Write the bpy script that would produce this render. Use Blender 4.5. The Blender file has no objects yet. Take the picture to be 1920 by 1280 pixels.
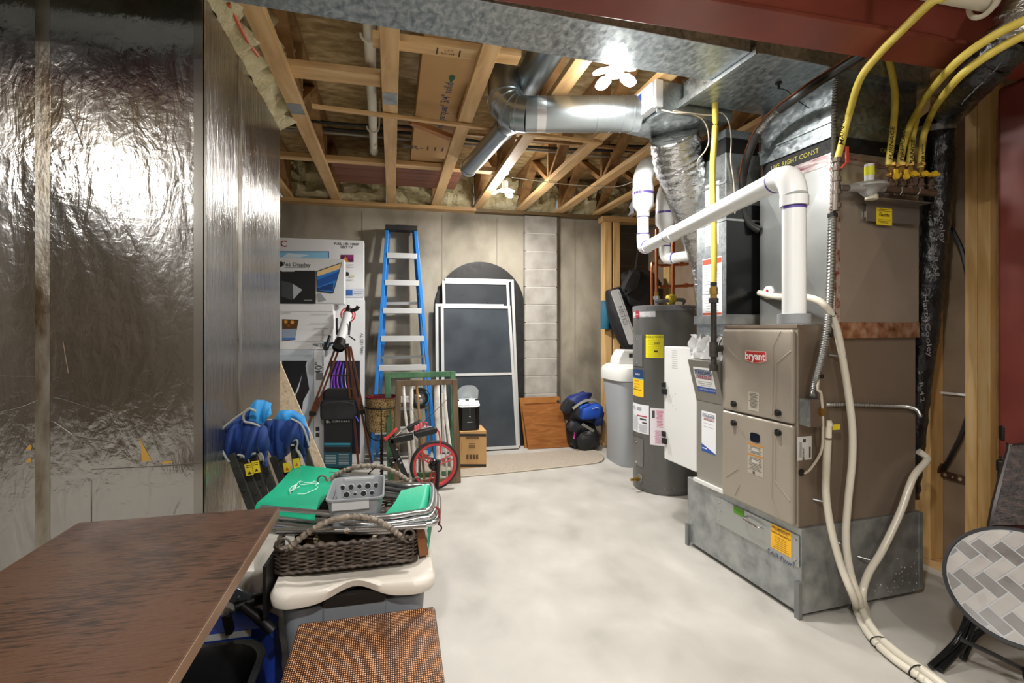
import bpy, math, random
from mathutils import Vector as V, Matrix as MX
random.seed(7)
SC = bpy.context.scene
COL = SC.collection
PI = math.pi
# ------------------------------------------------------------------ camera frame (for measuring points)
FPX, CXP, HYP, CAMH = 941.0, 960.0, 614.0, 1.35
TH = math.radians(13.45); _s, _c = math.sin(TH), math.cos(TH)
def at(px, py, X=None, Y=None, z=None, d=None):
    u = (px-CXP)/FPX; v = (HYP-py)/FPX
    r = (u*_c+_s, _c-u*_s, v)
    if X is not None: t = X/r[0]
    elif Y is not None: t = Y/r[1]
    elif z is not None: t = (z-CAMH)/r[2]
    else: t = d
    return V((r[0]*t, r[1]*t, CAMH+r[2]*t))
PH = math.radians(3.1); HO = V((1.843, 1.947, 0))
HM = MX.Translation(HO) @ MX.Rotation(PH, 4, 'Z')
def H(a, b, z): return HM @ V((a, b, z))
def hv(px, py, a=None, b=None, z=None):
    q = at(px, py, d=1.0) - V((0, 0, CAMH)); c0 = V((0, 0, CAMH))
    Mi = HM.inverted(); o = Mi @ c0; r = Mi.to_3x3() @ q
    if a is not None: t = (a-o.x)/r.x
    elif b is not None: t = (b-o.y)/r.y
    else: t = (z-o.z)/r.z
    return HM @ (o + r*t)
# ------------------------------------------------------------------ mesh builder
class MB:
    def __init__(s, M=None):
        s.v = []; s.f = []; s.m = []; s.mi = 0; s.M = M
    def pt(s, p):
        p = V(p)
        if s.M is not None: p = s.M @ p
        s.v.append(p); return len(s.v)-1
    def face(s, idx): s.f.append(tuple(idx)); s.m.append(s.mi)
    def poly(s, pts): s.face([s.pt(p) for p in pts]); return s
    def box(s, x0, x1, y0, y1, z0, z1, M=None):
        P = [(x0,y0,z0),(x1,y0,z0),(x1,y1,z0),(x0,y1,z0),(x0,y0,z1),(x1,y0,z1),(x1,y1,z1),(x0,y1,z1)]
        i = [s.pt(M @ V(p) if M is not None else p) for p in P]
        for q in ((0,3,2,1),(4,5,6,7),(0,1,5,4),(1,2,6,5),(2,3,7,6),(3,0,4,7)): s.face([i[k] for k in q])
        return s
    def bar(s, p, q, w, h, up=(0,0,1)):
        p = V(p); q = V(q); d = (q-p); L = d.length; d = d/L
        u = V(up); x = d.cross(u)
        if x.length < 1e-4: x = d.cross(V((1,0,0)))
        x.normalize(); u = x.cross(d).normalized()
        M = MX(((x.x,d.x,u.x,p.x),(x.y,d.y,u.y,p.y),(x.z,d.z,u.z,p.z),(0,0,0,1)))
        return s.box(-w/2, w/2, 0, L, -h/2, h/2, M)
    def ring(s, c, t, nrm, r, n):
        b = t.cross(nrm)
        return [s.pt(c + nrm*(r*math.cos(2*PI*k/n)) + b*(r*math.sin(2*PI*k/n))) for k in range(n)]
    def tube(s, pts, r, n=8, closed=False, cap=True):
        pts = [V(p) for p in pts]; N = len(pts)
        rs = r if isinstance(r, (list, tuple)) else [r]*N
        rings = []; nrm = None
        for i in range(N):
            if closed: t = pts[(i+1) % N]-pts[i-1]
            else: t = pts[min(i+1, N-1)]-pts[max(i-1, 0)]
            if t.length < 1e-9: t = V((0,0,1))
            t.normalize()
            if nrm is None:
                nrm = t.cross(V((0,0,1)))
                if nrm.length < 1e-3: nrm = t.cross(V((1,0,0)))
            nrm = nrm - t*nrm.dot(t)
            if nrm.length < 1e-6: nrm = t.cross(V((0.3,1,0.2)))
            nrm.normalize()
            rings.append(s.ring(pts[i], t, nrm, rs[i], n))
        for i in range(N if closed else N-1):
            A = rings[i]; B = rings[(i+1) % N]
            for k in range(n): s.face((A[k], A[(k+1) % n], B[(k+1) % n], B[k]))
        if cap and not closed:
            s.face(rings[0][::-1]); s.face(rings[-1])
        return s
    def lathe(s, prof, n=24, M=None, a0=0, a1=2*PI, cap=True):
        full = abs(a1-a0-2*PI) < 1e-6; m = n if full else n+1; R = []
        for r, z in prof:
            row = []
            for k in range(m):
                a = a0+(a1-a0)*k/n; p = V((r*math.cos(a), r*math.sin(a), z))
                row.append(s.pt(M @ p if M is not None else p))
            R.append(row)
        for i in range(len(R)-1):
            for k in range(n):
                j = (k+1) % m
                s.face((R[i][k], R[i][j], R[i+1][j], R[i+1][k]))
        if cap and full:
            if prof[0][0] > 1e-5: s.face(R[0][::-1])
            if prof[-1][0] > 1e-5: s.face(R[-1])
        return s
    def prism(s, poly, z0, z1, M=None):
        A = [s.pt(M @ V((x,y,z0)) if M is not None else (x,y,z0)) for x, y in poly]
        B = [s.pt(M @ V((x,y,z1)) if M is not None else (x,y,z1)) for x, y in poly]
        n = len(poly); s.face(A[::-1]); s.face(B)
        for k in range(n): s.face((A[k], A[(k+1) % n], B[(k+1) % n], B[k]))
        return s
    def sheet(s, f, nu, nv, thick=0):
        g = [[V(f(i/nu, j/nv)) for j in range(nv+1)] for i in range(nu+1)]
        I = [[s.pt(p) for p in row] for row in g]
        for i in range(nu):
            for j in range(nv): s.face((I[i][j], I[i+1][j], I[i+1][j+1], I[i][j+1]))
        if thick:
            def nr(i, j):
                a = g[min(i+1,nu)][j]-g[max(i-1,0)][j]; b = g[i][min(j+1,nv)]-g[i][max(j-1,0)]
                c = a.cross(b); return c.normalized() if c.length > 1e-9 else V((0,0,1))
            K = [[s.pt(g[i][j]-nr(i,j)*thick) for j in range(nv+1)] for i in range(nu+1)]
            for i in range(nu):
                for j in range(nv): s.face((K[i][j], K[i][j+1], K[i+1][j+1], K[i+1][j]))
            for i in range(nu):
                s.face((I[i][0], K[i][0], K[i+1][0], I[i+1][0])); s.face((I[i][nv], I[i+1][nv], K[i+1][nv], K[i][nv]))
            for j in range(nv):
                s.face((I[0][j], I[0][j+1], K[0][j+1], K[0][j])); s.face((I[nu][j], K[nu][j], K[nu][j+1], I[nu][j+1]))
        return s
    def text(s, txt, size, M, align='CENTER', bold=0, ext=0.0):
        cu = bpy.data.curves.new('t', 'FONT'); cu.body = txt; cu.size = size; cu.align_x = align; cu.align_y = 'CENTER'
        cu.offset = bold*size; cu.extrude = ext; cu.resolution_u = 2
        o = bpy.data.objects.new('t', cu); me = o.to_mesh()
        base = len(s.v)
        for q in me.vertices: s.pt(M @ q.co)
        for p in me.polygons: s.face([base+i for i in p.vertices])
        o.to_mesh_clear(); bpy.data.objects.remove(o); bpy.data.curves.remove(cu)
        return s
    def rect(s, M, cx, cy, w, h, z=0.0):
        s.poly([M @ V((cx-w/2,cy-h/2,z)), M @ V((cx+w/2,cy-h/2,z)), M @ V((cx+w/2,cy+h/2,z)), M @ V((cx-w/2,cy+h/2,z))]); return s
def frame(o, x, y):
    """4x4 frame: origin o, x axis, y axis (orthonormalised), z outward"""
    x = V(x).normalized(); z = x.cross(V(y)).normalized(); y = z.cross(x); o = V(o)
    return MX(((x.x,y.x,z.x,o.x),(x.y,y.y,z.y,o.y),(x.z,y.z,z.z,o.z),(0,0,0,1)))
def spl(pts, n=8, closed=False):
    pts = [V(p) for p in pts]; N = len(pts); out = []
    rng = range(N if closed else N-1)
    for i in rng:
        if closed: p0, p1, p2, p3 = pts[i-1], pts[i], pts[(i+1) % N], pts[(i+2) % N]
        else: p0, p1, p2, p3 = pts[max(i-1,0)], pts[i], pts[i+1], pts[min(i+2,N-1)]
        for k in range(n):
            t = k/n
            out.append(0.5*((2*p1)+(p2-p0)*t+(2*p0-5*p1+4*p2-p3)*t*t+(3*p1-p0-3*p2+p3)*t**3))
    if not closed: out.append(pts[-1])
    return out
def rrect(w, h, r, n=4):
    out = []
    for cx, cy, a in ((w/2-r,h/2-r,0),(-w/2+r,h/2-r,PI/2),(-w/2+r,-h/2+r,PI),(w/2-r,-h/2+r,1.5*PI)):
        for k in range(n+1): out.append((cx+r*math.cos(a+PI/2*k/n), cy+r*math.sin(a+PI/2*k/n)))
    return out
# ------------------------------------------------------------------ objects
def rootloc(p):
    while p is not None and p.parent is not None: p = p.parent
    return V((0,0,0)) if p is None else V(p.location)
def obj(name, mb, mats, parent=None, loc=None, smooth=False, bevel=0, sharp=40, seg=2, sub=0):
    me = bpy.data.meshes.new(name)
    off = rootloc(parent) if parent is not None else (V(loc) if loc is not None else V((0,0,0)))
    me.from_pydata([tuple(p-off) for p in mb.v], [], mb.f)
    if not isinstance(mats, (list, tuple)): mats = [mats]
    for m in mats: me.materials.append(m)
    me.polygons.foreach_set('material_index', mb.m)
    me.update()
    if smooth:
        me.polygons.foreach_set('use_smooth', [True]*len(me.polygons))
        if sharp < 179: me.set_sharp_from_angle(angle=math.radians(sharp))
    o = bpy.data.objects.new(name, me); COL.objects.link(o)
    if parent is not None: o.parent = parent
    else: o.location = off
    if bevel:
        b = o.modifiers.new('bevel', 'BEVEL'); b.width = bevel; b.segments = seg; b.limit_method = 'ANGLE'; b.angle_limit = math.radians(35)
    if sub:
        b = o.modifiers.new('sub', 'SUBSURF'); b.levels = sub; b.render_levels = sub
    return o
def tag(o, label, cat, group=None):
    o['label'] = label; o['category'] = cat
    if group: o['group'] = group
    return o
def thing(name, label, cat, loc=(0,0,0), group=None):
    o = bpy.data.objects.new(name, None); COL.objects.link(o); o.location = loc; o.empty_display_size = 0.1
    return tag(o, label, cat, group)
def single(name, label, cat, mb, mats, loc, group=None, **k):
    return tag(obj(name, mb, mats, None, loc, **k), label, cat, group)
def struct(name, mb, mats, parent=None, **k):
    o = obj(name, mb, mats, parent, **k); o['kind'] = 'structure'; return o
def dup(root, loc, label=None, rot=None):
    r = root.copy(); COL.objects.link(r); r.location = loc
    if rot is not None: r.rotation_euler = rot
    if label: r['label'] = label
    for ch in list(root.children):
        c = ch.copy(); COL.objects.link(c); c.parent = r
        for g in list(ch.children):
            e = g.copy(); COL.objects.link(e); e.parent = c
    return r
def pieces(name, mbs, mats, parent, **k):
    for m_ in mbs: obj(name, m_, mats, parent, **k)
# ------------------------------------------------------------------ materials
def _nodes(name):
    m = bpy.data.materials.new(name); m.use_nodes = True; nt = m.node_tree
    return m, nt, nt.nodes['Principled BSDF'], nt.nodes, nt.links
def srgb(c):
    if isinstance(c, str): c = [int(c[i:i+2],16)/255 for i in (0,2,4)]
    return tuple(((x/12.92) if x <= 0.04045 else ((x+0.055)/1.055)**2.4) for x in c)+(1,)
_mc = {}
def P(col, rough=0.5, metal=0.0, emit=0, alpha=None, trans=0, spec=None, coat=0):
    key = (str(col), rough, metal, emit, alpha, trans, spec, coat)
    if key in _mc: return _mc[key]
    m, nt, b, N, L = _nodes('mat')
    b.inputs['Base Color'].default_value = srgb(col); b.inputs['Roughness'].default_value = rough; b.inputs['Metallic'].default_value = metal
    if emit: b.inputs['Emission Color'].default_value = srgb(col); b.inputs['Emission Strength'].default_value = emit
    if alpha is not None: b.inputs['Alpha'].default_value = alpha
    if trans: b.inputs['Transmission Weight'].default_value = trans
    if spec is not None: b.inputs['Specular IOR Level'].default_value = spec
    if coat: b.inputs['Coat Weight'].default_value = coat
    _mc[key] = m; return m
def NM(name, cols, scale=5, stretch=(1,1,1), rough=(0.5,0.6), metal=0, bump=0.0, bscale=None, bstretch=None, detail=6, kind='noise', dist=0.0, pos=(0.3,0.7), rot=(0,0,0), bdist=0.01, spec=None):
    """noise driven colour / roughness / bump"""
    m, nt, b, N, L = _nodes(name)
    tc = N.new('ShaderNodeTexCoord'); mp = N.new('ShaderNodeMapping'); mp.inputs['Scale'].default_value = stretch; mp.inputs['Rotation'].default_value = rot
    L.new(tc.outputs['Object'], mp.inputs['Vector'])
    def tex(sc, st):
        v = mp
        if st is not None:
            v = N.new('ShaderNodeMapping'); v.inputs['Scale'].default_value = st; v.inputs['Rotation'].default_value = rot; L.new(tc.outputs['Object'], v.inputs['Vector'])
        if kind == 'voronoi' :
            t = N.new('ShaderNodeTexVoronoi'); t.inputs['Scale'].default_value = sc; L.new(v.outputs[0], t.inputs['Vector']); return t.outputs['Color']
        t = N.new('ShaderNodeTexNoise'); t.inputs['Scale'].default_value = sc; t.inputs['Detail'].default_value = detail; t.inputs['Distortion'].default_value = dist
        L.new(v.outputs[0], t.inputs['Vector']); return t.outputs['Fac']
    f = tex(scale, None)
    cr = N.new('ShaderNodeValToRGB'); el = cr.color_ramp.elements
    n = len(cols)
    while len(el) < n: el.new(0.5)
    for i, c in enumerate(cols):
        el[i].position = pos[0]+(pos[1]-pos[0])*i/max(1,n-1); el[i].color = srgb(c)
    L.new(f, cr.inputs[0]); L.new(cr.outputs[0], b.inputs['Base Color'])
    mr = N.new('ShaderNodeMapRange'); mr.inputs[1].default_value = pos[0]; mr.inputs[2].default_value = pos[1]
    mr.inputs[3].default_value = rough[0]; mr.inputs[4].default_value = rough[1]; L.new(f, mr.inputs[0]); L.new(mr.outputs[0], b.inputs['Roughness'])
    b.inputs['Metallic'].default_value = metal
    if spec is not None: b.inputs['Specular IOR Level'].default_value = spec
    if bump:
        bp = N.new('ShaderNodeBump'); bp.inputs['Strength'].default_value = bump; bp.inputs['Distance'].default_value = bdist
        t = N.new('ShaderNodeTexNoise'); t.inputs['Scale'].default_value = bscale or scale; t.inputs['Detail'].default_value = detail; t.inputs['Distortion'].default_value = dist
        v = mp
        if bstretch is not None:
            v = N.new('ShaderNodeMapping'); v.inputs['Scale'].default_value = bstretch; v.inputs['Rotation'].default_value = rot; L.new(tc.outputs['Object'], v.inputs['Vector'])
        L.new(v.outputs[0], t.inputs['Vector']); L.new(t.outputs['Fac'], bp.inputs['Height']); L.new(bp.outputs[0], b.inputs['Normal'])
    return m
def wood(name, cols, axis, scale=6, rough=(0.5,0.65), bump=0.15):
    st = {'x': (0.12,1,1), 'y': (1,0.12,1), 'z': (1,1,0.12)}[axis]
    return NM(name, cols, scale=scale*2.5, stretch=st, rough=rough, bump=bump, detail=5, dist=0.6, pos=(0.25,0.75), bdist=0.003)
PINE = ['ae8858', 'cda671', 'dfc296']
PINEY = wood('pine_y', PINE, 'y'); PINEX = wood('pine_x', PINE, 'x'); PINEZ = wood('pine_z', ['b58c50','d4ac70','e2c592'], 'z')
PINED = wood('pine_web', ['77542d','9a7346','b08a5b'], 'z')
GALV = NM('galvanised', ['9da5a7','b0b7b9','bec4c4'], scale=45, rough=(0.3,0.45), metal=0.9, bump=0.05, kind='noise', detail=3, dist=1.5, bdist=0.002)
GALVS = NM('galvanised_spangle', ['848f95','a6afb2','c3cacb'], scale=42, stretch=(1,0.6,1), rough=(0.28,0.5), metal=0.88, bump=0.10, detail=8, dist=0.5, bdist=0.003)
GALVD = NM('galvanised_dull', ['8c9091','a5a9a9','b9bcbb'], scale=14, rough=(0.38,0.5), metal=0.75, detail=8)
PIPE = NM('round_pipe_metal', ['9ea7ab','b0b8bb'], scale=4, rough=(0.28,0.38), metal=0.95, detail=3)
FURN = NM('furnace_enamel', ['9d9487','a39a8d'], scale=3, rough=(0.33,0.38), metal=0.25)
FURN_SHADE = NM('furnace_enamel_shaded', ['7d6f5f','85776a'], scale=3, rough=(0.3,0.4), metal=0.35)  # same enamel as the front, darkened in the colour for the shaded side
BLK = P('141414', 0.45); BLKG = P('0c0c0d', 0.15); BLKM = P('1c1c1c', 0.7); WHT = P('e9e9e6', 0.5); PVC = P('eceeed', 0.28); GRY = P('8d9093', 0.5)
CHROME = P('d5d5d5', 0.15, 1.0); STEEL = P('b4b6b6', 0.3, 0.95); BRASS = P('b08d4a', 0.3, 0.9); COPPER = P('b9714a', 0.3, 0.9); IRON = NM('black_iron', ['2c2a28','45403b'], scale=40, rough=(0.45,0.6), metal=0.4)
YEL = P('e5cf3a', 0.5); YELT = NM('gas_tube_yellow', ['cdb749','dcc95c'], scale=20, rough=(0.45,0.5)); REDP = P('c43a34', 0.4); BLUE = P('1c6fc0', 0.4); PURP = P('5a4a9a', 0.4)
RED = NM('beam_red_oxide', ['74352a','813d30','8c473a'], scale=4, rough=(0.4,0.5), spec=0.4)
CARD = NM('cardboard', ['b58d5a','bf9865'], scale=4, rough=(0.75,0.8))
VINYL = P('d8d2c2', 0.25, 0, spec=0.6)
# ================================================================== SETTING
CONC_F = NM('concrete_floor', ['a4a19a','b0ada6','b7b4ad','c0bdb7'], scale=3.6, stretch=(1,0.75,1), rough=(0.42,0.6), bump=0.15, bscale=11, detail=15, dist=0.25, pos=(0.3,0.7), bdist=0.004)
CONC_W = NM('concrete_wall', ['6f695d','8d8677','a19a8a','aea798'], scale=2.6, stretch=(1,1,0.6), rough=(0.75,0.9), bump=0.4, bscale=24, detail=15, dist=0.3, pos=(0.3,0.7), bdist=0.004)
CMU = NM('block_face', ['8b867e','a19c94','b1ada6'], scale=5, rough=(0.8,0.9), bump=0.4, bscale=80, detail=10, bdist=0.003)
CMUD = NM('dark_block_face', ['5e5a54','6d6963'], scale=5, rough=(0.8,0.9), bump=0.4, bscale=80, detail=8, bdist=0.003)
MORT = P('c9c6c0', 0.85)
OSB = NM('osb_deck', ['80693f','ab9060','ccb488'], scale=16, stretch=(0.5,1,1), rough=(0.7,0.8), bump=0.25, detail=9, dist=0.5, pos=(0.3,0.7))
FOAM = NM('spray_foam', ['a89a70','c4b88f','d8cfae'], scale=7, rough=(0.6,0.8), bump=0.9, bscale=16, detail=5, dist=1.0, bdist=0.03)
def foil(name, st, sc, b, r):
    m, nt, bs, N, L = _nodes(name)
    bs.inputs['Base Color'].default_value = srgb('b0afad'); bs.inputs['Metallic'].default_value = 1.0
    tc = N.new('ShaderNodeTexCoord')
    prev = None
    for i, (s_, sca, str_, dd) in enumerate(zip(st, sc, b, (0.02, 0.012, 0.006))):
        mp = N.new('ShaderNodeMapping'); mp.inputs['Scale'].default_value = s_; L.new(tc.outputs['Object'], mp.inputs[0])
        t = N.new('ShaderNodeTexNoise'); t.inputs['Scale'].default_value = sca; t.inputs['Detail'].default_value = 5; t.inputs['Distortion'].default_value = 0.7
        L.new(mp.outputs[0], t.inputs['Vector'])
        bp = N.new('ShaderNodeBump'); bp.inputs['Strength'].default_value = str_; bp.inputs['Distance'].default_value = dd
        L.new(t.outputs['Fac'], bp.inputs['Height'])
        if prev: L.new(prev.outputs[0], bp.inputs['Normal'])
        prev = bp
        if i == 0:
            mr = N.new('ShaderNodeMapRange'); mr.inputs[1].default_value = .35; mr.inputs[2].default_value = .65; mr.inputs[3].default_value = r[0]; mr.inputs[4].default_value = r[1]
            L.new(t.outputs['Fac'], mr.inputs[0]); L.new(mr.outputs[0], bs.inputs['Roughness'])
    L.new(prev.outputs[0], bs.inputs['Normal'])
    return m
FOILF = foil('foil_front', [(1.2,1,0.7),(6,1,2),(1,1,1)], [1.6, 3.0, 26], [0.36, 0.30, 0.2], (0.12, 0.24))
FOILS = foil('foil_side', [(1,1.0,0.7),(1,9,0.8),(1,30,2.5)], [1.6, 3.0, 5], [0.35, 1.0, 0.9], (0.14, 0.26))
CRINK = foil('crinkled_foil', [(1,1,1),(1,1,3),(1,1,1)], [6, 14, 40], [0.5, 0.8, 0.6], (0.14, 0.28))
TAPE = P('a9a7a2', 0.28, 1.0)

b = MB(); b.box(-4.2,3.2,-3.2,5.8,-0.15,0); struct('floor', b, CONC_F)
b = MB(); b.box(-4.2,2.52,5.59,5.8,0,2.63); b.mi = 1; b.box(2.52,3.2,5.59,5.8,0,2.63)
b.mi = 2
for x in (-0.31, 0.54, 1.16, 2.10): b.box(x-.004,x+.004,5.5865,5.59,0,2.6)      # form joints
for k in range(13): b.box(2.52,3.0,5.587,5.59,0.2*k+.09,0.2*k+.098)
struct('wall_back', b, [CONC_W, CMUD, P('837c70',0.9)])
b = MB(); b.box(-4.2,3.2,-3.4,-3.2,0,3.1); struct('wall_front', b, NM('rear_wall',['5f5446','6d6152'],scale=2,rough=(.7,.8)))
b = MB(); b.box(-4.4,-4.2,-3.4,5.8,0,3.1); struct('wall_outer', b, NM('outer_wall',['655c50','776d5f'],scale=2,rough=(.7,.8)))
b = MB(); b.box(3.05,3.2,-3.4,5.8,0,3.1); struct('wall_right', b, NM('brown_board',['85745f','927f69','9b8972'],scale=6,rough=(.7,.85),bump=.05))
b = MB(); b.box(-4.2,3.2,-3.4,5.8,3.07,3.12); struct('ceiling', b, OSB)
# foil-faced insulated wall jutting in from the left
b = MB(); X0, Y0, Y1, ZT = -0.699, 2.126, 3.478, 2.63
b.poly([(-4.2,Y0,0),(X0,Y0,0),(X0,Y0,ZT),(-4.2,Y0,ZT)]); b.mi = 1
b.poly([(X0,Y0,0),(X0,Y1,0),(X0,Y1,ZT),(X0,Y0,ZT)]); b.mi = 2
b.poly([(X0,Y1,0),(-4.2,Y1,0),(-4.2,Y1,ZT),(X0,Y1,ZT)]); b.poly([(-4.2,Y0,ZT),(X0,Y0,ZT),(X0,Y1,ZT),(-4.2,Y1,ZT)])
wl = struct('wall_left', b, [FOILF, FOILS, P('b9b2a0', .8)])
TP = NM('foil_tape',['6d5a45','9d9689','b5b2ac'],scale=12,stretch=(1,1,.4),rough=(.25,.4),metal=.9,bump=.3,bscale=40)
b = MB(); sx = at(80,600,Y=Y0).x
b.box(sx-.022,sx+.022,Y0-.0015,Y0+.001,0,ZT); o = struct('seam_tape', b, TP, wl)
b = MB(); b.box(X0-.03,X0+.0015,Y0-.0015,Y0+.012,0,ZT); b.box(X0-.003,X0+.0015,Y0,Y0+.03,0,ZT); struct('corner_tape', b, TAPE, wl)
b = MB(); sy = at(450,500,X=X0).y; b.box(X0,X0+.0012,sy-.03,sy+.03,0,ZT); struct('seam_tape', b, TP, wl)
# torn holes and scratches in the foil
b = MB()
Mf = frame((0,Y0-.0012,0),(1,0,0),(0,0,1))
def fpt(px,py): q = at(px,py,Y=Y0-.0012); return q
b.poly([fpt(263,820),fpt(268,833),fpt(284,862),fpt(266,866)]); b.poly([fpt(300,868),fpt(313,863),fpt(326,865),fpt(310,870)])
for cx,cy in ((54,838),(54,862)): b.poly([fpt(cx-6,cy+4),fpt(cx+1,cy-5),fpt(cx+6,cy-2),fpt(cx+4,cy+5)])
struct('torn_spot', b, P('b08a3c',.8), wl)
b = MB(); b.mi = 0
for seg in ([(100,745),(118,748),(150,758),(175,767),(200,772),(235,783),(305,812)],[(100,790),(125,807),(142,818),(172,824),(205,829),(235,840),(262,853)],[(0,772),(40,762),(70,750)],[(0,704),(66,705)],[(172,880),(300,874),(378,868)],[(122,140),(148,165)],[(122,195),(140,235),(155,275)],[(118,640),(128,700)]):
    b.tube(spl([fpt(x,y) for x,y in seg],4), 0.0016, 4)
b.tube([fpt(171,900),fpt(171,980)],.0015,4)
struct('scratch', b, P('dddddd',.2,1.0), wl)
# sill plate on the back wall
b = MB(); b.box(-4.2,0.9,5.45,5.6,2.63,2.665); struct('trim_1', b, PINEX)
b = MB(); b.box(0.9,3.05,5.47,5.6,2.63,2.663); struct('trim_2', b, wood('weathered_plate',['5f4c30','7b6540'],'x'))
# concrete block pilaster
r = thing('block_pilaster','grey concrete block column of single stacked blocks against the back wall','column',(1.66,5.5,0))
b = MB(); b.box(1.478,1.84,5.505,5.589,0,2.6); obj('mortar', b, MORT, r)
for k in range(13):
    b = MB(); z0 = 2.627-.2032*(k+1)+.004; z1 = 2.627-.2032*k-.004
    if z1 < 0.05: break
    b.box(1.468,1.85,5.5,5.589,max(0,z0),z1); obj('block', b, CMU, r, bevel=.004)
# spray foam in the joist ends: one lumpy mass per side of the room
def lumps(b, p0, p1, up, out, n, m, amp, seed):
    R = random.Random(seed); p0=V(p0); p1=V(p1); up=V(up); out=V(out)
    g = {}
    def f(u,v):
        k=(round(u*n),round(v*m))
        if k not in g: g[k]=R.random()
        e = min(1, 6*v*(1-v)+.15)
        return p0+(p1-p0)*u+up*v+out*(amp*(0.35+g[k]*.9)*e)
    b.sheet(f,n,m)
b = MB(); xs = [-4.0,-1.09,-.60,-.05,.42,.88,1.37,1.84,2.30,2.75,3.05]
for i in range(len(xs)-1):
    a0 = xs[i]+.05; a1 = xs[i+1]-.01
    lumps(b,(a0,5.55,2.66),(a1,5.55,2.66),(0,0.0,.41),(0,-.16,0.02),7,7,1.0,i)
o = obj('spray_foam', b, FOAM, None, (1,5.5,2.66), smooth=True); tag(o,'lumpy cream spray foam insulation filling the joist ends above the back wall','insulation'); o['kind']='stuff'
b = MB(); lumps(b,(-.72,3.5,2.62),(-.72,1.8,2.62),(-.02,0,.45),(.16,0,0.0),26,8,1.0,44)
lumps(b,(-.72,2.15,2.60),(-.72,1.6,2.60),(-.3,0,.2),(.10,0,0.06),9,5,1.0,45)
o = obj('spray_foam', b, FOAM, None, (-.6,2.8,2.63), smooth=True); tag(o,'lumpy cream spray foam along the top of the foil covered wall','insulation'); o['kind']='stuff'
b = MB(); b.box(-4.2,-.74,2.1,3.5,2.63,3.07); struct('wall_left_rim', b, FOAM)
# ------------------------------------------------------------------ floor trusses
ordn = ['leftmost, mostly hidden by the foil wall and spray foam','running past the foil wall, left of the white pipe','right of the white pipe, nearly upright in view','right of the cardboard flooring carton','passing left of the far ceiling lamp','passing right of the far ceiling lamp','second to the right of the far ceiling lamp','above the white pipe bends','rightmost, over the water heater']
TX = [-1.02,-.56,-.011,.455,.918,1.41,1.877,2.335,2.82]
for i, x in enumerate(TX):
    r = thing('floor_truss','pine open-web floor truss '+ordn[i],'floor truss',(x,3.5,2.665),'open-web floor trusses overhead')
    b = MB(); b.box(x-.0445,x+.0445,1.5,5.585,2.665,2.703); obj('bottom_chord', b, PINEY, r, bevel=.003)
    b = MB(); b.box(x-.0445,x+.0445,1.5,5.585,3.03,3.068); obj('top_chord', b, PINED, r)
    y = 1.95+(.12 if i%2 else 0); k = 0
    while y < 5.45:
        y2 = min(y+.55,5.5)
        b = MB(); za, zb = (2.70,3.032) if k%2==0 else (3.032,2.70)
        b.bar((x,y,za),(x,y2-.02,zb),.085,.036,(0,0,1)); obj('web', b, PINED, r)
        if k%2==1: b = MB(); b.box(x-.042,x+.042,y2,y2+.036,2.70,3.032); obj('web', b, PINED, r); y2 += .05
        y = y2; k += 1
    py = {1:2.95,2:3.05}.get(i)
    if py:
        py = at(580,207,z=2.664).y if i==1 else at(738,186,z=2.664).y
        b = MB(); b.box(x-.04,x+.04,py-.075,py+.075,2.6635,2.6655); obj('nail_plate', b, GALVD, r)
def lumber(name,label,x0,x1,y0,y1,z0,z1,m=PINEX,cat='lumber',**k):
    b = MB(); b.box(x0,x1,y0,y1,z0,z1); return single(name,label,cat,b,m,((x0+x1)/2,(y0+y1)/2,z0),bevel=.003,**k)
lumber('strongback_board','pine board laid across the trusses beside the foil wall, crossing behind the white pipe',-.60,-.06,2.79,2.925,2.704,2.742)
o = lumber('blocking_board','short pine board with a printed grade stamp, lying over the trusses above the flooring carton',-.09,.63,2.43,2.52,2.704,2.742)
b = MB(); Ms = frame((.27,2.475,2.7035),(1,0,0),(0,-1,0))
for k,s in enumerate(('S-P-F','KD-HT')): b.text(s,.022,Ms@MX.Translation((0,.014-.03*k,0)))
b.rect(Ms,-.055,0,.008,.06); b.rect(Ms,.055,0,.008,.06); obj('grade_stamp', b, P('3b342a',.7), o)
lumber('cross_board','pine board crossing the trusses far back beneath the reddish planks',-1.1,1.0,4.27,4.36,2.704,2.742)
e0 = at(585,199,z=2.65); e1 = at(1128,268,z=2.65)
b = MB(); b.bar(e0,e1,.034,.018); single('furring_strip','thin pine strip nailed under the trusses below the round duct','lumber',b,PINEX,(e0+e1)/2,bevel=.001)
e0 = at(770,228,z=2.71); e1 = at(846,258,z=2.69)
b = MB(); b.bar(e0,e1,.05,.03); single('wood_offcut','reddish pine offcut lying under the flooring carton','lumber',b,wood('offcut',['8d5a30','b57a45'],'x'),(e0+e1)/2)
b = MB(); b.box(.0,2.9,3.92,3.955,2.865,2.885); single('furring_strip','thin dark wood strip across the trusses behind the round duct branch','lumber',b,PINED,(1.4,3.94,2.865))
# reddish flooring planks stored over the trusses
RW = wood('red_plank',['5f3a2b','7a4b38','8a5a45'],'x')
for k,(y0,y1) in enumerate(((4.42,4.62),(4.64,4.86),(4.88,5.1))):
    b = MB(); b.box(-.5,.62,y0,y1,2.748+.004*k,2.765+.004*k)
    single('flooring_plank','reddish brown flooring plank stored over the trusses, '+('nearest of three','middle of three','nearest the back wall of three')[k],'plank',b,RW,(.06,(y0+y1)/2,2.748),'reddish planks stored over the trusses')
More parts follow.
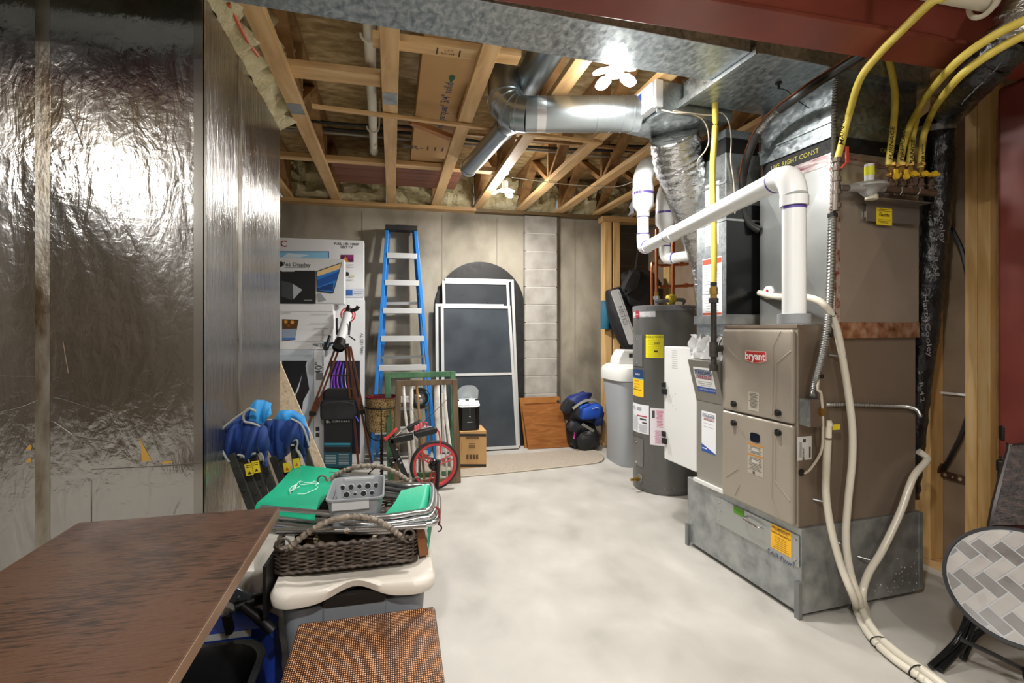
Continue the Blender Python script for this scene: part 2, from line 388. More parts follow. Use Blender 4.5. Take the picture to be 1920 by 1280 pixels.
# flooring carton
y0 = at(850,100,z=2.75).y; 
c0 = at(806,100,z=2.75); c1 = at(760,305,z=2.75); c2 = at(893,118,z=2.75)
x0, x1 = (c0.x+c1.x)/2, c2.x
r = thing('flooring_carton','long brown cardboard carton of wood flooring lying on the trusses','carton',((x0+x1)/2,3.4,2.75))
b = MB(); b.box(x0,x1,2.45,c1.y+.02,2.7435 if False else 2.75,2.86); obj('carton', b, CARD, r, bevel=.004)
Mc = frame(((x0+x1)/2,3.0,2.7495),(0,-1,0),(-1,0,0))
Mc = frame(((x0+x1)/2,3.0,2.7495),(0,-1,0),(1,0,0)) if Mc.to_3x3().col[2].z > 0 else Mc
b = MB(); b.text('indusparquet\u00b3 3/4" solid',.072,Mc@MX.Translation((at(835,203,z=2.75).y*-1+3.0,-.03,0)),bold=.012); obj('printed_text', b, P('3a4560',.7), r)
b = MB(); lf = [(0.05*math.cos(t), 0.022*math.sin(t)*(1.1+math.cos(t))*.6) for t in [2*PI*k/16 for k in range(16)]]
b.prism(lf,0,.0005,Mc@MX.Translation((3.0-at(842,148,z=2.75).y,-.035,0))); obj('leaf_mark', b, P('2f5a3c',.7), r)
b = MB(); b.text('BR-111',.115,frame(at(795,278,z=2.7492),(1,0,0),(0,-1,0)),bold=.005); obj('printed_text', b, P('3d3a36',.7), r)
# ================================================================== HVAC (its own slightly turned frame: a = along, b = back, z)
def FA(a,b,z): return HM @ frame((a,b,z),(0,-1,0),(0,0,1))      # faces the aisle
def FB(a,b,z): return HM @ frame((a,b,z),(1,0,0),(0,0,1))       # faces the viewer side
HI = HM.inverted()
def la(px,py,a=0): return HI @ hv(px,py,a=a)
def lb(px,py,b=0): return HI @ hv(px,py,b=b)
def tr(M,x,y,z=0): return M @ MX.Translation((x,y,z))
def label(name, parent, M, w, h, bg, rows, extra=None, mats=None, lab=None, r=0.0):
    """flat sticker: background plus printed rows (text, size, y, colour) or bars ('-', w, h, x, y, colour)"""
    ms = [P(bg,.45)]; b = MB()
    b.prism(rrect(w,h,r,3) if r else [(-w/2,-h/2),(w/2,-h/2),(w/2,h/2),(-w/2,h/2)],0,.0008,M)
    ci = {}
    def mi(c):
        if c not in ci: ci[c] = len(ms); ms.append(P(c,.5))
        return ci[c]
    for row in rows:
        if row[0] == '-':
            _,bw,bh,x,y,c = row; b.mi = mi(c); b.rect(M,x,y,bw,bh,.0012)
        elif row[0] == 'poly':
            _,pts,c = row; b.mi = mi(c); b.poly([M@V((x,y,.0011)) for x,y in pts])
        else:
            t,s,x,y,c = row[:5]; b.mi = mi(c); b.text(t,s,tr(M,x,y,.0016),bold=row[5] if len(row)>5 else 0)
    o = obj(name,b,ms,parent)
    if lab: o['label'] = lab
    return o
def lines(w,y0,y1,n,c,th=.003,seed=1,x=0):
    R = random.Random(seed); return [('-',w*R.uniform(.6,1),th,x,y0+(y1-y0)*k/(n-1),c) for k in range(n)]
ZF = 1.362
# ---- base plenum
r = thing('sheet_metal_plenum','galvanised sheet metal base under the furnace with a yellow notice on its filter panel','sheet metal base',H(.385,.425,0))
b = MB(HM); b.box(0,.77,0,.85,.022,.418); obj('body', b, [GALVD], r, bevel=.003)
p0 = la(1345,985); p1 = la(1500,1010)
b = MB(HM); pan = [(.0,0),(p0.y-.008,0),(p0.y-.008,.15),(.0,.15)]
M = FA(-.001,.008,.235); b2 = MB(); b2.prism([(x-(p0.y-.008),y) for x,y in ((0,0),(p0.y-.008,0),(p0.y-.008,.148),(0,.148))],0,.006,M); pn = obj('filter_panel', b2, P('aeb1b0',.4,.7), r, bevel=.002)
b = MB(); q0 = hv(1400,969,a=-.008); q1 = hv(1430,989,a=-.008); o_ = (HM.to_3x3()@V((-1,0,0)))
b.tube(spl([q0,q0+o_*.022,(q0+q1)/2+o_*.028,q1+o_*.022,q1],5),.006,8); obj('handle', b, CHROME, pn, smooth=True)
b = MB()
for px,py in ((1349,942),(1348,974),(1491,1012),(1491,1050),(1350,958)): b.lathe([(.006,0),(.004,.004),(0,.004)],8,FA(-.008,*list(la(px,py,-.008))[1:]))
obj('screw', b, STEEL, pn)
b = MB(); b.poly([hv(x,y,a=-.0085) for x,y in ((1375,947),(1376,961),(1394,970.5),(1395,957))]); obj('green_tape', b, P('4f8a1f',.6), pn)
c = la(1464,1012,-.0085)
label('notice', pn, FA(-.0082,c.y,c.z), .125,.118,'f0b51c',[('VERY IMPORTANT',.0135,0,.046,'5c3d12',.02)]+[('CHECK FREQUENTLY',.0125,0,.022,'5c3d12',.02)]+lines(.1,.04,.035,2,'8a6a2a',.002,3)+lines(.1,.006,-.05,7,'8a6a2a',.0025,4), lab='yellow notice with brown print')
cc = la(1464,1047,-.0085)
b = MB(); b.text('AiR Flow',.034,FA(-.0086,cc.y,cc.z)@MX.Rotation(-.03,4,'Z'))
for sx in (-.075,.075):
    M = FA(-.0086,cc.y-sx,cc.z+.002); b.tube([M@V((0,-.015,0)),M@V((0,.015,0))],.0012,4); b.tube([M@V((-.007,.007,0)),M@V((0,.016,0)),M@V((.007,.007,0))],.0012,4)
obj('handwriting', b, P('3a4470',.6), pn)
for bb,zz in ((.838,.13),(.012,.17)):
    b = MB(HM); b.box(-.018,-.001,bb-.012,bb+.012,0,zz); b.box(-.020,.0,bb-.016,bb-.012,0,zz); obj('corner_bracket', b, P('8a8d8e',.35,.8), r)
b = MB(HM); b.mi=0
R_ = random.Random(3)
for k in range(45):
    aa = .77-.4*R_.random()**1.6; zz=.03+.2*R_.random()**1.5; s=.0018+.003*R_.random()**2; b.lathe([(s,0),(s*.7,.001),(0,.001)],6,frame((aa,-.0003,zz),(1,0,0),(0,0,1)))
obj('paint_speck', b, P('cfcfca',.6), r)['kind']='stuff'
pieces('corner_flange',[MB(HM).box(.745,.772,-.003,.0,.03,.414),MB(HM).box(-.003,.012,-.003,0,.03,.414)],GALVD,r)
# ---- furnace
r = thing('furnace','tall beige gas furnace cabinet with two front doors on the galvanised base','furnace',H(.37,.26,.418))
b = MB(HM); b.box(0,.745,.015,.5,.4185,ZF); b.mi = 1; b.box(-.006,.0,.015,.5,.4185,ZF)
b.mi = 0; b.box(-.012,.02,.012,.503,ZF-.016,ZF+.002); obj('cabinet', b, [FURN_SHADE, FURN], r, bevel=.002)
def door(name,z0,z1,ribs):
    b = MB(HM); b.box(-.034,-.0062,.02,.497,z0,z1); o = obj(name,b,FURN,r,bevel=.012,seg=3)
    return o
ud = door('upper_door',.9,ZF-.022,None); ld = door('lower_door',.425,.893,None)
def ribs(o,segs):
    for sg in segs:
        b = MB(); pts = [hv(x,y,a=-.0335) for x,y in sg]; b.tube(pts,.0042,6); obj('embossed_rib',b,FURN,o,smooth=True)
def c1_(x,y): return (1340+x/5.82,580+y/5.82)
def c2_(x,y): return (1340+x/5.335,760+y/5.335)
ribs(ud,[[c1_(720,240),c1_(636,412),c1_(628,1150)],[c1_(838,450),c1_(668,592),c1_(660,1100)],[c1_(222,235),c1_(290,390)],[c1_(145,415),c1_(268,555)]])
ribs(ld,[[c2_(578,230),c2_(572,920),c2_(640,1105)],[c2_(606,330),c2_(602,750),c2_(755,955)],[c2_(120,705),c2_(232,632)],[c2_(203,895),c2_(250,790)]])
for px,py,dd in ((1378,757,ud),(1461,774,ud),(1378,793,ld),(1461,811,ld)):
    q = la(px,py,-.034); b = MB(); M = FA(-.034,q.y,q.z); b.lathe([(.015,0),(.015,.006),(.011,.008),(.011,.02),(0,.021)],14,M); b.prism([(-.018,-.012),(-.006,-.016),(-.006,.016),(-.018,.012)],0,.012,M); obj('latch_knob',b,BLK,dd)
q = la(1417,668,-.034); M = FA(-.0345,q.y,q.z)
b = MB(); b.mi=1; b.prism([(-.068,.028),(.07,.028),(.072,-.022),(0,-.036),(-.07,-.022)],0,.004,M); b.mi=0; b.prism([(-.064,.024),(.066,.024),(.067,-.019),(0,-.032),(-.066,-.019)],.004,.0055,M); b.mi=2; b.text('bryant',.052,tr(M,0,.0,.0062),bold=.03)
obj('name_badge',b,[P('b8322e',.35),P('e0b0a8',.4),P('f4eeee',.4)],ud)
q = la(1413,752.5,-.034); label('rating_label',ud,FA(-.0345,q.y,q.z),.075,.095,'a9a294',lines(.06,.04,-.03,12,'555049',.003,8))
q = la(1416,820,-.034); b = MB(); b.prism(rrect(.062,.045,.012),0,.003,FA(-.0345,q.y,q.z)); obj('sight_window',b,P('0d1220',.1),ld,smooth=False)
q = la(1416.5,861,-.034); label('warning_label',ld,FA(-.0345,q.y,q.z),.105,.16,'a8a193',[('-',.1,.012,0,.073,'b07a3a'),('-',.1,.01,0,.018,'b07a3a'),('-',.05,.014,0,.048,'d8d4cc'),('-',.05,.014,0,-.012,'d8d4cc'),('-',.014,.014,-.01,-.07,'444444')]+lines(.09,.062,.03,6,'5a5550',.003,9)+lines(.09,.005,-.055,9,'5a5550',.003,5))
q = lb(1508,840,.0145); label('barcode_label',r,FB(q.x,.0145,q.z),.085,.11,'dcdcd8',[('-',.016,.016,0,.035,'444444'),('-',.01,.05,.032,-.02,'555555')]+[('BRYANT',.013,0,0,'333333')][:0]+[('-',.003,.07,-.03+.006*k,-.005,'777777') for k in range(3)]); 
b = MB(); b.text('BRYANT',.016,FB(q.x-.006,.0128,q.z-.025)@MX.Rotation(PI/2,4,'Z'),bold=.02); obj('label_print',b,P('333333',.5),r)
b = MB(HM); b.lathe([(.016,0),(.016,.004),(0,.005)],14,frame((lb(1507,887).x,.014,lb(1507,887).z),(1,0,0),(0,0,1))); obj('grommet',b,BLK,r)
# ---- coil case on top of the furnace
COILM = NM('coil_sheet',['a4a8a8','b3b6b5'],scale=3,rough=(.3,.4),metal=.75)
COILR = NM('coil_sheet_side',['a39a8e','b0a79b'],scale=3,rough=(.35,.45),metal=.6)
r = thing('coil_case','cooling coil case of cross-creased sheet metal on top of the furnace','sheet metal case',H(.47,.235,ZF))
zc = 2.17; b = MB(HM)
A0,A1,B0,B1 = .2,.745,0.0,.47
def xface(c, pts):
    i = [b.pt(p) for p in pts]; k = b.pt(c)
    for n in range(4): b.face((i[n], i[(n+1)%4], k))
xface((A0-.018,(B0+B1)/2,1.76),[(A0,B1,ZF+.003),(A0,B0,ZF+.003),(A0,B0,zc),(A0,B1,zc)])
b.mi = 1; xface(((A0+A1)/2,B0-.016,1.76),[(A0,B0,1.31),(A1,B0,1.31),(A1,B0,zc),(A0,B0,zc)])
b.mi = 0; b.poly([(A1,B0,ZF+.003),(A1,B1,ZF+.003),(A1,B1,zc),(A1,B0,zc)]); b.poly([(A1,B1,ZF+.003),(A0,B1,ZF+.003),(A0,B1,zc),(A1,B1,zc)]); b.poly([(A0,B0,zc),(A1,B0,zc),(A1,B1,zc),(A0,B1,zc)])
obj('casing',b,[COILM,COILR],r)
PTAPE = NM('printed_foil_tape',['a05850','c9b2a6','d8cdc6','b89388'],scale=30,stretch=(1,1,1),rough=(.3,.45),metal=.7,pos=(.35,.65))
CTAPE = NM('copper_foil_tape',['9a6a4d','c79a78','e0c6b2'],scale=22,rough=(.25,.4),metal=.8)
b = MB(HM); b.box(A0-.004,A0+.028,-.004,.0,1.34,zc); b.box(A0-.004,A0,-.004,.03,1.37,zc); obj('foil_tape',b,PTAPE,r)
b = MB(HM); b.box(A0,A1,-.0045,.013,1.30,1.375); obj('foil_tape',b,CTAPE,r)
b = MB(HM); b.box(A0-.004,A1+.004,-.0045,B1+.004,2.13,2.185); obj('foil_tape',b,NM('red_print_tape',['8d3d55','b7a8a8','cfc9c8'],scale=9,stretch=(1,1,6),rough=(.25,.4),metal=.8),r)
b = MB(HM)
CAN = NM('black_canvas',['101010','1c1c1c'],scale=60,rough=(.6,.8))
b.box(A0+.012,A1-.012,B0+.012,B1-.012,2.185,2.262); cv = obj('canvas_collar',b,CAN,r)
q = lb(1480,283); b = MB(); b.text('LIVE RIGHT CONST',.035,FA(A0+.0115,.25,2.225)); obj('collar_print',b,P('a8a23a',.6),cv)
b = MB(); b.text('CANVAS',.03,FB(.56,.0115,2.225)); obj('collar_print',b,P('a8a23a',.6),cv)
b = MB(HM); b.box(A0,A1,B0,B1,2.262,2.33); b.box(A0-.008,A1+.008,B0-.008,B1+.008,2.33,2.338); obj('metal_band',b,GALVS,r)
# ---- riser and horizontal plenum under the joists
r = thing('supply_plenum','wide galvanised duct box under the beam joining the riser above the coil','duct',H(.2,.2,2.55))
b = MB(HM); b.box(A0+.006,A1-.006,B0+.006,B1-.006,2.339,2.55); obj('riser',b,GALVS,r)
b = MB(HM); b.box(-.30,.75,-.05,.47,2.55,2.66); obj('duct_box',b,GALVS,r,bevel=.002)
b = MB(HM); b.box(-.318,-.29,-.07,.485,2.535,2.55); b.box(-.322,-.312,-.07,.485,2.53,2.565); obj('seam_flange',b,GALV,r)
q = HI@hv(1460,155,z=2.549); b = MB(HM); b.lathe([(.016,0),(.016,-.006),(.006,-.008),(.006,-.03),(0,-.03)],12,MX.Translation((q.x,q.y,2.55))); b.tube(spl([(q.x,q.y,2.52),(q.x+.02,q.y-.03,2.50),(q.x+.06,q.y-.04,2.46),(q.x+.16,q.y-.03,2.43)],5),.0022,5); obj('sensor_wire',b,BLK,r)
# ---- main trunk duct
single('trunk_duct','long galvanised rectangular duct running left along the steel beam','duct',MB(HM).box(-4.0,-.325,-.045,.225,2.55,2.66),GALVS,H(-2.2,.09,2.55),bevel=.003)
# ---- branch box with control
def bx(px,py): return HI@hv(px,py,z=2.46)
r = thing('branch_duct','galvanised branch duct box behind the plenum with a white control on its side','duct',H(-.1,.8,2.46))
k0 = bx(1203,227); k1 = bx(1290,191); k2 = bx(1222,262); 
b = MB(HM); b.prism([(-.41,.489),(.02,.489),(.02,.80),(-.21,.86),(-.45,.82)],2.50,2.66); obj('duct_box',b,GALVS,r,bevel=.002)
b = MB(HM); b.box(-.455,.025,.484,.488,2.49,2.66); obj('end_flange',b,GALV,r)
# ---- return drop
r = thing('return_duct','vertical galvanised return duct with white papers, left of the furnace coil','duct',H(.12,.62,.95))
b = MB(HM); b.box(0,.24,.505,.76,1.16,2.33); obj('duct',b,[GALV],r,bevel=.002)
pieces('drive_cleat',[MB(HM).box(-.004,.244,.501,.764,zz,zz+.012) for zz in (2.05,2.16,1.95)]+[MB(HM).box(-.012,.25,.495,.772,1.37,1.42)],GALVD,r)
b = MB(HM); b.box(.008,.232,.513,.752,2.33,2.415); obj('canvas_collar',b,CAN,r)
b = MB(HM); b.box(-.004,.244,.501,.764,2.415,2.459); obj('metal_band',b,GALV,r)
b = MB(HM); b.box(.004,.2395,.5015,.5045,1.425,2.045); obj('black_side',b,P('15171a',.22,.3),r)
q = la(1340,400); label('paper',r,FA(-.0005,.62,q.z),.12,.36,'dfe3e6',[('-',.115,.03,0,-.045,'2c5a9a'),('-',.03,.015,.03,-.015,'b0433f')]+lines(.1,.165,.0,13,'8d9196',.003,6)+lines(.1,-.075,-.165,8,'9a9ea2',.003,7),lab='white instruction sheet with a blue band')
label('paper',r,FA(-.0005,.62,1.585),.17,.34,'dfe3e6',[('-',.165,.03,0,.15,'b0492f'),('-',.165,.014,0,-.155,'b0492f'),('-',.165,.004,0,-.04,'555555')]+lines(.15,.11,-.02,8,'8d9196',.003,11)+lines(.15,-.06,-.14,6,'9a9ea2',.003,12),lab='white sheet with orange bands')
# ---- filter cabinet beside furnace
r = thing('filter_cabinet','grey sheet metal filter cabinet with service company stickers, between furnace and water heater','sheet metal case',H(.12,.63,.42))
b = MB(HM); b.box(0,.24,.515,.755,.4395,1.16); obj('body',b,P('a5a39b',.35,.6),r,bevel=.002)
b = MB(HM); b.box(-.015,.255,.51,.775,.419,.4385); obj('sealing_strip',b,P('dcdcd8',.4),r)
b = MB()
top0,top1,bot0,bot1 = la(1297,678,-.06),la(1357,682,-.06),la(1308,748,-.002),la(1358,762,-.002)
b = MB(HM); b.prism([(-.065,1.158),(-.003,.915),(-.0005,.915),(-.0005,1.16)],-.515,-.76,MX(((1,0,0,0),(0,0,-1,0),(0,1,0,0),(0,0,0,1))))
hd = obj('hood',b,P('8f8d85',.4,.5),r,bevel=.001)
tl = V((-.0345-.001,.637,1.04)); Mh = HM@frame((-.0358,.64,1.045),(0,-1,0),(.062/.243*-1,0,1))
NAVY='24406f'; RD='a03a3e'
logo = lambda s,y: [('-',.78*s,.30*s,0,y+.02*s,NAVY),('-',.76*s,.27*s,0,y+.02*s,'e6e6e4'),('STANDARD',.155*s,0,y+.06*s,NAVY,.02),('HEATING',.145*s,0.02*s,y-.08*s,RD,.02)]
label('sticker',hd,Mh,.165,.15,'e6e6e4',logo(.19,.03)+lines(.13,-.012,-.035,3,'8a8a8a',.003,2)+[('-',.165,.03,0,-.06,'27519c'),('612-870-2042',.013,-.035,-.06,'dddddd'),('612-824-2656',.013,.04,-.06,'dddddd')])
q = la(1334,800); label('service_sheet',r,FA(-.0005,.65,.735),.125,.24,'e6e8ec',logo(.135,.085)+lines(.09,.05,.03,2,'8a8a8a',.002,2)+[('poly',[(-.0625,-.075),(.0625,-.115),(.0625,-.12),(-.0625,-.12)],'27519c'),('-',.04,.006,-.035,-.1,'e8e8e8')])
b = MB(HM); b.sheet(lambda u,v:(-.02+.012*math.sin(19*u+7*v)-.01*v, .515+.28*u+.008*math.sin(23*v), 1.163+.13*v+.012*math.sin(31*u)*v),14,6)
b.sheet(lambda u,v:(-.02+.2*v, .515+.28*u, 1.30-.05*v+.02*math.sin(13*u+9*v)),12,6)
obj('plastic_wrap',b,P('e2e5e6',.12,0,spec=.8),r,smooth=True)
# ---- white air cleaner door panel
r = thing('air_cleaner_panel','white metal air cleaner panel with black latches in front of the water heater','panel',H(.06,.92,.47))
b = MB(HM); b.box(-.004,.13,.765,1.10,.47,1.225); obj('panel',b,P('dfe0de',.35),r,bevel=.006)
for zz in (.62,.95):
    b = MB(HM); b.box(-.02,-.0045,1.075,1.108,zz,zz+.035); b.box(-.026,-.0045,1.06,1.098,zz-.045,zz-.008); obj('latch',b,BLK,r,bevel=.003)
b = MB(); Mw = FA(-.0048,.95,.95)
for k in range(9): b.rect(Mw,-.03,.25-.014*k,.06,.0025)
for x,y in ((-.02,-.03),(-.05,-.05),(-.05,-.11),(-.02,-.13)): b.rect(Mw,x,y,.005,.01)
obj('vent_mark',b,P('b9bab8',.5),r)
# ---- white PVC flue pipes
def elbow(b,p,q,s,r,n=12): b.tube(spl([p,p+(q-p)*.55,q+(s-q)*.45,s],6),r,n)
r = thing('vent_pipe','white plastic vent pipe rising from the furnace top and running back to the joists','pipe',hv(1489,606,z=ZF))
pt = hv(1489,606,z=ZF+.002); zr = 1.86; pn_ = at(1484,418,z=zr); pn_ = V((pt.x,pt.y,zr)); pf = at(1206,466,z=zr)
dirv = (pf-pn_).normalized()
b = MB(); b.tube([pt,V((pt.x,pt.y,zr-.10))],.036,16); obj('pipe',b,PVC,r,smooth=True)
b = MB(); b.lathe([(.05,0),(.05,.03),(.042,.032)],16,MX.Translation(pt)); obj('coupling',b,GRY,r,smooth=True)
b = MB(); e = V((pt.x,pt.y,zr-.10)); b.tube([e-V((0,0,.012)),e+V((0,0,.02))],.043,16); b.tube(spl([e+V((0,0,.02)),e+V((0,0,.06))+dirv*.012,pn_+dirv*.035+V((0,0,-.012)),pn_+dirv*.08,pn_+dirv*.10],5),.042,16); obj('elbow',b,PVC,r,smooth=True)
b = MB(); b.tube([pn_+dirv*.1,pf-dirv*.07],.036,16); obj('pipe',b,PVC,r,smooth=True)
mid = at(1352,440,z=zr); 
b = MB(); t_ = (mid-pn_).dot(dirv); mm = pn_+dirv*t_; b.tube([mm-dirv*.035,mm+dirv*.035],.042,16); obj('coupling',b,PVC,r,smooth=True)
up = V((0,0,1))
b = MB(); b.tube(spl([pf-dirv*.09,pf-dirv*.05,pf-dirv*.012+up*.015,pf+up*.06,pf+up*.09],5),.041,16); obj('elbow',b,PVC,r,smooth=True)
def riser(pf,zt,r,nm,bend):
    b = MB(); b.tube([pf+up*.085,V((pf.x,pf.y,zt-.14))],.036,16); obj('pipe',b,PVC,r,smooth=True)
    b = MB(); b.lathe([(.041,-.16),(.041,-.125),(.068,-.09),(.068,.03),(.062,.03)],20,MX.Translation((pf.x,pf.y,zt))); obj('increaser',b,PVC,r,smooth=True)
    pieces('primer_ring',[MB().tube([V((pf.x,pf.y,z_)),V((pf.x,pf.y,z_+w_))],r_,18) for z_,w_,r_ in ((pf.z+.09,.008,.0412),(zt-.165,.01,.0375),(zt-.02,.016,.0688))],PURP,r,smooth=True)
    b = MB(); c = V((pf.x,pf.y,zt+.03)); b.tube(spl([c,c+up*.06,c+up*.14+bend*.05,c+up*.17+bend*.14,c+up*.14+bend*.26,c+up*.13+bend*.36],6),.064,20); obj('bend',b,PVC,r,smooth=True)
riser(pf,2.225,r,'',V((.9,.35,0)).normalized())
pieces('primer_ring',[MB().tube([q,q+d_*.007],.0422,16) for q,d_ in ((pn_+dirv*.1,dirv),(pf-dirv*.09,dirv),(mm+dirv*.036,dirv))]+[MB().tube([e-V((0,0,.022)),e-V((0,0,.012))],.0366,16)],PURP,r,smooth=True)
r = thing('vent_pipe','shorter lower white plastic vent pipe turning down beside the yellow gas line','pipe',at(1350,620,d=3.0))
z2 = 1.845; g0 = at(1350,470,z=z2); g1 = at(1247,486,z=z2); d2 = (g1-g0).normalized()
b = MB(); b.tube([g0-up*.1,V((g0.x,g0.y,1.36))],.036,16); obj('pipe',b,PVC,r,smooth=True)
b = MB(); q = g0-up*.1; b.tube([q-up*.012,q+up*.02],.043,16); b.tube(spl([q+up*.02,q+up*.06+d2*.01,g0+d2*.035-up*.01,g0+d2*.08,g0+d2*.1],5),.042,16); obj('elbow',b,PVC,r,smooth=True)
b = MB(); b.tube([g0+d2*.1,g1-d2*.07],.036,16); obj('pipe',b,PVC,r,smooth=True)
b = MB(); b.tube(spl([g1-d2*.09,g1-d2*.05,g1-d2*.012+up*.015,g1+up*.06,g1+up*.09],5),.041,16); obj('elbow',b,PVC,r,smooth=True)
riser(g1,2.19,r,'',V((.8,.6,0)).normalized())
pieces('primer_ring',[MB().tube([q,q+d_*.007],.0422,16) for q,d_ in ((g0+d2*.1,d2),(g1-d2*.09,d2))]+[MB().tube([V((g0.x,g0.y,1.45)),V((g0.x,g0.y,1.465))],.0366,16)],PURP,r,smooth=True)
b = MB(); q = V((g0.x,g0.y,1.36)); fz = HM@V((.02,.515,1.27)); b.tube(spl([q,q-up*.05,(q+fz)/2-up*.04,fz],5),.043,14); obj('elbow',b,PVC,r,smooth=True)
b = MB(); k = at(1302,470,z=z2); t_=(k-g0).dot(d2); k=g0+d2*t_; b.tube([k-d2*.012,k+d2*.012],.04,12); b.tube([k-up*.03,k-up*.075],[.015,.02],8); obj('pipe_clip',b,PVC,r,smooth=True)
# ---- gas drop to the furnace
r = thing('gas_line','yellow flexible gas line dropping past the white pipes to a black iron drip leg','gas pipe',hv(1335,690,b=.56))
bb = .50
b = MB(); b.tube(spl([hv(1342,150,b=.40),hv(1341,195,b=.42),hv(1341,240,b=.44),hv(1336,320,b=.46),hv(1338,410,b=.46),hv(1339,470,b=.47),hv(1338,545,b=.49)],6),.0165,10); obj('tube',b,YELT,r,smooth=True)
qs_=[hv(1341,232,b=.44),hv(1338,388,b=.46),hv(1338,533,b=.487)]; pieces('tape_band',[MB().tube([q-up*.012,q+up*.012],.0185,10) for q in qs_],BLK,r)
b = MB(); q = hv(1338,552,b=.49); b.tube([q+up*.04,q],.022,6); b.tube([q,q-up*.02],.018,6); obj('brass_fitting',b,BRASS,r)
b = MB(); q2 = hv(1335,695,b=.49); b.tube([q-up*.02,V((q.x,q.y,q2.z))],.0165,10); b.tube([q-up*.045,q-up*.02],.026,6)
tz = hv(1335,655,b=.49).z; b.tube([V((q.x,q.y,tz-.04)),V((q.x,q.y,tz+.04))],.024,10); b.tube([V((q.x,q.y,q2.z)),V((q.x,q.y,q2.z+.035))],.024,10); b.tube([V((q.x,q.y,tz)),HM@V((.02,.507,tz+.01))],.017,10); obj('iron_pipe',b,IRON,r,smooth=True)
# ---- silver flexible duct
def flexwrap(path,rads,name,label_,mat,loc,n=24,rib=.006,seed=1,cat='flexible duct'):
    pts = spl(path,14); R = random.Random(seed); N=len(pts)
    rr = []
    for i in range(N):
        t = i/(N-1)*(len(rads)-1); k=min(int(t),len(rads)-2); rr.append(rads[k]+(rads[k+1]-rads[k])*(t-k)+rib*.35*math.sin(i*1.9)+R.uniform(-rib,rib)*.35)
    b = MB(); b.tube(pts,rr,n); return single(name,label_,cat,b,mat,loc,smooth=True)
flexwrap([hv(1262,250,b=.70),hv(1272,300,b=.78),hv(1291,360,b=.84),hv(1310,430,b=.92),hv(1325,500,b=1.0),hv(1335,600,b=1.0)],[.135,.15,.14,.12,.10,.09],'silver_flexible_duct','crinkled silver flexible duct hanging behind the white vent pipes',CRINK,hv(1262,262,b=.75))
# ---- round pipes
dp = 2.85; pL = at(985,213,d=dp); pL.z = 2.56; pR = at(1198,216,d=dp); pR.z = 2.56; ax = (pR-pL).normalized()
r = thing('round_duct','shiny round galvanised duct with a segmented elbow hung under the trusses','duct',(pL+pR)/2)
b = MB(); b.tube([pL,pR],.098,32); obj('pipe',b,PIPE,r,smooth=True)
b = MB()
for t,w_ in ((.10,.045),): q = pL+ax*((pR-pL).length*t); b.tube([q,q+ax*.05],.0988,32)
obj('foil_tape',b,P('d9dadb',.25,.9),r,smooth=True)
b = MB()
for t in (.62,.74,.84,.93): q = pL+ax*((pR-pL).length*t); b.tube([q,q+ax*.008],.1015,32)
obj('crimp_ring',b,PIPE,r,smooth=True)
Yd = V((0,1,0)); back = V((.25,1,.55)).normalized()
el = [pL-ax*(.11*math.sin(t))+V((0,.02*t,.11*(1-math.cos(t)))) for t in (0,.42,.82,1.22,PI/2)]; el.append(el[-1]+V((0,.03,.32)))
for i in range(4):
    b = MB(); b.tube([el[i]-(el[i+1]-el[i])*.35,el[i+1]+(el[i+1]-el[i])*.35],[.0985,.0985],28); q=(el[i+1]-el[i]).normalized(); b.tube([el[i+1]-q*.004,el[i+1]+q*.004],.104,28); obj('elbow_gore',b,PIPE,r,smooth=True)
b = MB(); b.tube([el[4],el[5]],.097,28); obj('riser',b,PIPE,r,smooth=True)
r = thing('round_duct','small round galvanised duct running back down the joist bay from the elbow','duct',at(880,315,z=2.62))
s0 = at(948,238,z=2.585); s1 = at(878,316,z=2.61)
b = MB(); b.tube([s0,s1],.062,24); obj('pipe',b,PIPE,r,smooth=True)
ds = (s1-s0).normalized(); b = MB(); b.tube([s0-ds*.03,s0+ds*.05],.067,24); b.tube([s1-ds*.05,s1],.066,24); obj('collar',b,PIPE,r,smooth=True)
b = MB(); b.tube([s0-ds*.02,pL-ax*.03-V((0,0,.03))],.062,20); obj('takeoff',b,PIPE,r,smooth=True)
t0 = at(1025,95,z=2.76); t1 = at(985,165,z=2.78)
b = MB(); b.tube([t0+(t0-t1)*.8,t1],.085,26); b.tube([t1-(t1-t0).normalized()*.02,t1],.088,26); single('round_duct','dark shiny round duct passing up between trusses behind the long rectangular duct','duct',b,PIPE,t1,smooth=True)
# ---- zone control box on branch duct
M = FA(-.43,.575,2.585) @ MX.Rotation(.0,4,'Z')
r = thing('zone_control','white control box with a blue label and dial on the branch duct side','control box',M@V((0,0,.01)))
b = MB(); b.prism(rrect(.17,.135,.008),.0,.05,M); obj('cover',b,P('c6c9cc',.4),r,bevel=.004)
b = MB(); b.rect(M,-.04,.03,.045,.042,.0508); obj('blue_label',b,P('2b49a0',.5),r)
b = MB(); b.rect(M,.045,.03,.07,.004,.0508); b.rect(M,.045,.015,.07,.004,.0508); b.rect(M,.045,.0,.06,.004,.0508); obj('printed_line',b,P('8d9094',.5),r)
b = MB(); b.lathe([(.022,.05),(.022,.06),(.016,.064),(0,.064)],16,tr(M,-.045,-.03)); obj('dial',b,WHT,r,smooth=True)
b = MB(); b.prism(rrect(.022,.145,.004),-.0,.04,tr(M,.10,.0)); obj('bracket',b,P('d0d3d3',.3,.5),r)
def wire(name,label_,pts,rad,mat,cat='wire',n=6,k=6,**kw):
    b = MB(); b.tube(spl(pts,k),rad,n); return single(name,label_,cat,b,mat,pts[-1],smooth=True,**kw)
WIREM = P('cfc6b4',.5)
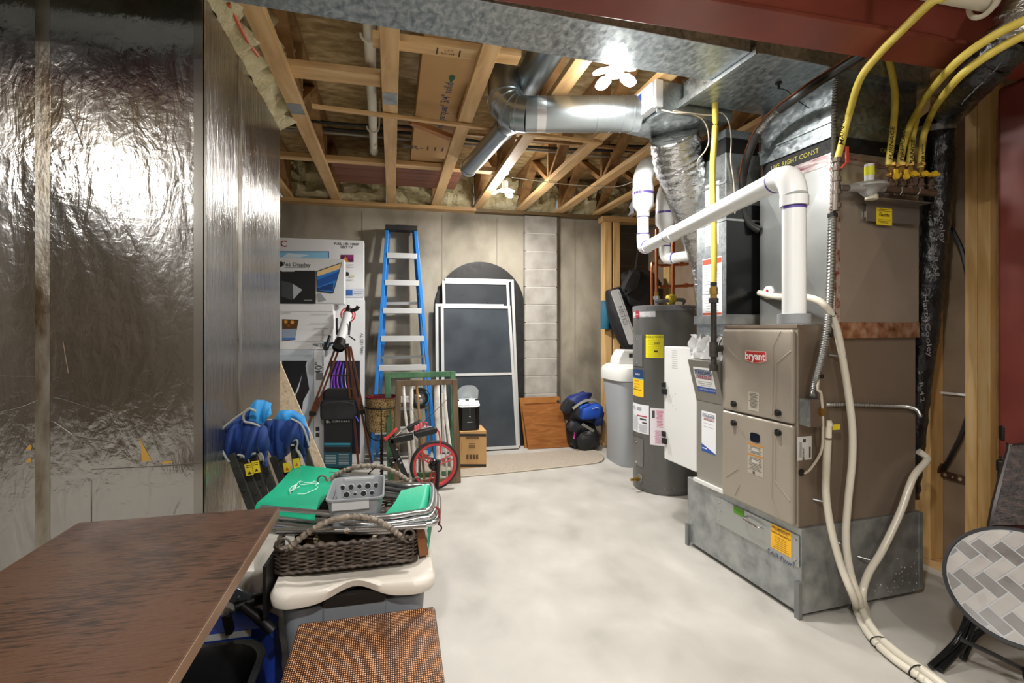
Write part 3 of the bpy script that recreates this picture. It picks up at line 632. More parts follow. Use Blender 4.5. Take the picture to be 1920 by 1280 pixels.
wire('thermostat_wire','thin white wire looping from the zone control to the return duct',[hv(1240,206,b=.47),hv(1268,212,b=.44),hv(1300,214,b=.44),hv(1322,230,b=.47),hv(1329,262,b=.5),hv(1322,283,b=.51),hv(1309,300,b=.53),hv(1308,325,a=-.006)],.0035,WIREM)
wire('thermostat_wire','thin white wire looping along the yellow gas line by the return duct',[hv(1262,208,b=.45),hv(1330,216,b=.44),hv(1352,211,b=.44),hv(1366,228,b=.46),hv(1371,260,b=.47),hv(1370,300,b=.49),hv(1376,345,b=.495),hv(1378,400,b=.498)],.0035,WIREM)
# ---- refrigerant line set
r = thing('refrigerant_line','black insulated refrigerant line with silver tape curving down into the coil case','pipe',hv(1405,432,a=.19))
L_ = [hv(1620,100,z=2.515),hv(1560,138,z=2.50),hv(1500,178,a=-.0),hv(1450,216,a=.05),hv(1420,252,a=.08),hv(1400,300,a=.1),hv(1391,350,a=.11),hv(1392,390,a=.12),hv(1404,418,a=.15),hv(1424,432,a=.19)]
s_ = spl(L_,6); b = MB(); b.tube(s_,.021,12); obj('insulation',b,NM('pipe_insulation',['1c1b1b','302e2d'],scale=15,rough=(.35,.55)),r,smooth=True)
b = MB(); b.tube(s_[16:24],.0235,12); obj('silver_tape',b,CRINK,r,smooth=True)
wire('copper_line','thin bare copper line following the black insulated line','pipe' and [p+V((-.022,-.0,.012)) for p in L_],.0042,P('8a5335',.35,.8),'pipe')
# ---- BX conduit and junction box
r = thing('junction_box','small metal junction box on the furnace side','electrical box',HM@V((lb(1526,773).x,-.02,lb(1526,773).z)))
q = lb(1527,773,-.03); b = MB(HM); b.box(q.x-.045,q.x+.045,-.05,.0140,q.z-.062,q.z+.062); obj('box',b,GALV,r,bevel=.004)
b = MB(HM); b.box(q.x-.045,q.x+.045,-.053,-.05,q.z-.062,q.z+.062); obj('cover_plate',b,P('8c7f76',.35,.7),r)
b = MB(HM); b.box(q.x+.002,q.x+.022,-.064,-.053,q.z-.01,q.z+.022); b.box(q.x-.006,q.x+.03,-.058,-.053,q.z+.006,q.z+.014); obj('switch',b,BRASS,r)
def corr(name,label_,pts,rad,mat,cat='conduit'):
    s=spl(pts,26); b=MB(); rr=[rad+(.0022 if i%2 else -.0012) for i in range(len(s))]; b.tube(s,rr,10); return single(name,label_,cat,b,mat,pts[-1],smooth=True)
corr('metal_conduit','flexible metal conduit running down the coil case corner to the junction box',[hv(1561,402,b=-.03),hv(1559,470,b=-.03),hv(1556,550,b=-.03),hv(1551,612,b=-.03),hv(1540,670,b=-.03),hv(1529,715,b=-.03),hv(1525,745,b=-.02)],.0165,STEEL)
corr('metal_conduit','dark flexible conduit rising beside the upper riser near the beam',[hv(1567,150,b=-.02),hv(1564,215,b=-.02),hv(1563,300,b=-.02),hv(1562,400,b=-.02)],.011,P('6b6a66',.4,.7))
corr('metal_conduit','thin flexible conduit running sideways behind the white hose to the back of the furnace',[hv(1543,758,b=-.008),hv(1600,758,b=-.006),hv(1660,760,b=-.006),hv(1700,762,b=-.006),hv(1718,768,b=-.005),hv(1726,780,b=.0)],.008,STEEL)
wire('cable_bundle','white cable pair hanging beside the conduit into the furnace side',[hv(1556,610,b=-.02),hv(1545,660,b=-.012),hv(1533,725,b=-.05),hv(1540,740,b=-.06),hv(1543,800,b=-.05),hv(1540,845,b=-.02),hv(1520,878,b=-.008),hv(1508,887,b=.012)],.006,WIREM,'cable')
b = MB()
for px,py in ((1561,404),(1558,590),(1552,628),(1535,705)): q = hv(px,py,b=-.03); b.tube([q-up*.009,q+up*.009],.021,10)
single('cable_tie','black zip ties around the metal conduit','cable tie',b,BLK,hv(1556,590,b=-.03))
# ---- condensate hoses
def hose(name,label_,pts,rad=.0165): return wire(name,label_,pts,rad,VINYL,'hose',n=12,k=8)
e1 = [hv(1608,1122,b=-.10),]
r = thing('drain_pipe','white plastic drain stub with a tee on the furnace side above the left hose','pipe',hv(1553,815,b=-.02))
q = hv(1553,800,b=-.03); b = MB(); b.tube([q+up*.03,q-up*.05],.0145,10); b.tube([q+up*.004,q+up*.02],.018,10); obj('stub',b,P('e6dfcb',.35),r,smooth=True)
b = MB(); b.box(q.x+.02,q.x+.062,q.y-.004,q.y+.004,q.z-.015,q.z+.01); obj('yellow_tag',b,P('d9c432',.5),r)
b = MB(); b.tube([q+V((.0,0,-.004)),HM@V((lb(1558,803).x,.012,q.z))],.011,8); obj('outlet',b,P('e6dfcb',.35),r)
q=hv(1441,549,a=.19); b=MB(); R_=random.Random(12)
Mq=FA(.195,(HI@q).y,(HI@q).z); b.prism([((.034+.007*R_.random())*math.cos(t),(.034+.007*R_.random())*math.sin(t)) for t in [2*PI*k/22 for k in range(22)]],-.012,.012,Mq); b.mi=1; b.box(-.006,.008,.004,.018,.012,.02,Mq); single('sealant_patch','white sealant patch with a red plug where the hose enters the coil case','sealant',b,[P('ddd9cf',.7),P('b02030',.4)],q,bevel=.005)
hose('drain_hose','left clear-white drain hose curving down the furnace base from the drain stub',[hv(1552,824,b=-.03),hv(1549,880,b=-.03),hv(1549,930,b=-.03),hv(1558,990,b=-.05),hv(1577,1060,b=-.08),hv(1600,1118,b=-.12),at(1607,1140,z=.02)])
hose('drain_hose','middle clear-white drain hose running from the coil case down the furnace side',[hv(1424,549,a=.19),hv(1455,556,a=.15),hv(1510,557,a=.09),hv(1545,571,b=-.03),hv(1567,610,b=-.03),hv(1583,690,b=-.03),hv(1597,790,b=-.03),hv(1598,860,b=-.03),hv(1590,940,b=-.03),hv(1586,1010,b=-.04),hv(1595,1075,b=-.07),hv(1610,1120,b=-.11),at(1616,1143,z=.02)])
hose('drain_hose','right clear-white drain hose bending from behind the furnace to the floor',[hv(1722,846,b=.02),hv(1738,858,b=-.0),hv(1734,868,b=-.02),hv(1712,895,b=-.04),hv(1688,960,b=-.05),hv(1655,1030,b=-.06),hv(1628,1075,b=-.08),hv(1617,1115,b=-.11),at(1624,1146,z=.02)])
fl = [at(1612,1140,z=.022),at(1626,1172,z=.020),at(1650,1205,z=.02),at(1690,1240,z=.02),at(1745,1278,z=.02),at(1830,1345,z=.02),at(1950,1440,z=.02)]
for k,(off,lab_) in enumerate(((-.017,'leftmost of three bundled drain hoses lying on the floor'),(.017,'rightmost of three bundled drain hoses lying on the floor'))):
    hose('floor_hose',lab_,[p+V((off*.75,-off*.6,0)) for p in fl])
hose('floor_hose','top one of three bundled drain hoses lying on the floor',[p+V((0,0,.024)) for p in fl])
for n_,(px,py) in enumerate(((1612,1143),(1650,1207),(1719,1262))):
    q = at(px,py,z=.03); b = MB(); d_=(fl[2]-fl[1]).normalized() if n_<2 else (fl[4]-fl[3]).normalized()
    sd = d_.cross(up).normalized(); pts=[q+sd*(.036*math.cos(t))+up*(.025*math.sin(t)+.006) for t in [2*PI*k/16 for k in range(16)]]; b.tube(pts,.003,5,closed=True)
    single('zip_tie','black zip tie around the bundled hoses, '+('nearest the furnace','second from the furnace','nearest the tiled table')[n_],'zip tie',b,BLK,q,'zip ties on the floor hoses')
for n_,(px,py,lab_) in enumerate(((1552,942,'left hose on the furnace edge'),(1584,1020,'middle hose on the base'),(1582,668,'middle hose on the furnace side'),(1640,1052,'right hose on the base'))):
    q = hv(px,py,b=-.03 if n_!=3 else -.055); b = MB(); b.tube([q-up*.008,q+up*.008],.0185,12); q2=HI@q; b.tube([q,HM@V((q2.x-.04,.0 if q2.z<.42 else .013,q2.z+.005))],.004,6)
    single('pipe_clamp','small metal clamp holding the '+lab_,'clamp',b,P('8f9192',.4,.7),q,'metal clamps on the drain hoses')
# ---- gas manifold
r = thing('gas_manifold','brown iron gas manifold with yellow valve handles and a grey regulator on the coil case','gas manifold',hv(1690,355,b=-.07))
bm = -.075
m0 = hv(1655,354,b=bm); m1 = hv(1752,362,b=bm)
b = MB(); b.tube([m0,m1],.017,12); vx = [(1671,335),(1690,335),(1706,337),(1727,340),(1745,342)]
for px,py in vx: q=hv(px,356,b=bm); b.tube([q,hv(px,335,b=bm)],.0125,8); b.tube([hv(px,349,b=bm),hv(px,345,b=bm)],.018,8)
obj('iron_pipe',b,NM('rusty_iron',['4a3a30','6b5343'],scale=30,rough=(.5,.65),metal=.3),r,smooth=True)
for k,(px,py) in enumerate(vx):
    q=hv(px,333,b=bm); t=hv(px,312 if k<4 else 325,b=bm); b=MB(); b.tube([q,t],.0125,8); b.tube([hv(px,330,b=bm),hv(px,325,b=bm)],.019,6)
    if k<4: b.tube([hv(px,312,b=bm),hv(px,306,b=bm)],.0205,6)
    obj('brass_valve',b,BRASS,r)
    b=MB(); hq=hv(px+(9 if k<2 else 10),326,b=bm-.03)
    if k<2: b.bar(hq-up*.022,hq+up*.022,.018,.008,(0,1,0)); b.lathe([(.014,-.006),(.014,.008),(0,.008)],10,frame(hq-up*.012,(1,0,0),(0,0,1)))
    else: hx=HM.to_3x3()@V((1,0,0)); b.bar(hq-hx*.022,hq+hx*.024,.008,.014); b.lathe([(.014,-.006),(.014,.008),(0,.008)],10,frame(hq-hx*.01,(1,0,0),(0,0,1)))
    obj('valve_handle',b,P('e2b92c',.45),r)
q=hv(1630,350,b=bm)
b=MB(); MR=MX.Translation(q); b.lathe([(0,-.045),(.02,-.045),(.035,-.03),(.05,-.012),(.075,-.004),(.078,.004),(.06,.016),(.03,.024),(0,.026)],24,MR); b.tube([q,hv(1590,352,b=bm)],[.03,.016],12); b.tube([q,m0],[.03,.02],12); obj('regulator',b,P('b9bcbe',.4,.5),r,smooth=True)
b=MB(); b.tube([hv(1630,340,b=bm),hv(1630,308,b=bm)],.02,14); rc=obj('regulator_cap',b,P('d7d9da',.4),r,smooth=True)
b=MB(); b.tube([hv(1630,329,b=bm),hv(1630,313,b=bm)],.0206,14,cap=False); obj('yellow_label',b,P('dede2e',.5),rc)
b=MB(); b.tube([hv(1634,366,b=bm),hv(1634,374,b=bm)],.027,10); obj('tray',b,P('cfc8b4',.5),r)
b=MB(); vq=hv(1571,352,b=bm); b.tube([hv(1567,395,b=bm+.02),hv(1570,300,b=bm+.02)],.0145,10); 
for y in (300,316,336,360,385): a_=hv(1569,y-4,b=bm+.02); c_=hv(1569,y+4,b=bm+.02); b.tube([a_,c_],.019,8)
b.tube([hv(1575,352,b=bm+.01),hv(1592,352,b=bm)],.015,8); obj('supply_pipe',b,P('6f665c',.45,.5),r,smooth=True)
b=MB(); b.bar(hv(1578,314,b=bm-.01),hv(1588,304,b=bm-.01),.012,.005); b.bar(hv(1588,306,b=bm-.01),hv(1588,275,b=bm-.01),.015,.008,(0,1,0)); obj('red_lever',b,P('b8452f',.4),r)
b=MB(HM); k0=lb(1624,376,-.03); k1=lb(1722,422,-.03); b.box(k0.x,k1.x,-.034,-.03,k1.z,k0.z); b.box(k0.x,k1.x,-.095,-.03,k0.z-.003,k0.z); b.box(k0.x+.01,k0.x+.03,-.03,-.012,k1.z+.02,k1.z+.05); b.box(k1.x-.04,k1.x-.02,-.03,-.012,k1.z+.02,k1.z+.05); pl=obj('mounting_plate',b,P('8f8b86',.35,.7),r)
q=lb(1658,406,-.035); label('caution_tag',pl,FB(q.x,-.0345,q.z),.1,.082,'e3c928',[('Gastite',.024,0,.008,'3a3a20',.02)]+lines(.085,.034,.026,2,'6b5f20',.0025,1)+lines(.08,-.016,-.03,3,'6b5f20',.0025,2))
for k,px in enumerate((1684,1717)):
    b=MB(); q=hv(px,358,b=bm); b.tube([q+V((0,math.cos(t)*.02,math.sin(t)*.02)) for t in [2*PI*j/12 for j in range(12)]],.0035,5,closed=True); obj('u_bolt',b,STEEL,r)
# ---- yellow gas tubes
def ytube(label_,pts,txt=None,tp=None):
    r = thing('gas_tube',label_,'gas pipe',pts[-1],'yellow gas tubes above the manifold'); b = MB(); b.tube(spl(pts,8),.0145,10); obj('tube',b,YELT,r,smooth=True)
    if txt:
        q=hv(*tp,b=bm-.0155); b=MB(); b.text(txt,.036,frame(q,(HM.to_3x3()@V((.08,0,1))),(HM.to_3x3()@V((-1,0,.08)))),bold=.01); obj('marker_print',b,P('3b3820',.6),r)
ytube('longest yellow gas tube, slanting across the red beam to the red lever valve',[V((1.72,1.0,3.06)),V((1.70,1.05,2.75)),at(1800,-40,z=2.43),at(1745,5,z=2.42),at(1690,58,z=2.415),at(1645,105,z=2.40),at(1612,150,z=2.36),hv(1592,215,b=-.09),hv(1578,270,b=-.07),hv(1570,298,b=-.055)],'MAIN GAS',(1580,238))
ytube('yellow gas tube marked furnace, dropping straight from behind the beam',[hv(1662,100,b=-.06),hv(1672,135,b=-.07),hv(1678,180,b=bm),hv(1675,240,b=bm),hv(1668,290,b=bm),hv(1666,310,b=bm)],'FURNACE',(1672,268))
ytube('yellow gas tube marked fireplace, upper of the two arching to the right edge',[V((3.04,.98,2.42)),V((2.55,1.03,2.42)),at(2010,0,z=2.40),at(1925,36,z=2.38),at(1850,75,z=2.35),at(1785,125,z=2.31),hv(1735,185,b=-.13),hv(1704,240,b=-.09),hv(1690,290,b=bm),hv(1688,310,b=bm)],'FIREPLACE',(1693,268))
ytube('yellow gas tube marked range, half hidden between its two arching neighbours',[hv(1760,140,b=-.05),hv(1730,185,b=-.07),hv(1714,240,b=bm),hv(1707,290,b=bm),hv(1706,312,b=bm)],'RANGE',(1711,284))
ytube('yellow gas tube marked dryer, lower of the two arching to the right edge',[V((3.04,.93,2.38)),V((2.55,.98,2.38)),at(2010,30,z=2.37),at(1925,64,z=2.35),at(1855,102,z=2.32),at(1795,148,z=2.28),hv(1752,205,b=-.12),hv(1733,250,b=-.09),hv(1727,295,b=bm),hv(1726,315,b=bm)],'DRYER',(1732,288))
# ---- black flexible duct on the right
FLEXB = NM('black_flex_jacket',['0e0e10','1a1a1d'],scale=20,rough=(.18,.35),bump=.7,bscale=34,bstretch=(1,1,.5),spec=.6,bdist=.015)
r = thing('black_flexible_duct','black plastic jacketed flexible duct with white print, bending down behind the furnace coil','flexible duct',hv(1750,500,b=.12))
fb=.13
b=MB(); path=[hv(1757,238,b=.05),hv(1757,300,b=.06),hv(1752,400,b=.08),hv(1742,520,b=.1),hv(1730,640,b=.12),hv(1712,800,b=.14),hv(1700,930,b=.15)]; pts=spl(path,10)
R_=random.Random(5); b.tube(pts,[.074+R_.uniform(-.004,.004)-.02*(i/len(pts))**2 for i in range(len(pts))],20); lo=obj('lower_run',b,FLEXB,r,smooth=True)
b=MB(); pu=[hv(1752,236,b=.04),hv(1775,212,b=.02),at(1825,152,d=2.02),at(1868,108,d=1.88),at(1900,70,d=1.82)]; pts=spl(pu,8); b.tube(pts,[.075+R_.uniform(-.004,.004) for i in range(len(pts))],20); uo=obj('upper_run',b,FLEXB,r,smooth=True)
b=MB(); b.tube([hv(1755,246,b=.05),hv(1756,234,b=.045)],.08,20); obj('metal_collar',b,GALV,r,smooth=True)
b=MB(); pts=spl([at(1893,80,d=1.83),at(1915,40,d=1.80),at(1950,-30,d=1.77),V((2.32,1.18,2.78)),V((2.36,1.12,3.06))],6); b.tube(pts,[.079+R_.uniform(-.006,.006) for i in range(len(pts))],20); obj('foil_end',b,CRINK,r,smooth=True)
PRW=P('9c9c9e',.5)
def ptext(t,px,py,b_,size,par,off=.08):
    q=hv(px,py,b=b_-off); m=MB(); m.text(t,size,frame(q,(.10,0,-1),(1,.15,.10)),bold=.0); obj('printed_text',m,PRW,par)
ptext('Hart&Cooley',1764,395,.07,.060,lo); ptext('CLASS 1 FLEXIBLE AIR DUCT',1748,460,.09,.028,lo,.075); ptext('R-4.2',1756,500,.09,.05,lo,.078); ptext('Hart&Cooley',1739,610,.115,.060,lo,.075); ptext('R-4.2',1728,735,.135,.05,lo,.07)
q=at(1838,158,d=1.86); m=MB(); m.text('& Cooley',.058,frame(q+V((0,-.0,0)),(pu[3]-pu[2])*-1,(-.5,-.3,.8) if False else (.6,0,.7))); obj('printed_text',m,PRW,uo)
def lerp(a,b_,t): return a+(b_-a)*t
# ================================================================== BEAM, COLUMN, STUDS, PIPES
r = thing('steel_beam','dark red painted steel I-beam crossing the ceiling in front of the duct','beam',(0,1.57,2.45))
b = MB(); b.box(-4.2,3.04,1.485,1.655,2.45,2.465); obj('bottom_flange',b,RED,r,bevel=.002)
b = MB(); b.box(-4.2,3.04,1.56,1.575,2.465,2.65); obj('web',b,RED,r)
b = MB(); b.box(-4.2,3.04,1.485,1.655,2.65,2.664); obj('top_flange',b,RED,r,bevel=.002)
single('steel_column','dark red painted steel column under the beam at the right edge','column',MB().box(2.70,2.85,1.575,1.725,0,2.449),NM('column_red',['5d2620','682c25','73342b'],scale=4,rough=(.4,.5)),(2.77,1.65,0),bevel=.018,seg=4)
lab2 = ['right-hand of two studs nailed together beside the red column','left-hand of two studs nailed together beside the red column','pine stud half hidden behind the black flexible duct']
for k,(y0,y1,n_) in enumerate(((1.915,1.972,0),(1.974,2.03,1),(2.205,2.30,2))):
    b = MB(); b.box(2.955,3.049,y0,y1,.04,2.66); single('wall_stud',(['pine wall stud, ','pine wall stud, ',''][k])+lab2[n_],'wall stud',b,PINEZ,(3,(y0+y1)/2,.04),'bare wall studs',bevel=.003)
b = MB(); b.box(2.955,3.049,1.3,5.45,0,.0395); struct('trim_3',b,PINEY)
b = MB(); lumps(b,(3.0,1.91,0.05),(3.0,1.91,2.4),(.03,-.12,0),(-.06,-.0,0),40,3,.6,9); o=obj('spray_foam',b,NM('tan_foam',['8c6c42','b08c5a'],scale=12,rough=(.7,.9),bump=.6),None,(3,1.9,.05),smooth=True); tag(o,'ragged tan foam along the stud edge beside the red column','insulation'); o['kind']='stuff'
wire('black_hose','black hose bowed against the brown wall board beside the double stud',[at(1776,415,X=3.0),at(1800,460,X=3.0),at(1813,510,X=3.0),at(1819,560,X=3.0),at(1819,740,X=3.0),at(1808,800,X=3.0),at(1785,850,X=3.0),at(1768,880,X=3.02)],.011,BLK,'hose')
b = MB(); b.bar(at(1757,735,X=3.035),at(1819,741,X=3.035),.012,.012); single('plastic_strip','thin white plastic strip across the brown wall board','strip',b,WHT,at(1790,738,X=3.04))
b = MB(); b.bar(at(1757,885,X=3.03),at(1822,903,X=3.03),.004,.04,(0,0,1)); b.mi=1
for k in range(4): q=at(1772+14*k,890+4*k,X=3.026); b.lathe([(.010 if k%2==0 else .006,0),(0,.0005)],12,frame(q,(0,-1,0),(0,0,1)))
b.mi=0; b.bar(at(1760,885,X=3.02),at(1769,870,X=3.02),.03,.012); single('perforated_strap','rusty perforated metal strap between the studs','strap',b,[P('4e3526',.6,.3),P('9a866d',.8)],at(1790,895,X=3.04))
b = MB(); R_=random.Random(4); c=HM@V((.83,.16,.60))
for k in range(40):
    d_=V((R_.uniform(-1,1),R_.uniform(-1,.6),R_.uniform(-1,1))).normalized(); p=c+V((R_.uniform(-.03,.03),R_.uniform(-.03,.03),R_.uniform(-.08,.08))); b.tube([p,p+d_*R_.uniform(.03,.075)],.0022,3)
b.lathe([(0,-.16),(.05,-.14),(.065,-.03),(.05,.08),(0,.11)],14,MX.Translation(c)); single('duct_end_scrap','torn black plastic duct end with frayed wires behind the furnace','duct scrap',b,[BLKG],c,smooth=True)
# white pipe near the beam (hook at end)
r = thing('drain_pipe','white plastic pipe in front of the red beam at the top right corner','pipe',(2.0,1.35,2.5))
b = MB(); b.tube([V((.9,1.35,2.515)),V((2.09,1.35,2.515))],.032,14); obj('pipe',b,P('dcd6c4',.35),r,smooth=True)
q=at(1862,15,Y=1.35); b=MB(); b.tube([V((2.05+.0,1.35,2.515))+V((0,.045*math.cos(t),.05*math.sin(t)-.004)) for t in [PI*.95+1.15*PI*k/12 for k in range(13)]],.009,8); obj('hanger',b,P('dcd6c4',.4),r,smooth=True)
# white pipe in the joist bay
r = thing('joist_pipe','long white plastic pipe running back between two trusses toward the far wall','pipe',at(697,160,z=2.80))
p0=at(692,38,z=2.80); p1=at(701,283,z=2.80); dd=(p1-p0).normalized()
b=MB(); b.tube([p0-dd*.4,p1],.030,16); obj('pipe',b,P('e2dcca',.35),r,smooth=True)
b=MB(); b.tube([p1-dd*.06,p1+dd*.01],.034,16); obj('end_cap',b,P('e2dcca',.35),r,smooth=True)
for py in (62,236):
    q=at(692+(701-692)*(py-38)/245,py,z=2.80); b=MB(); b.tube([q+V((.042*math.cos(t),0,.042*math.sin(t)-.006)) for t in [PI+PI*k/12 for k in range(13)]]+[q+V((.046,0,.06)),q+V((.05,0,.2))],.007,6); obj('j_hook',b,P('d8d2c0',.4),r,smooth=True)
for k,(ya,za) in enumerate(((3.95,2.885),(4.06,2.88))):
    wire('ceiling_cable','black cable sagging across the trusses, '+('nearer of two','farther of two')[k],[V((-.9,ya,za)),V((-.3,ya+.03,za)),V((.2,ya-.03,za-.0)),V((1.0,ya+.04,za)),V((1.8,ya,za+.01)),V((2.8,ya-.2,za))],.012,BLK,'cable')
b=MB(); b.tube([V((-.9,4.18,2.885)),V((2.6,4.18,2.885))],.011,8); single('grey_conduit','thin grey conduit across the trusses behind the black cables','conduit',b,P('9a958c',.5,.3),(.8,4.18,2.885))
wire('orange_tube','orange plastic tube running along the foil wall top in the spray foam',[at(428,6,z=2.655),at(445,40,z=2.655),at(463,75,z=2.655),at(484,104,z=2.66)],.009,P('c0592c',.45),'tube')
wire('ceiling_cable','thin white cable crossing the trusses past the far ceiling lamp',[at(960,332,z=2.66),at(1060,345,z=2.655),at(1150,350,z=2.655),at(1185,341,z=2.66)],.004,WIREM,'cable')
# ================================================================== WATER HEATER
WC=V((2.257,3.854,0)); WR=.262; WZ=1.53
HEAT=NM('heater_grey',['62625f','6b6b68'],scale=3,rough=(.28,.36),metal=.35)
r=thing('water_heater','tall grey cylindrical electric water heater with yellow energy label','water heater',WC)
b=MB(); b.lathe([(.255,0),(.262,.01),(.262,.05),(.26,.055),(WR,.07),(WR,WZ-.04)],56,MX.Translation(WC)); obj('tank',b,HEAT,r,smooth=True)
b=MB(); b.lathe([(WR+.004,WZ-.045),(WR+.004,WZ-.004),(WR-.01,WZ+.004),(0,WZ+.012)],56,MX.Translation(WC)); obj('top_cap',b,P('77777a',.35,.3),r,smooth=True)
def cyl(px,py,rr=WR):
    q=at(px,py,d=1.0)-V((0,0,CAMH)); ox,oy=-WC.x,-WC.y; A=q.x**2+q.y**2; B=2*(ox*q.x+oy*q.y); C_=ox*ox+oy*oy-rr*rr; D=B*B-4*A*C_
    t=(-B-math.sqrt(max(0,D)))/(2*A); p=q*t; return math.atan2(p.y-WC.y,p.x-WC.x)%(2*PI), CAMH+p.z
def cpt(a,z,rr): return V((WC.x+rr*math.cos(a),WC.y+rr*math.sin(a),z))
def cpatch(b,a0,a1,z0,z1,rr,th=.0008,n=6):
    for k in range(n):
        u0=a0+(a1-a0)*k/n; u1=a0+(a1-a0)*(k+1)/n
        b.poly([cpt(u0,z0,rr),cpt(u1,z0,rr),cpt(u1,z1,rr),cpt(u0,z1,rr)])
def cframe(a,z,rr): return frame(cpt(a,z,rr),(-math.sin(a),math.cos(a),0),(0,0,1))
def clabel(name,x0,y0,x1,y1,bg,rows,rr=WR+.002,lab=None):
    a0,zt=cyl(x0,y0); a1,zb=cyl(x1,y1); ms=[P(bg,.45)]; b=MB(); cpatch(b,a0,a1,zb,zt,rr); am=(a0+a1)/2; w=(a1-a0)*rr; h=zt-zb; ci={}
    for row in rows:
        c=row[-1]
        if c not in ci: ci[c]=len(ms); ms.append(P(c,.5))
        b.mi=ci[c]
        if row[0]=='-':
            _,fx,fy,fw,fh,_c=row; cpatch(b,a0+(a1-a0)*(fx-fw/2),a0+(a1-a0)*(fx+fw/2),zb+h*(fy-fh/2),zb+h*(fy+fh/2),rr+.0012,n=4)
        else:
            t,fs,fx,fy,_c=row; aa=a0+(a1-a0)*fx; n0=len(b.v); Mx=MX.Identity(4); b.text(t,fs*h,Mx)
            for i in range(n0,len(b.v)):   # wrap the lettering round the tank
                v=b.v[i]; b.v[i]=cpt(aa+v.x/rr,zb+h*fy+v.y,rr+.0024)
    o=obj(name,b,ms,r)
    if lab: o['label']=lab
    return o
def rowsL(y0,y1,n,c,x=.5,w=.85,h=.012,seed=1):
    R=random.Random(seed); return [('-',x,y0+(y1-y0)*k/max(1,n-1),w*R.uniform(.7,1),h,c) for k in range(n)]
clabel('energy_label',1211,627,1244,671,'efe41e',[('ENERGYGUIDE',.12,.5,.9,'33320f'),('$489',.11,.66,.62,'33320f'),('-',.6,.28,.2,.06,'2b2a10')]+rowsL(.75,.08,9,'9c9423',seed=3))
clabel('brand_strip',1187.2,578,1229,594,'b9babb',[('-',.5,.9,.95,.06,'9d9ea0'),('-',.5,.1,.95,.05,'6e6f70')])
a_,z_=cyl(1195.5,589); b=MB(); b.lathe([(.034,0),(.034,.003),(0,.004)],24,cframe(a_,z_,WR+.003)@MX.Scale(.75,4,(1,0,0))); b.mi=1; M_=cframe(a_,z_,WR+.008); b.text('Rheem',.02,M_@MX.Rotation(.0,4,'Z')); obj('round_badge',b,[P('a02438',.4),P('e8d8da',.4)],r)
clabel('service_sticker',1187.4,690,1207,745,'f0c224',[('-',.5,.84,1,.32,'1d3a66'),('Vector',.12,.58,.82,'e8eef5'),('-',.5,.66,1,.03,'3b9ec0'),('Schedule',.09,.48,.58,'a03020'),('service NOW',.075,.5,.46,'a03020'),('612-461-1715',.07,.5,.34,'7a5a10'),('-',.5,.25,.7,.03,'7a5a10')],lab='blue and yellow service sticker')
clabel('instruction_label',1187.2,753,1217,815,'e3e5e9',[('-',.68,.6,.5,.04,'b03a4a'),('-',.75,.5,.3,.05,'444444'),('-',.82,.38,.2,.04,'333333'),('-',.2,.84,.25,.12,'b5b8bd'),('-',.55,.84,.25,.12,'9da1a6')]+rowsL(.56,.08,14,'9b9fa6',.3,.5,.01,4)+rowsL(.3,.06,9,'9b9fa6',.75,.4,.01,5))
clabel('instruction_label',1219,764,1246,836,'e6dfe4',[('-',.25,.83,.2,.2,'4a4a4a')]+rowsL(.93,.72,7,'d37b9b',.68,.5,.02,6)+rowsL(.66,.5,5,'d37b9b',.68,.5,.02,7)+rowsL(.4,.06,14,'c98aa5',.62,.6,.012,8),lab='white and pink instruction sheet')
for (x0,y0,x1,y1) in ((1188,627,1205,687),(1188,815,1206,876)):
    a0,zt=cyl(x0,y0); a1,zb=cyl(x1,y1); b=MB(); cpatch(b,a0,a1,zb,zt,WR+.006); cpatch(b,a0,a1,zb,zt,WR+.0001)
    for u in (a0,a1): b.poly([cpt(u,zb,WR),cpt(u,zb,WR+.006),cpt(u,zt,WR+.006),cpt(u,zt,WR)])
    b.poly([cpt(a0,zt,WR),cpt(a1,zt,WR),cpt(a1,zt,WR+.006),cpt(a0,zt,WR+.006)]); cv=obj('access_cover',b,P('757573',.35,.3),r)
    b=MB()
    for zz in (zt-.035,zb+.03): b.lathe([(.012,.0),(.01,.006),(0,.007)],12,cframe((a0+a1)/2,zz,WR+.006))
    obj('cover_screw',b,CHROME,cv,smooth=True)
a_,z_=cyl(1199,897); b=MB(); M_=cframe(a_,z_,WR); b.lathe([(.038,0),(.036,.004),(.02,.006)],18,M_); vv=obj('valve_plate',b,P('7c7c7a',.4,.4),r,smooth=True)
b=MB(); b.lathe([(.016,0),(.016,.05),(.012,.052),(.012,.085),(0,.086)],12,M_); M2=M_@MX.Translation((-.0,0,.03)); b.lathe([(.018,-.01),(.018,.01),(0,.012)],10,M_@MX.Translation((0,0,.03))@MX.Rotation(PI/2,4,'Y')); obj('drain_valve',b,BRASS,r)
for k in range(9):
    b=MB(); 
    for zz in (WZ-.025,.06): b.lathe([(.005,0),(.004,.003),(0,.004)],6,cframe(PI+.5+k*.28,zz,WR+.004 if zz>1 else WR))
    obj('screw',b,CHROME,r)
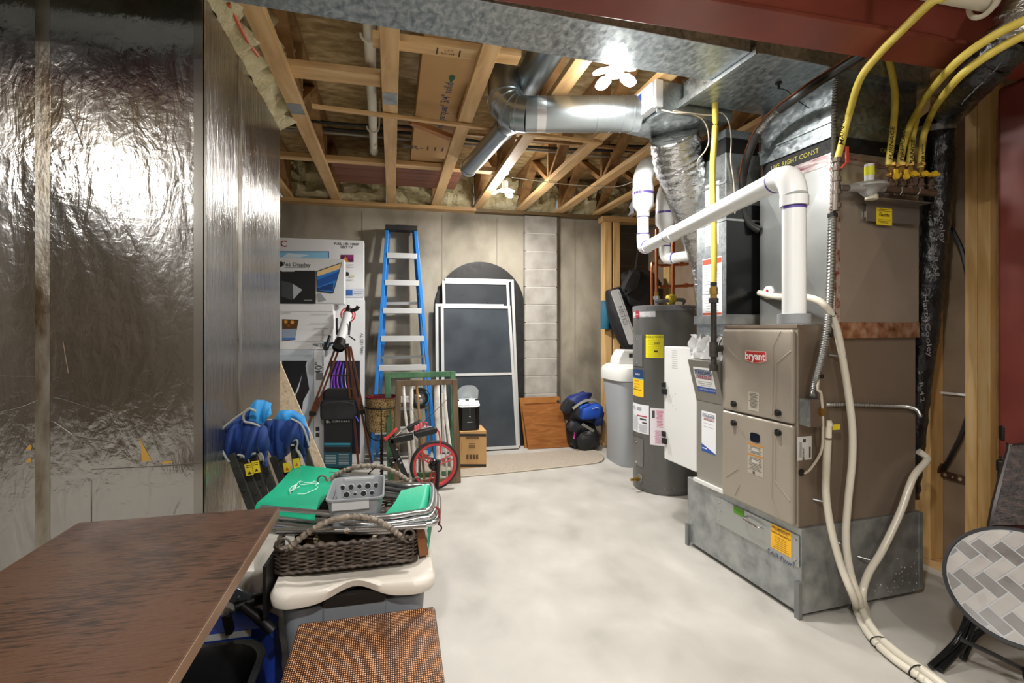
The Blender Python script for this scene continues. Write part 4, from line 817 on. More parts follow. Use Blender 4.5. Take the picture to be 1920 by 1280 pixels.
# pipework over the heater
def top(px,py): return at(px,py,Y=3.86)
r2=thing('water_pipes','copper water pipes with brass fittings rising from the water heater top','pipe',top(1245,560))
for px,pt_ in ((1231,470),(1262,478)):
    q=V((top(px,570).x,3.86,WZ+.013)); b=MB(); b.tube([q+V((0,0,.08)),V((q.x,q.y,top(px,pt_-40).z))],.0145,10); obj('copper_pipe',b,COPPER,r2,smooth=True)
    b=MB(); b.tube([q,q+V((0,0,.045))],.017,8); b.tube([q+V((0,0,.045)),q+V((0,0,.075))],.028,6); obj('union_nut',b,STEEL,r2)
    b=MB(); b.tube([q+V((0,0,.075)),q+V((0,0,.11))],.019,8); obj('brass_fitting',b,BRASS,r2)
for py,x0,x1 in ((498,1237,1290),(538,1236,1300)):
    b=MB(); p=at(x0,py,Y=4.3); q=at(x1,py-3,Y=4.3); b.tube([p,q],.014,8); b.tube([q-V((.10,0,0)),q-V((.06,0,0))],.022,8); obj('copper_pipe',b,COPPER,r2,smooth=True)
b=MB(); p=at(1222,570,Y=4.32); q=at(1222,500,Y=4.32); b.tube(spl([p-V((0,0,.3)),p,q,q+V((.02,0,.03)),at(1236,497,Y=4.31)],5),.012,8); obj('copper_pipe',b,COPPER,r2,smooth=True)
b=MB(); q=top(1245,484); b.tube([q-V((.06,0,0)),q+V((.04,0,0))],.014,8); b.tube([q-V((.02,0,0)),q+V((.02,0,0))],.022,8); obj('brass_valve',b,BRASS,r2)
wire('braided_hose','grey braided hose lying in an arc on the water heater top',[V((2.10,3.74,WZ+.035)),V((2.16,3.72,WZ+.04)),V((2.24,3.74,WZ+.045)),V((2.34,3.78,WZ+.055)),V((2.42,3.82,WZ+.05)),V((2.46,3.9,WZ+.028))],.017,P('8f9192',.45,.3),'hose')
b=MB(); b.lathe([(.03,-.03),(.045,-.015),(.04,.02),(.03,.04)],12,MX.Translation((2.245,3.74,WZ+.052))@MX.Rotation(1.2,4,'Y')); single('pipe_wrap','yellow insulation wrap on the water heater top','wrap',b,P('c9b437',.6),(2.245,3.74,WZ+.05),smooth=True)
# ================================================================== SOFTENER
SCN=V((2.30,4.66,0))
def srect(hx,hy,z,n=40,e=3.6):
    out=[]
    for k in range(n):
        t=2*PI*k/n; c,s=math.cos(t),math.sin(t); out.append(V((SCN.x+hx*math.copysign(abs(c)**(2/e),c),SCN.y+hy*math.copysign(abs(s)**(2/e),s),z)))
    return out
def loft(b,rings,cap=True):
    I=[[b.pt(p) for p in rg] for rg in rings]; n=len(I[0])
    for i in range(len(I)-1):
        for k in range(n): b.face((I[i][k],I[i][(k+1)%n],I[i+1][(k+1)%n],I[i+1][k]))
    if cap: b.face(I[0][::-1]); b.face(I[-1])
    return b
r=thing('water_softener','grey tapered water softener tank with a white lid beside the water heater','water softener',SCN)
b=MB(); loft(b,[srect(.145,.215,0),srect(.152,.225,.02),srect(.155,.23,.45),srect(.175,.25,.70),srect(.185,.26,.84)]); obj('tank',b,P('9ea2a6',.42),r,smooth=True)
b=MB(); loft(b,[srect(.205,.275,.835),srect(.207,.278,.86),srect(.207,.278,.915),srect(.195,.268,.955),srect(.15,.22,.985)]); obj('lid',b,P('dadad6',.35),r,smooth=True)
b=MB(); hx=at(1172,670,Y=4.72); b.prism([(0,0),(.36,0),(.36,.135),(.06,.145),(.012,.06)],-.1,.1,MX.Translation((2.20,4.74,.983))@MX.Rotation(PI/2,4,'X')); hd=obj('control_head',b,P('dcdcd8',.35),r,bevel=.015,seg=3)
b=MB(); b.box(2.32,2.36,4.636,4.6395,1.05,1.09); obj('display',b,P('333333',.3),hd)
# studs by the back wall corner and darker bay
for k,(x0,x1,lab_) in enumerate(((1134.5,1147,'pine stud at the back wall corner, left of a close pair'),(1150.5,1163,'pine stud at the back wall corner, right of a close pair'),(1254,1264,'pine stud behind the copper pipes, leftmost of three'),(1272,1281,'pine stud behind the copper pipes, middle of three'),(1288,1298,'pine stud behind the copper pipes, rightmost of three'))):
    Yk=5.32 if k<2 else 5.0
    q0=at(x0,500,Y=Yk); q1=at(x1,500,Y=Yk); b=MB(); b.box(q0.x,q1.x,Yk,Yk+.12,.04,2.56); single('wall_stud',lab_,'wall stud',b,PINEZ,((q0.x+q1.x)/2,Yk,.04),'bare wall studs',bevel=.003)
q0=at(1130,412,Y=5.32); b=MB(); b.box(q0.x,3.04,5.30,5.45,2.561,2.62); struct('trim_4',b,PINEX)
b=MB(); b.box(q0.x,3.04,5.32,5.45,0,.0395); struct('trim_5',b,PINEX)
# ================================================================== BAGS, BACK RIGHT
def blob(b,c,rx,ry,rz,M=None,n=14,m=10,amp=.10,seed=1,e=3.4):
    R=random.Random(seed); ph=[R.uniform(0,6.28) for _ in range(6)]
    def f(u,v):
        t=2*PI*u; p=PI*(v-.5); ct,st=math.cos(t),math.sin(t); cp,sp=math.cos(p),math.sin(p)
        sg=lambda x: math.copysign(abs(x)**(2/e),x)
        k=1+amp*(math.sin(3*t+ph[0]+4*p)+.7*math.sin(5*p+ph[1]+2*t)+.5*math.sin(7*t+ph[2]))
        q=V((rx*sg(ct)*sg(cp)*k,ry*sg(st)*sg(cp)*k,rz*sg(sp)*k)); q=(M@q if M is not None else q)+V(c); return q
    b.sheet(f,n,m); return b
NYL=NM('black_nylon',['0f1012','1d1e21'],scale=8,rough=(.5,.7),bump=.3,bscale=12)
NYB=NM('blue_nylon',['153a8c','1f4fae'],scale=8,rough=(.5,.65),bump=.3,bscale=12)
r=thing('backpack','blue and black backpack lying slumped on top of the black pack by the back wall','backpack',at(1092,770,Y=5.32))
RY=lambda a: MX.Rotation(a,3,'Y').to_4x4()
b=MB(); blob(b,at(1090,774,Y=5.33),.185,.12,.125,RY(.15),n=26,m=16,seed=2,amp=.07); obj('body',b,NYL,r,smooth=True)
b=MB(); blob(b,at(1107,771,Y=5.20),.135,.07,.082,RY(-.12),n=24,m=14,seed=3,amp=.06); obj('blue_pocket',b,P('1c50b8',.55),r,smooth=True)
b=MB(); blob(b,at(1121,783,Y=5.22),.055,.07,.085,RY(.2),n=18,m=12,seed=23,amp=.06); obj('navy_side',b,P('14265c',.6),r,smooth=True)
b=MB(); blob(b,at(1085,747,Y=5.30),.14,.09,.055,RY(-.25),n=22,m=12,seed=4,amp=.07); obj('top_flap',b,P('182a6b',.6),r,smooth=True)
b=MB(); blob(b,at(1064,762,Y=5.24),.065,.06,.075,RY(.4),n=18,m=12,seed=14,amp=.07); obj('black_pouch',b,P('202125',.6),r,smooth=True)
b=MB(); s=spl([at(1074,766,Y=5.14),at(1086,757,Y=5.13),at(1098,751,Y=5.14),at(1112,750,Y=5.16),at(1122,755,Y=5.18)],6)
for i in range(len(s)-1): b.bar(s[i],s[i+1]+(s[i+1]-s[i])*.2,.028,.008,(0,-1,.5))
obj('grey_strap',b,P('83847a',.7),r)
b=MB(); b.tube(spl([at(1111,766,Y=5.125),at(1120,764,Y=5.13),at(1127,768,Y=5.15)],5),.004,5); obj('white_trim',b,P('c9ccd6',.5),r)
r=thing('backpack','black backpack with a grey strap on the floor beneath the blue one','backpack',at(1100,826,Y=5.3))
b=MB(); c=at(1090,800,Y=5.34); c.z=.15; blob(b,c,.17,.13,.145,n=26,m=16,seed=5,amp=.08); obj('body',b,NYL,r,smooth=True)
b=MB(); c2=at(1101,812,Y=5.19); c2.z=.105; blob(b,c2,.12,.08,.10,RY(-.25),n=24,m=14,seed=6,amp=.07); obj('front_pocket',b,P('1c1f22',.5),r,smooth=True)
b=MB(); blob(b,at(1076,800,Y=5.22),.075,.06,.06,RY(.5),n=18,m=12,seed=16,amp=.09); obj('side_pocket',b,P('212327',.6),r,smooth=True)
b=MB(); b.bar(at(1092,795,Y=5.095),at(1113,808,Y=5.095),.012,.026,(0,-.3,1)); obj('grey_strap',b,P('8a8980',.7),r)
b=MB(); q=at(1077,815,Y=5.12); b.tube([q+V((0,0,.03)),q,q+V((-.004,0,-.04))],[.003,.004,.011],6); obj('pink_tag',b,P('c23a90',.5),r,smooth=True)
b=MB(); q0=at(1129,563,Y=5.25); q1=at(1150,562,Y=5.25); z0=at(1138,617,Y=5.25).z; z1=q0.z; w0=q0.x; w1=q1.x
b.sheet(lambda u,v:(w0+(w1-w0)*u,5.29-.05*math.sin(PI*u)*math.sin(PI*(.15+.8*v))**.5,z0+(z1-z0)*v),8,8); b.sheet(lambda u,v:(w1+(w0-w1)*u,5.29+.02*math.sin(PI*u),z0+(z1-z0)*v),8,4); r=single('teal_pouch','teal pouch hanging on the corner stud beside the black bags','pouch',b,P('155a73',.55),((w0+w1)/2,5.29,z0),smooth=True)
r=thing('sports_bag','black sports bag with a white lettered panel leaning on the corner studs','bag',at(1165,600,Y=5.1))
pp=[at(1141,540,Y=5.1),at(1150,570,Y=5.1),at(1160,605,Y=5.08),at(1175,645,Y=5.05),at(1185,665,Y=5.0)]
b=MB(); pts=spl(pp,6); b.tube([p+V((.08,.03,0)) for p in pts],[.05+.10*math.sin(PI*min(1,.15+.85*i/len(pts))) for i in range(len(pts))],16); obj('body',b,NYL,r,smooth=True)
b=MB(); 
pa=[at(1146,548,Y=4.97),at(1157,545,Y=4.97)]; pb=[at(1180,655,Y=4.9),at(1193,640,Y=4.9)]
Mb=frame((pa[0]+pb[1])/2,(pb[0]+pb[1]-pa[0]-pa[1]),(pa[1]-pa[0]))
L=((pb[0]+pb[1]-pa[0]-pa[1])/2).length
b.prism(rrect(L,.10,.02),0,.012,Mb); wp=obj('white_panel',b,P('c6c8c8',.4,.2),r)
b=MB(); b.text('NETI2I',.075,Mb@MX.Translation((-.02,-.012,.014)),bold=-.0); b.box(-L*.46,L*.46,.030,.033,.012,.0145,Mb); obj('lettering',b,P('7d8084',.5),wp)
r=thing('duffel_bag','black duffel bag hung by a strap from above, behind the water heater pipes','bag',at(1195,540,Y=5.0))
b=MB(); blob(b,at(1200,545,Y=5.05),.21,.12,.21,n=24,m=16,seed=11,amp=.09); obj('body',b,NYL,r,smooth=True)
b=MB(); blob(b,at(1183,528,Y=4.95),.07,.06,.13,MX.Rotation(.5,3,'Y').to_4x4(),seed=12); obj('side_pocket',b,P('232427',.5),r,smooth=True)
b=MB(); b.tube([at(1191,508,Y=5.05),at(1196,475,Y=5.05),at(1199,440,Y=5.1)],.012,6); obj('strap',b,BLKM,r)
# ================================================================== RIGHT FOREGROUND
tc=at(1912,1097,d=1.93); tn=V((-tc.x,-tc.y,0)).normalized(); el=math.radians(38); nrm=tn*math.cos(el)+V((0,0,math.sin(el)))
tx=V((0,0,1)).cross(nrm).normalized(); MT=frame(tc,tx,nrm.cross(tx)); RT=.222
r=thing('patio_table','small folded round patio table with a grey herringbone tile top and black tube legs','table',(tc.x,tc.y,0))
b=MB(); b.lathe([(RT-.012,-.028),(RT+.004,-.024),(RT+.006,-.0),(RT-.004,.006),(RT-.008,.002)],48,MT,cap=False); rim=obj('rim',b,P('54565a',.3,.6),r,smooth=True)
b=MB(); b.lathe([(RT-.008,-.02),(RT-.008,.0),(0,.0)],48,MT); obj('table_top',b,P('a9abad',.3),r)
def clipc(poly,R0,n=40):
    for k in range(n):
        a=2*PI*(k+.5)/n; nx,ny=math.cos(a),math.sin(a); out=[]
        for i in range(len(poly)):
            p,q=poly[i],poly[(i+1)%len(poly)]; dp=p[0]*nx+p[1]*ny-R0; dq=q[0]*nx+q[1]*ny-R0
            if dp<=0: out.append(p)
            if (dp<0)!=(dq<0) and dp!=dq: t=dp/(dp-dq); out.append((p[0]+(q[0]-p[0])*t,p[1]+(q[1]-p[1])*t))
        poly=out
        if len(poly)<3: return []
    return poly
tl=[[],[]]; W_=.047; g=.0028; rot=math.radians(-38)
for i in range(-9,10):
    for j in range(-9,10):
        for kind in (0,1):
            ox,oy=i*W_+j*2*W_-j*0, i*-W_+0
            # herringbone lattice: horizontal tile at (i*W, i*W)+(j*4W..) shifted
            bx,by=i*W_+2*W_*2*j*0+j*2*W_, i*W_-j*2*W_
            if kind==0: x0,y0,x1,y1=bx,by,bx+2*W_,by+W_
            else: x0,y0,x1,y1=bx,by+W_,bx+W_,by+3*W_
            q=[(x0+g,y0+g),(x1-g,y0+g),(x1-g,y1-g),(x0+g,y1-g)]
            q=[(x*math.cos(rot)-y*math.sin(rot),x*math.sin(rot)+y*math.cos(rot)) for x,y in q]
            if min(x*x+y*y for x,y in q)>(RT+.05)**2: continue
            q=clipc(q,RT-.012)
            if q: tl[kind].append(q)
b=MB()
R_=random.Random(8)
for kind in (0,1):
    for q in tl[kind]: b.mi=(0 if kind==0 else 2)+(R_.random()<.4); b.poly([MT@V((x,y,.0015)) for x,y in q])
TS=lambda c: NM('tile_'+c,[c,'%02x%02x%02x'%tuple(min(255,int(c[i:i+2],16)+14) for i in (0,2,4))],scale=14,rough=(.25,.4))
obj('tile',b,[TS('66625f'),TS('6f6b69'),TS('96918c'),TS('a09b96')],r)
def leg(pts,name='leg'):
    b=MB(); b.tube(spl(pts,6),.0125,10); obj(name,b,P('1a1b1c',.25,.4),r,smooth=True)
leg([MT@V((-.10,.02,-.03)),at(1818,1148,d=2.02),at(1795,1200,d=2.02),at(1745,1250,z=.012)])
leg([MT@V((-.08,-.02,-.03)),at(1826,1162,d=2.02),at(1808,1205,d=2.02),at(1762,1256,z=.012)])
leg([MT@V((-.02,-.12,-.03)),at(1830,1190,d=2.05),at(1805,1236,z=.012)])
leg([MT@V((.10,-.14,-.03)),at(1925,1260,d=1.85),at(1960,1310,z=.012)])
b=MB(); b.tube([at(1802,1198,d=1.95),at(1860,1225,d=1.9),at(1935,1262,d=1.86)],.009,8); obj('stretcher',b,P('4a4a4c',.25,.7),r,smooth=True)
r=thing('wicker_chair','dark brown woven wicker chair folded flat behind the tiled table','chair',at(1900,985,d=2.2))
w=[at(1858,985,d=2.12),at(1895,838,d=2.18),at(1960,800,d=2.15),at(1990,985,d=2.0)]
w[2]=w[1]+(w[3]-w[0])
dn=(w[1]-w[0]).cross(w[2]-w[1]).normalized()
b=MB(); b.poly(w); b.poly([p+dn*-.02 for p in w][::-1]); 
for i in range(4): b.poly([w[i],w[(i+1)%4],w[(i+1)%4]-dn*.02,w[i]-dn*.02])
obj('woven_panel',b,NM('wicker',['120c0b','2b201d','4a3a35'],scale=26,stretch=(1,1,2.2),rough=(.35,.5),bump=.8,bscale=50),r)
b=MB(); b.tube(spl([w[0]-V((0,0,.3)),w[0],lerp(w[0],w[1],.95),w[1]+(w[2]-w[1])*.05,w[1]+(w[2]-w[1])*.95,lerp(w[3],w[2],.95),w[3],w[3]-V((0,0,.3))],4),.014,8); obj('frame',b,P('241a18',.35),r,smooth=True)
r=thing('folding_chair','black and grey folding chair leaning beside the red column','chair',at(1885,960,d=2.28))
b=MB(); f0=at(1868,985,d=2.26); f1=at(1878,880,d=2.28); f2=at(1885,835,d=2.3); b.tube([f0-V((0,0,.3)),f0,f1],.013,8); b.tube([f1,f2,at(1893,808,d=2.3)],.016,8); obj('frame',b,P('1b1b1d',.4),r,smooth=True)
b=MB(); b.box(-.04,.10,-.015,.015,-.035,.035,MX.Translation(at(1895,812,d=2.28))@MX.Rotation(-.5,4,'Z')); b.tube([at(1879,875,d=2.27)-V((0,0,.02)),at(1879,875,d=2.27)+V((0,0,.03))],.022,8); obj('hinge',b,BLK,r,bevel=.006)
b=MB(); b.poly([at(1882,960,d=2.27),at(1893,830,d=2.31),at(1925,825,d=2.31),at(1925,960,d=2.27)]); b.sheet(lambda u,v:at(1882+11*v+(43-11*v)*u,960-130*v,d=2.275+.04*v),2,2,.006); obj('seat_panel',b,P('6d7278',.5),r)
# ================================================================== BACK LEFT: BOXES, LADDER, SCREENS
WB='dfe1e3'
def carton(name,lab_,px0,px1,ytop,ybot,Yf,depth,bg=WB,z0=None,art=None,cat='box',group=None):
    a0=at(px0,(ytop+ybot)/2,Y=Yf); a1=at(px1,(ytop+ybot)/2,Y=Yf); pc=(px0+px1)/2
    zt=at(pc,ytop,Y=Yf).z; zb=at(pc,ybot,Y=Yf).z if z0 is None else z0
    r=thing(name,lab_,cat,((a0.x+a1.x)/2,Yf+depth/2,zb),group)
    b=MB(); b.box(a0.x,a1.x,Yf,Yf+depth,zb,zt); obj('carton',b,P(bg,.55) if isinstance(bg,str) else bg,r,bevel=.004)
    return r,a0.x,a1.x,zb,zt
def art(r,Yf,name,items,lab=None):
    """flat print on a carton front; items in photo pixels"""
    ms=[];ci={};b=MB(); y=Yf-.0012
    for k,it in enumerate(items):
        c=it[-1]
        if c not in ci: ci[c]=len(ms); ms.append(P(c,.45))
        b.mi=ci[c]; yy=y-.0004*k
        if it[0]=='p': b.poly([at(px,py,Y=yy) for px,py in it[1]])
        elif it[0]=='r': _,x0,y0,x1,y1,_c=it; b.poly([at(x0,y1,Y=yy),at(x1,y1,Y=yy),at(x1,y0,Y=yy),at(x0,y0,Y=yy)])
        elif it[0]=='c': _,cx,cy,rr,_c=it; b.poly([at(cx+rr*math.cos(-t),cy+rr*math.sin(-t),Y=yy) for t in [2*PI*j/20 for j in range(20)]])
        elif it[0]=='t':
            _,tx_,cx,cy,h,rot,_c=it; q=at(cx,cy,Y=yy); s=h*(at(cx,cy,Y=yy)-at(cx,cy+1,Y=yy)).length*1.35
            b.text(tx_,s,frame(q,(1,0,0),(0,0,1))@MX.Rotation(rot,4,'Z'),bold=.01)
        elif it[0]=='l':
            _,pts,w,_c=it; b.tube(spl([at(px,py,Y=yy) for px,py in pts],5),w,4)
    o=obj(name,b,ms,r)
    if lab: o['label']=lab
    return o
# tall white TV carton
rA,x0,x1,zb,zt=carton('tv_carton','tall white TV carton with a red round logo and purple swirl picture',490,683,560,870,5.22,.16,z0=0)
art(rA,5.22,'front_print',[('c',652.5,590,14.5,'b9323a'),('c',652.5,590,12,'e6e2e2'),('c',652.5,590,10.5,'b9323a'),('t','R',652.5,590,13,0,'eeeeee'),('r',619,676,675,850,'141428'),('l',[(634,676),(626,705),(630,740),(650,775)],.010,'6a35a8'),('l',[(639,678),(632,710),(640,745),(665,790)],.009,'8f45c0'),('l',[(644,680),(640,715),(650,750),(672,790)],.008,'5a58c8'),('l',[(629,690),(622,715),(624,745),(635,770)],.007,'b060d0'),('l',[(648,690),(648,720),(660,755)],.004,'d8a8ee'),('t','1080p LED TV',679,645,5,PI/2,'555555'),('r',648,545,660,550,'2f5ea8')])
rB,*_=carton('tv_carton','white TV carton with red letters, topmost of the stack by the back wall',470,682,447,560,5.26,.16,z0=zt+.002)
art(rB,5.26,'front_print',[('t','JVC',524,457,13,0,'b3262c'),('t','FULL HD 1080P',650,457.5,5,0,'333333'),('t','LED TV',650,463.5,5,0,'333333'),('r',500,471,617,484,'1d5f9a'),('r',502,472.5,615,484,'8ec4e4'),('p',[(540,474),(580,478),(560,483),(530,482)],'d5e8f2'),('r',639,477.5,663,491,'5b2350'),('p',[(639,491),(648,480),(654,491)],'d98a2e'),('r',650,478,663,485,'8a2d6a'),('r',646,496,662,497,'9a9a9a'),('r',646,500,664,501,'a9a9a9'),('c',650.5,513.5,4,'333333'),('r',655,515,664,520,'c9c8a8'),('r',646,524,663,525,'9a9a9a'),('r',646,541,683,557,'c9cdd6'),('r',648,543,661,554,'3a6aa8'),('r',663,546,680,547,'8a8f98'),('r',663,550,678,551,'8a8f98')])
# bottom cartons then the two monitors
rE,x0,x1,zb,ztE=carton('monitor_carton','pale blue carton with black monitor picture, lowest beside the foil wall',470,588,656,870,5.0,.19,bg='c3ced8',z0=0)
art(rE,5.0,'front_print',[('p',[(529,676),(576,676),(552,742),(529,790)],'10131f'),('p',[(572,680),(580,730),(556,775),(545,760),(560,730)],'15161a'),('p',[(556,758),(570,735),(566,775),(554,790)],'0f1012'),('r',528,666,588,667,'aebccb')])
rD,x0,x1,zb,ztD=carton('monitor_carton','white monitor carton printed upside down with a photo screen, in the middle of the stack',470,625,569,655,5.0,.19,z0=ztE+.002)
art(rD,5.0,'front_print',[('r',520,583,624,584,'c2c6cc'),('p',[(529,598),(560,599),(553,637),(529,639)],'5a3a1c'),('p',[(529,617),(556,616),(553,636),(529,638)],'8f9fb4'),('c',536,603,3.5,'c98a3a'),('c',548,604,3.5,'d9a04a'),('c',541,610,3,'8a4a20'),('r',529,633,554,637,'4a76b4'),('l',[(528,586),(545,586.5)],.0015,'777777'),('r',583,588,616,589,'9aa0a8'),('r',581,606,615,607,'9aa0a8'),('r',588,615,615,616,'a8adb4'),('r',588,627,615,628,'9aa0a8'),('r',552,640,612,641,'b4b8be'),('t','M27fw',598,646,6,PI,'44484e'),('c',613,646,5,'6fb2d8')])
rC,x0,x1,zb,ztC=carton('monitor_carton','white display carton with a blue dune screen picture, upper in the stack',470,645,483,568,5.0,.19,bg='d3d5d7',z0=ztD+.002)
art(rC,5.0,'front_print',[('t','27es Display',553,496,8,0,'4c5056'),('c',526,495,5,'222222'),('r',533,501,575,502,'8a8f96'),('r',480,507,592,569,'1b1d20'),('p',[(528,526),(548,531),(560,545),(546,562),(528,555)],'3f4448'),('p',[(549,532),(567,543),(550,561)],'a9b0b3'),('r',528,507,552,509,'c8c8c8'),('p',[(593,508),(641.5,491.5),(625,550),(594,546)],'2b2d30'),('p',[(595,509),(640,493.5),(624,547.5),(595,544)],'2a79c4'),('p',[(595,509),(640,493.5),(637,504),(595,518)],'e0bf8a'),('p',[(595,525),(636,508),(630,525),(595,538)],'1b4f9c'),('p',[(595,540),(625,530),(624,545),(595,543)],'123a78'),('p',[(594,550),(601,549),(612,563),(600,564)],'8f979c'),('r',570,562,585,563,'aaaaaa')])
r,*_=carton('tv_carton','slim grey white carton marked 40 standing on end, left of the telescope tripod',588.5,608,657,876,4.985,.012,bg='cfd2d6',z0=0)
art(r,4.985,'front_print',[('t','40"',598,690,13,PI/2,'45484c'),('r',593,698,606,712,'6b6f74'),('t','LED MONITOR',606,680,3.2,PI/2,'6b6f74'),('r',592,800,599,808,'2b2d30'),('r',592,811,599,819,'2b2d30')])
# printer carton and camera bag
r,x0,x1,zb,zt=carton('printer_carton','dark printer carton with blue-green glow, on the floor under the camera bag',607,659,786,877,4.90,.075,bg='14171b',z0=0)
rp=r
art(r,4.90,'front_print',[('r',608,830,657,834,'2b8fa8'),('r',608,834,657,838,'1a4a5a'),('r',607,848,659,876,'145566'),('c',614,790,3,'d8dde0'),('t','hp 3830',624,790,4,0,'c8ccd0')]+[('r',630+4.6*k,788,632.8+4.6*k,791,'c8ccd0') for k in range(6)]+[('r',610,853+3*k,630,854.2+3*k,'b4c4ca') for k in range(6)]+[('r',635,851+3*k,654,852.2+3*k,'b4c4ca') for k in range(7)])
r=thing('camera_bag','black nylon camera bag with two zip compartments on top of the dark printer carton','bag',at(634,786,Y=4.93))
q0=at(601,786,Y=4.87); q1=at(668,728,Y=4.87); cx=(q0.x+q1.x)/2; w=q1.x-q0.x; zb=zt+.002; zt2=q1.z
b=MB(); b.prism(rrect(w*.92,(zt2-zb),.05,5),-.055,.05,frame((cx+.005,4.93,(zb+zt2)/2),(1,0,0),(0,0,1))); obj('body',b,NYL,r,bevel=.018,seg=3,smooth=True)
b=MB(); b.prism(rrect(w,(zt2-zb)*.66,.04,5),.055,.10,frame((cx,4.93,zb+(zt2-zb)*.34),(1,0,0),(0,0,1))); obj('front_pocket',b,NM('black_nylon_pocket',['15161a','23242a'],scale=9,rough=(.5,.65),bump=.2),r,bevel=.015,seg=3,smooth=True)
b=MB(); Mz=frame((cx,4.8285,zb+(zt2-zb)*.55),(1,0,0),(0,0,1)); b.tube(spl([Mz@V((-w*.44,-.01,0)),Mz@V((-w*.2,.012,0)),Mz@V((w*.2,.012,0)),Mz@V((w*.44,-.01,0))],5),.003,6); obj('zip',b,P('4a4b50',.4),r)
# plank leaning on the foil wall end
pa=at(529,687,Y=3.56); pb=at(611,879,Y=3.56); sl=(pb-pa).normalized(); k=(pb.z)/(-sl.z); pc=pb+sl*(k); pt_=pa-sl*.25
b=MB(); b.bar(pc-V((.22,0,0))+sl*-.03,pt_-V((.22,0,0)),.02,.42,(sl.z,0,-sl.x)); 
nx=V((-sl.z,0,sl.x)); 
b=MB(); W2=.34; side=V((-1,0,0))
b.prism([(pc.x,0.001),(pc.x-.42,0.001),(pt_.x-.42,pt_.z),(pt_.x,pt_.z)],0,.02,MX(((1,0,0,0),(0,0,1,3.555),(0,1,0,0),(0,0,0,1))))
single('particle_board','pale particle board leaning behind the foil wall end by the blue folded chairs','board',b,NM('particle_board',['a9977c','c2b197','cdbfa8'],scale=60,rough=(.75,.85)),(pc.x,3.56,0))
# step ladder
r=thing('step_ladder','blue fibreglass stepladder with aluminium steps leaning folded on the back wall','ladder',at(755,860,Y=5.2))
TL,TR=at(726,433,Y=5.42),at(779,433,Y=5.42); BL=at(696,858,Y=5.18); BR=at(817,853,Y=5.18); BL.z=BR.z=0
BLU=P('1f78c8',.4)
for p,q in ((TL,BL),(TR,BR)): b=MB(); b.bar(q,p,.036,.075,(0,1,0)); obj('rail',b,BLU,r,bevel=.004)
b=MB(); q=(TL+TR)/2; b.box(-.165,.165,-.06,.09,-.03,.022,MX.Translation(q+V((0,0,.03)))); b.box(-.06,.06,-.05,.05,.02,.028,MX.Translation(q+V((0,0,.03)))); obj('top_cap',b,P('1b1b1c',.5),r,bevel=.01)
def lerp(a,b_,t): return a+(b_-a)*t
for k,py in enumerate((480,531,583,634.5,687.5,745,800)):
    t=(py-433)/(856-433); p=lerp(TL,BL,t)+V((.012,0,0)); q=lerp(TR,BR,t)-V((.012,0,0)); b=MB(); b.box(p.x,q.x,p.y-.045,p.y+.035,p.z-.028,p.z+.028); obj('step',b,P('d0d2d3',.35,.35),r,bevel=.003)
for a_,b_ in ((lerp(TL,TR,.06),lerp(BL,BR,.08)),(lerp(TL,TR,.94),lerp(BL,BR,.92))):
    b=MB(); p=a_+V((0,.075,0)); q=b_+V((0,.16,.0)); q.z=.02; b.bar(q,p,.028,.04,(0,1,0)); obj('rear_rail',b,BLU,r)
for py in (569,670,765):
    t=(py-433)/(856-433); p=lerp(TL,BL,t)+V((.03,.10,0)); q=lerp(TR,BR,t)+V((-.03,.10,0)); b=MB(); b.bar(p,q,.02,.03); obj('rear_brace',b,P('aeb0b2',.35,.6),r)
# black arched board
b=MB(); ac=at(901.5,575,Y=5.56); R0=(at(983,575,Y=5.56)-ac).length; pl=[(ac.x-R0,0.002),(ac.x+R0,0.002)]+[(ac.x+R0*math.cos(t),ac.z+R0*math.sin(t)) for t in [PI*k/28 for k in range(29)]]
b.prism(pl,0,.022,MX(((1,0,0,0),(0,0,1,5.555),(0,1,0,0),(0,0,0,1)))); single('arched_board','black arch-topped board against the back wall behind the window screens','board',b,NM('black_board',['0e0e0e','171615','2a2927'],scale=18,rough=(.5,.7),pos=(.35,.8)),(ac.x,5.56,0))
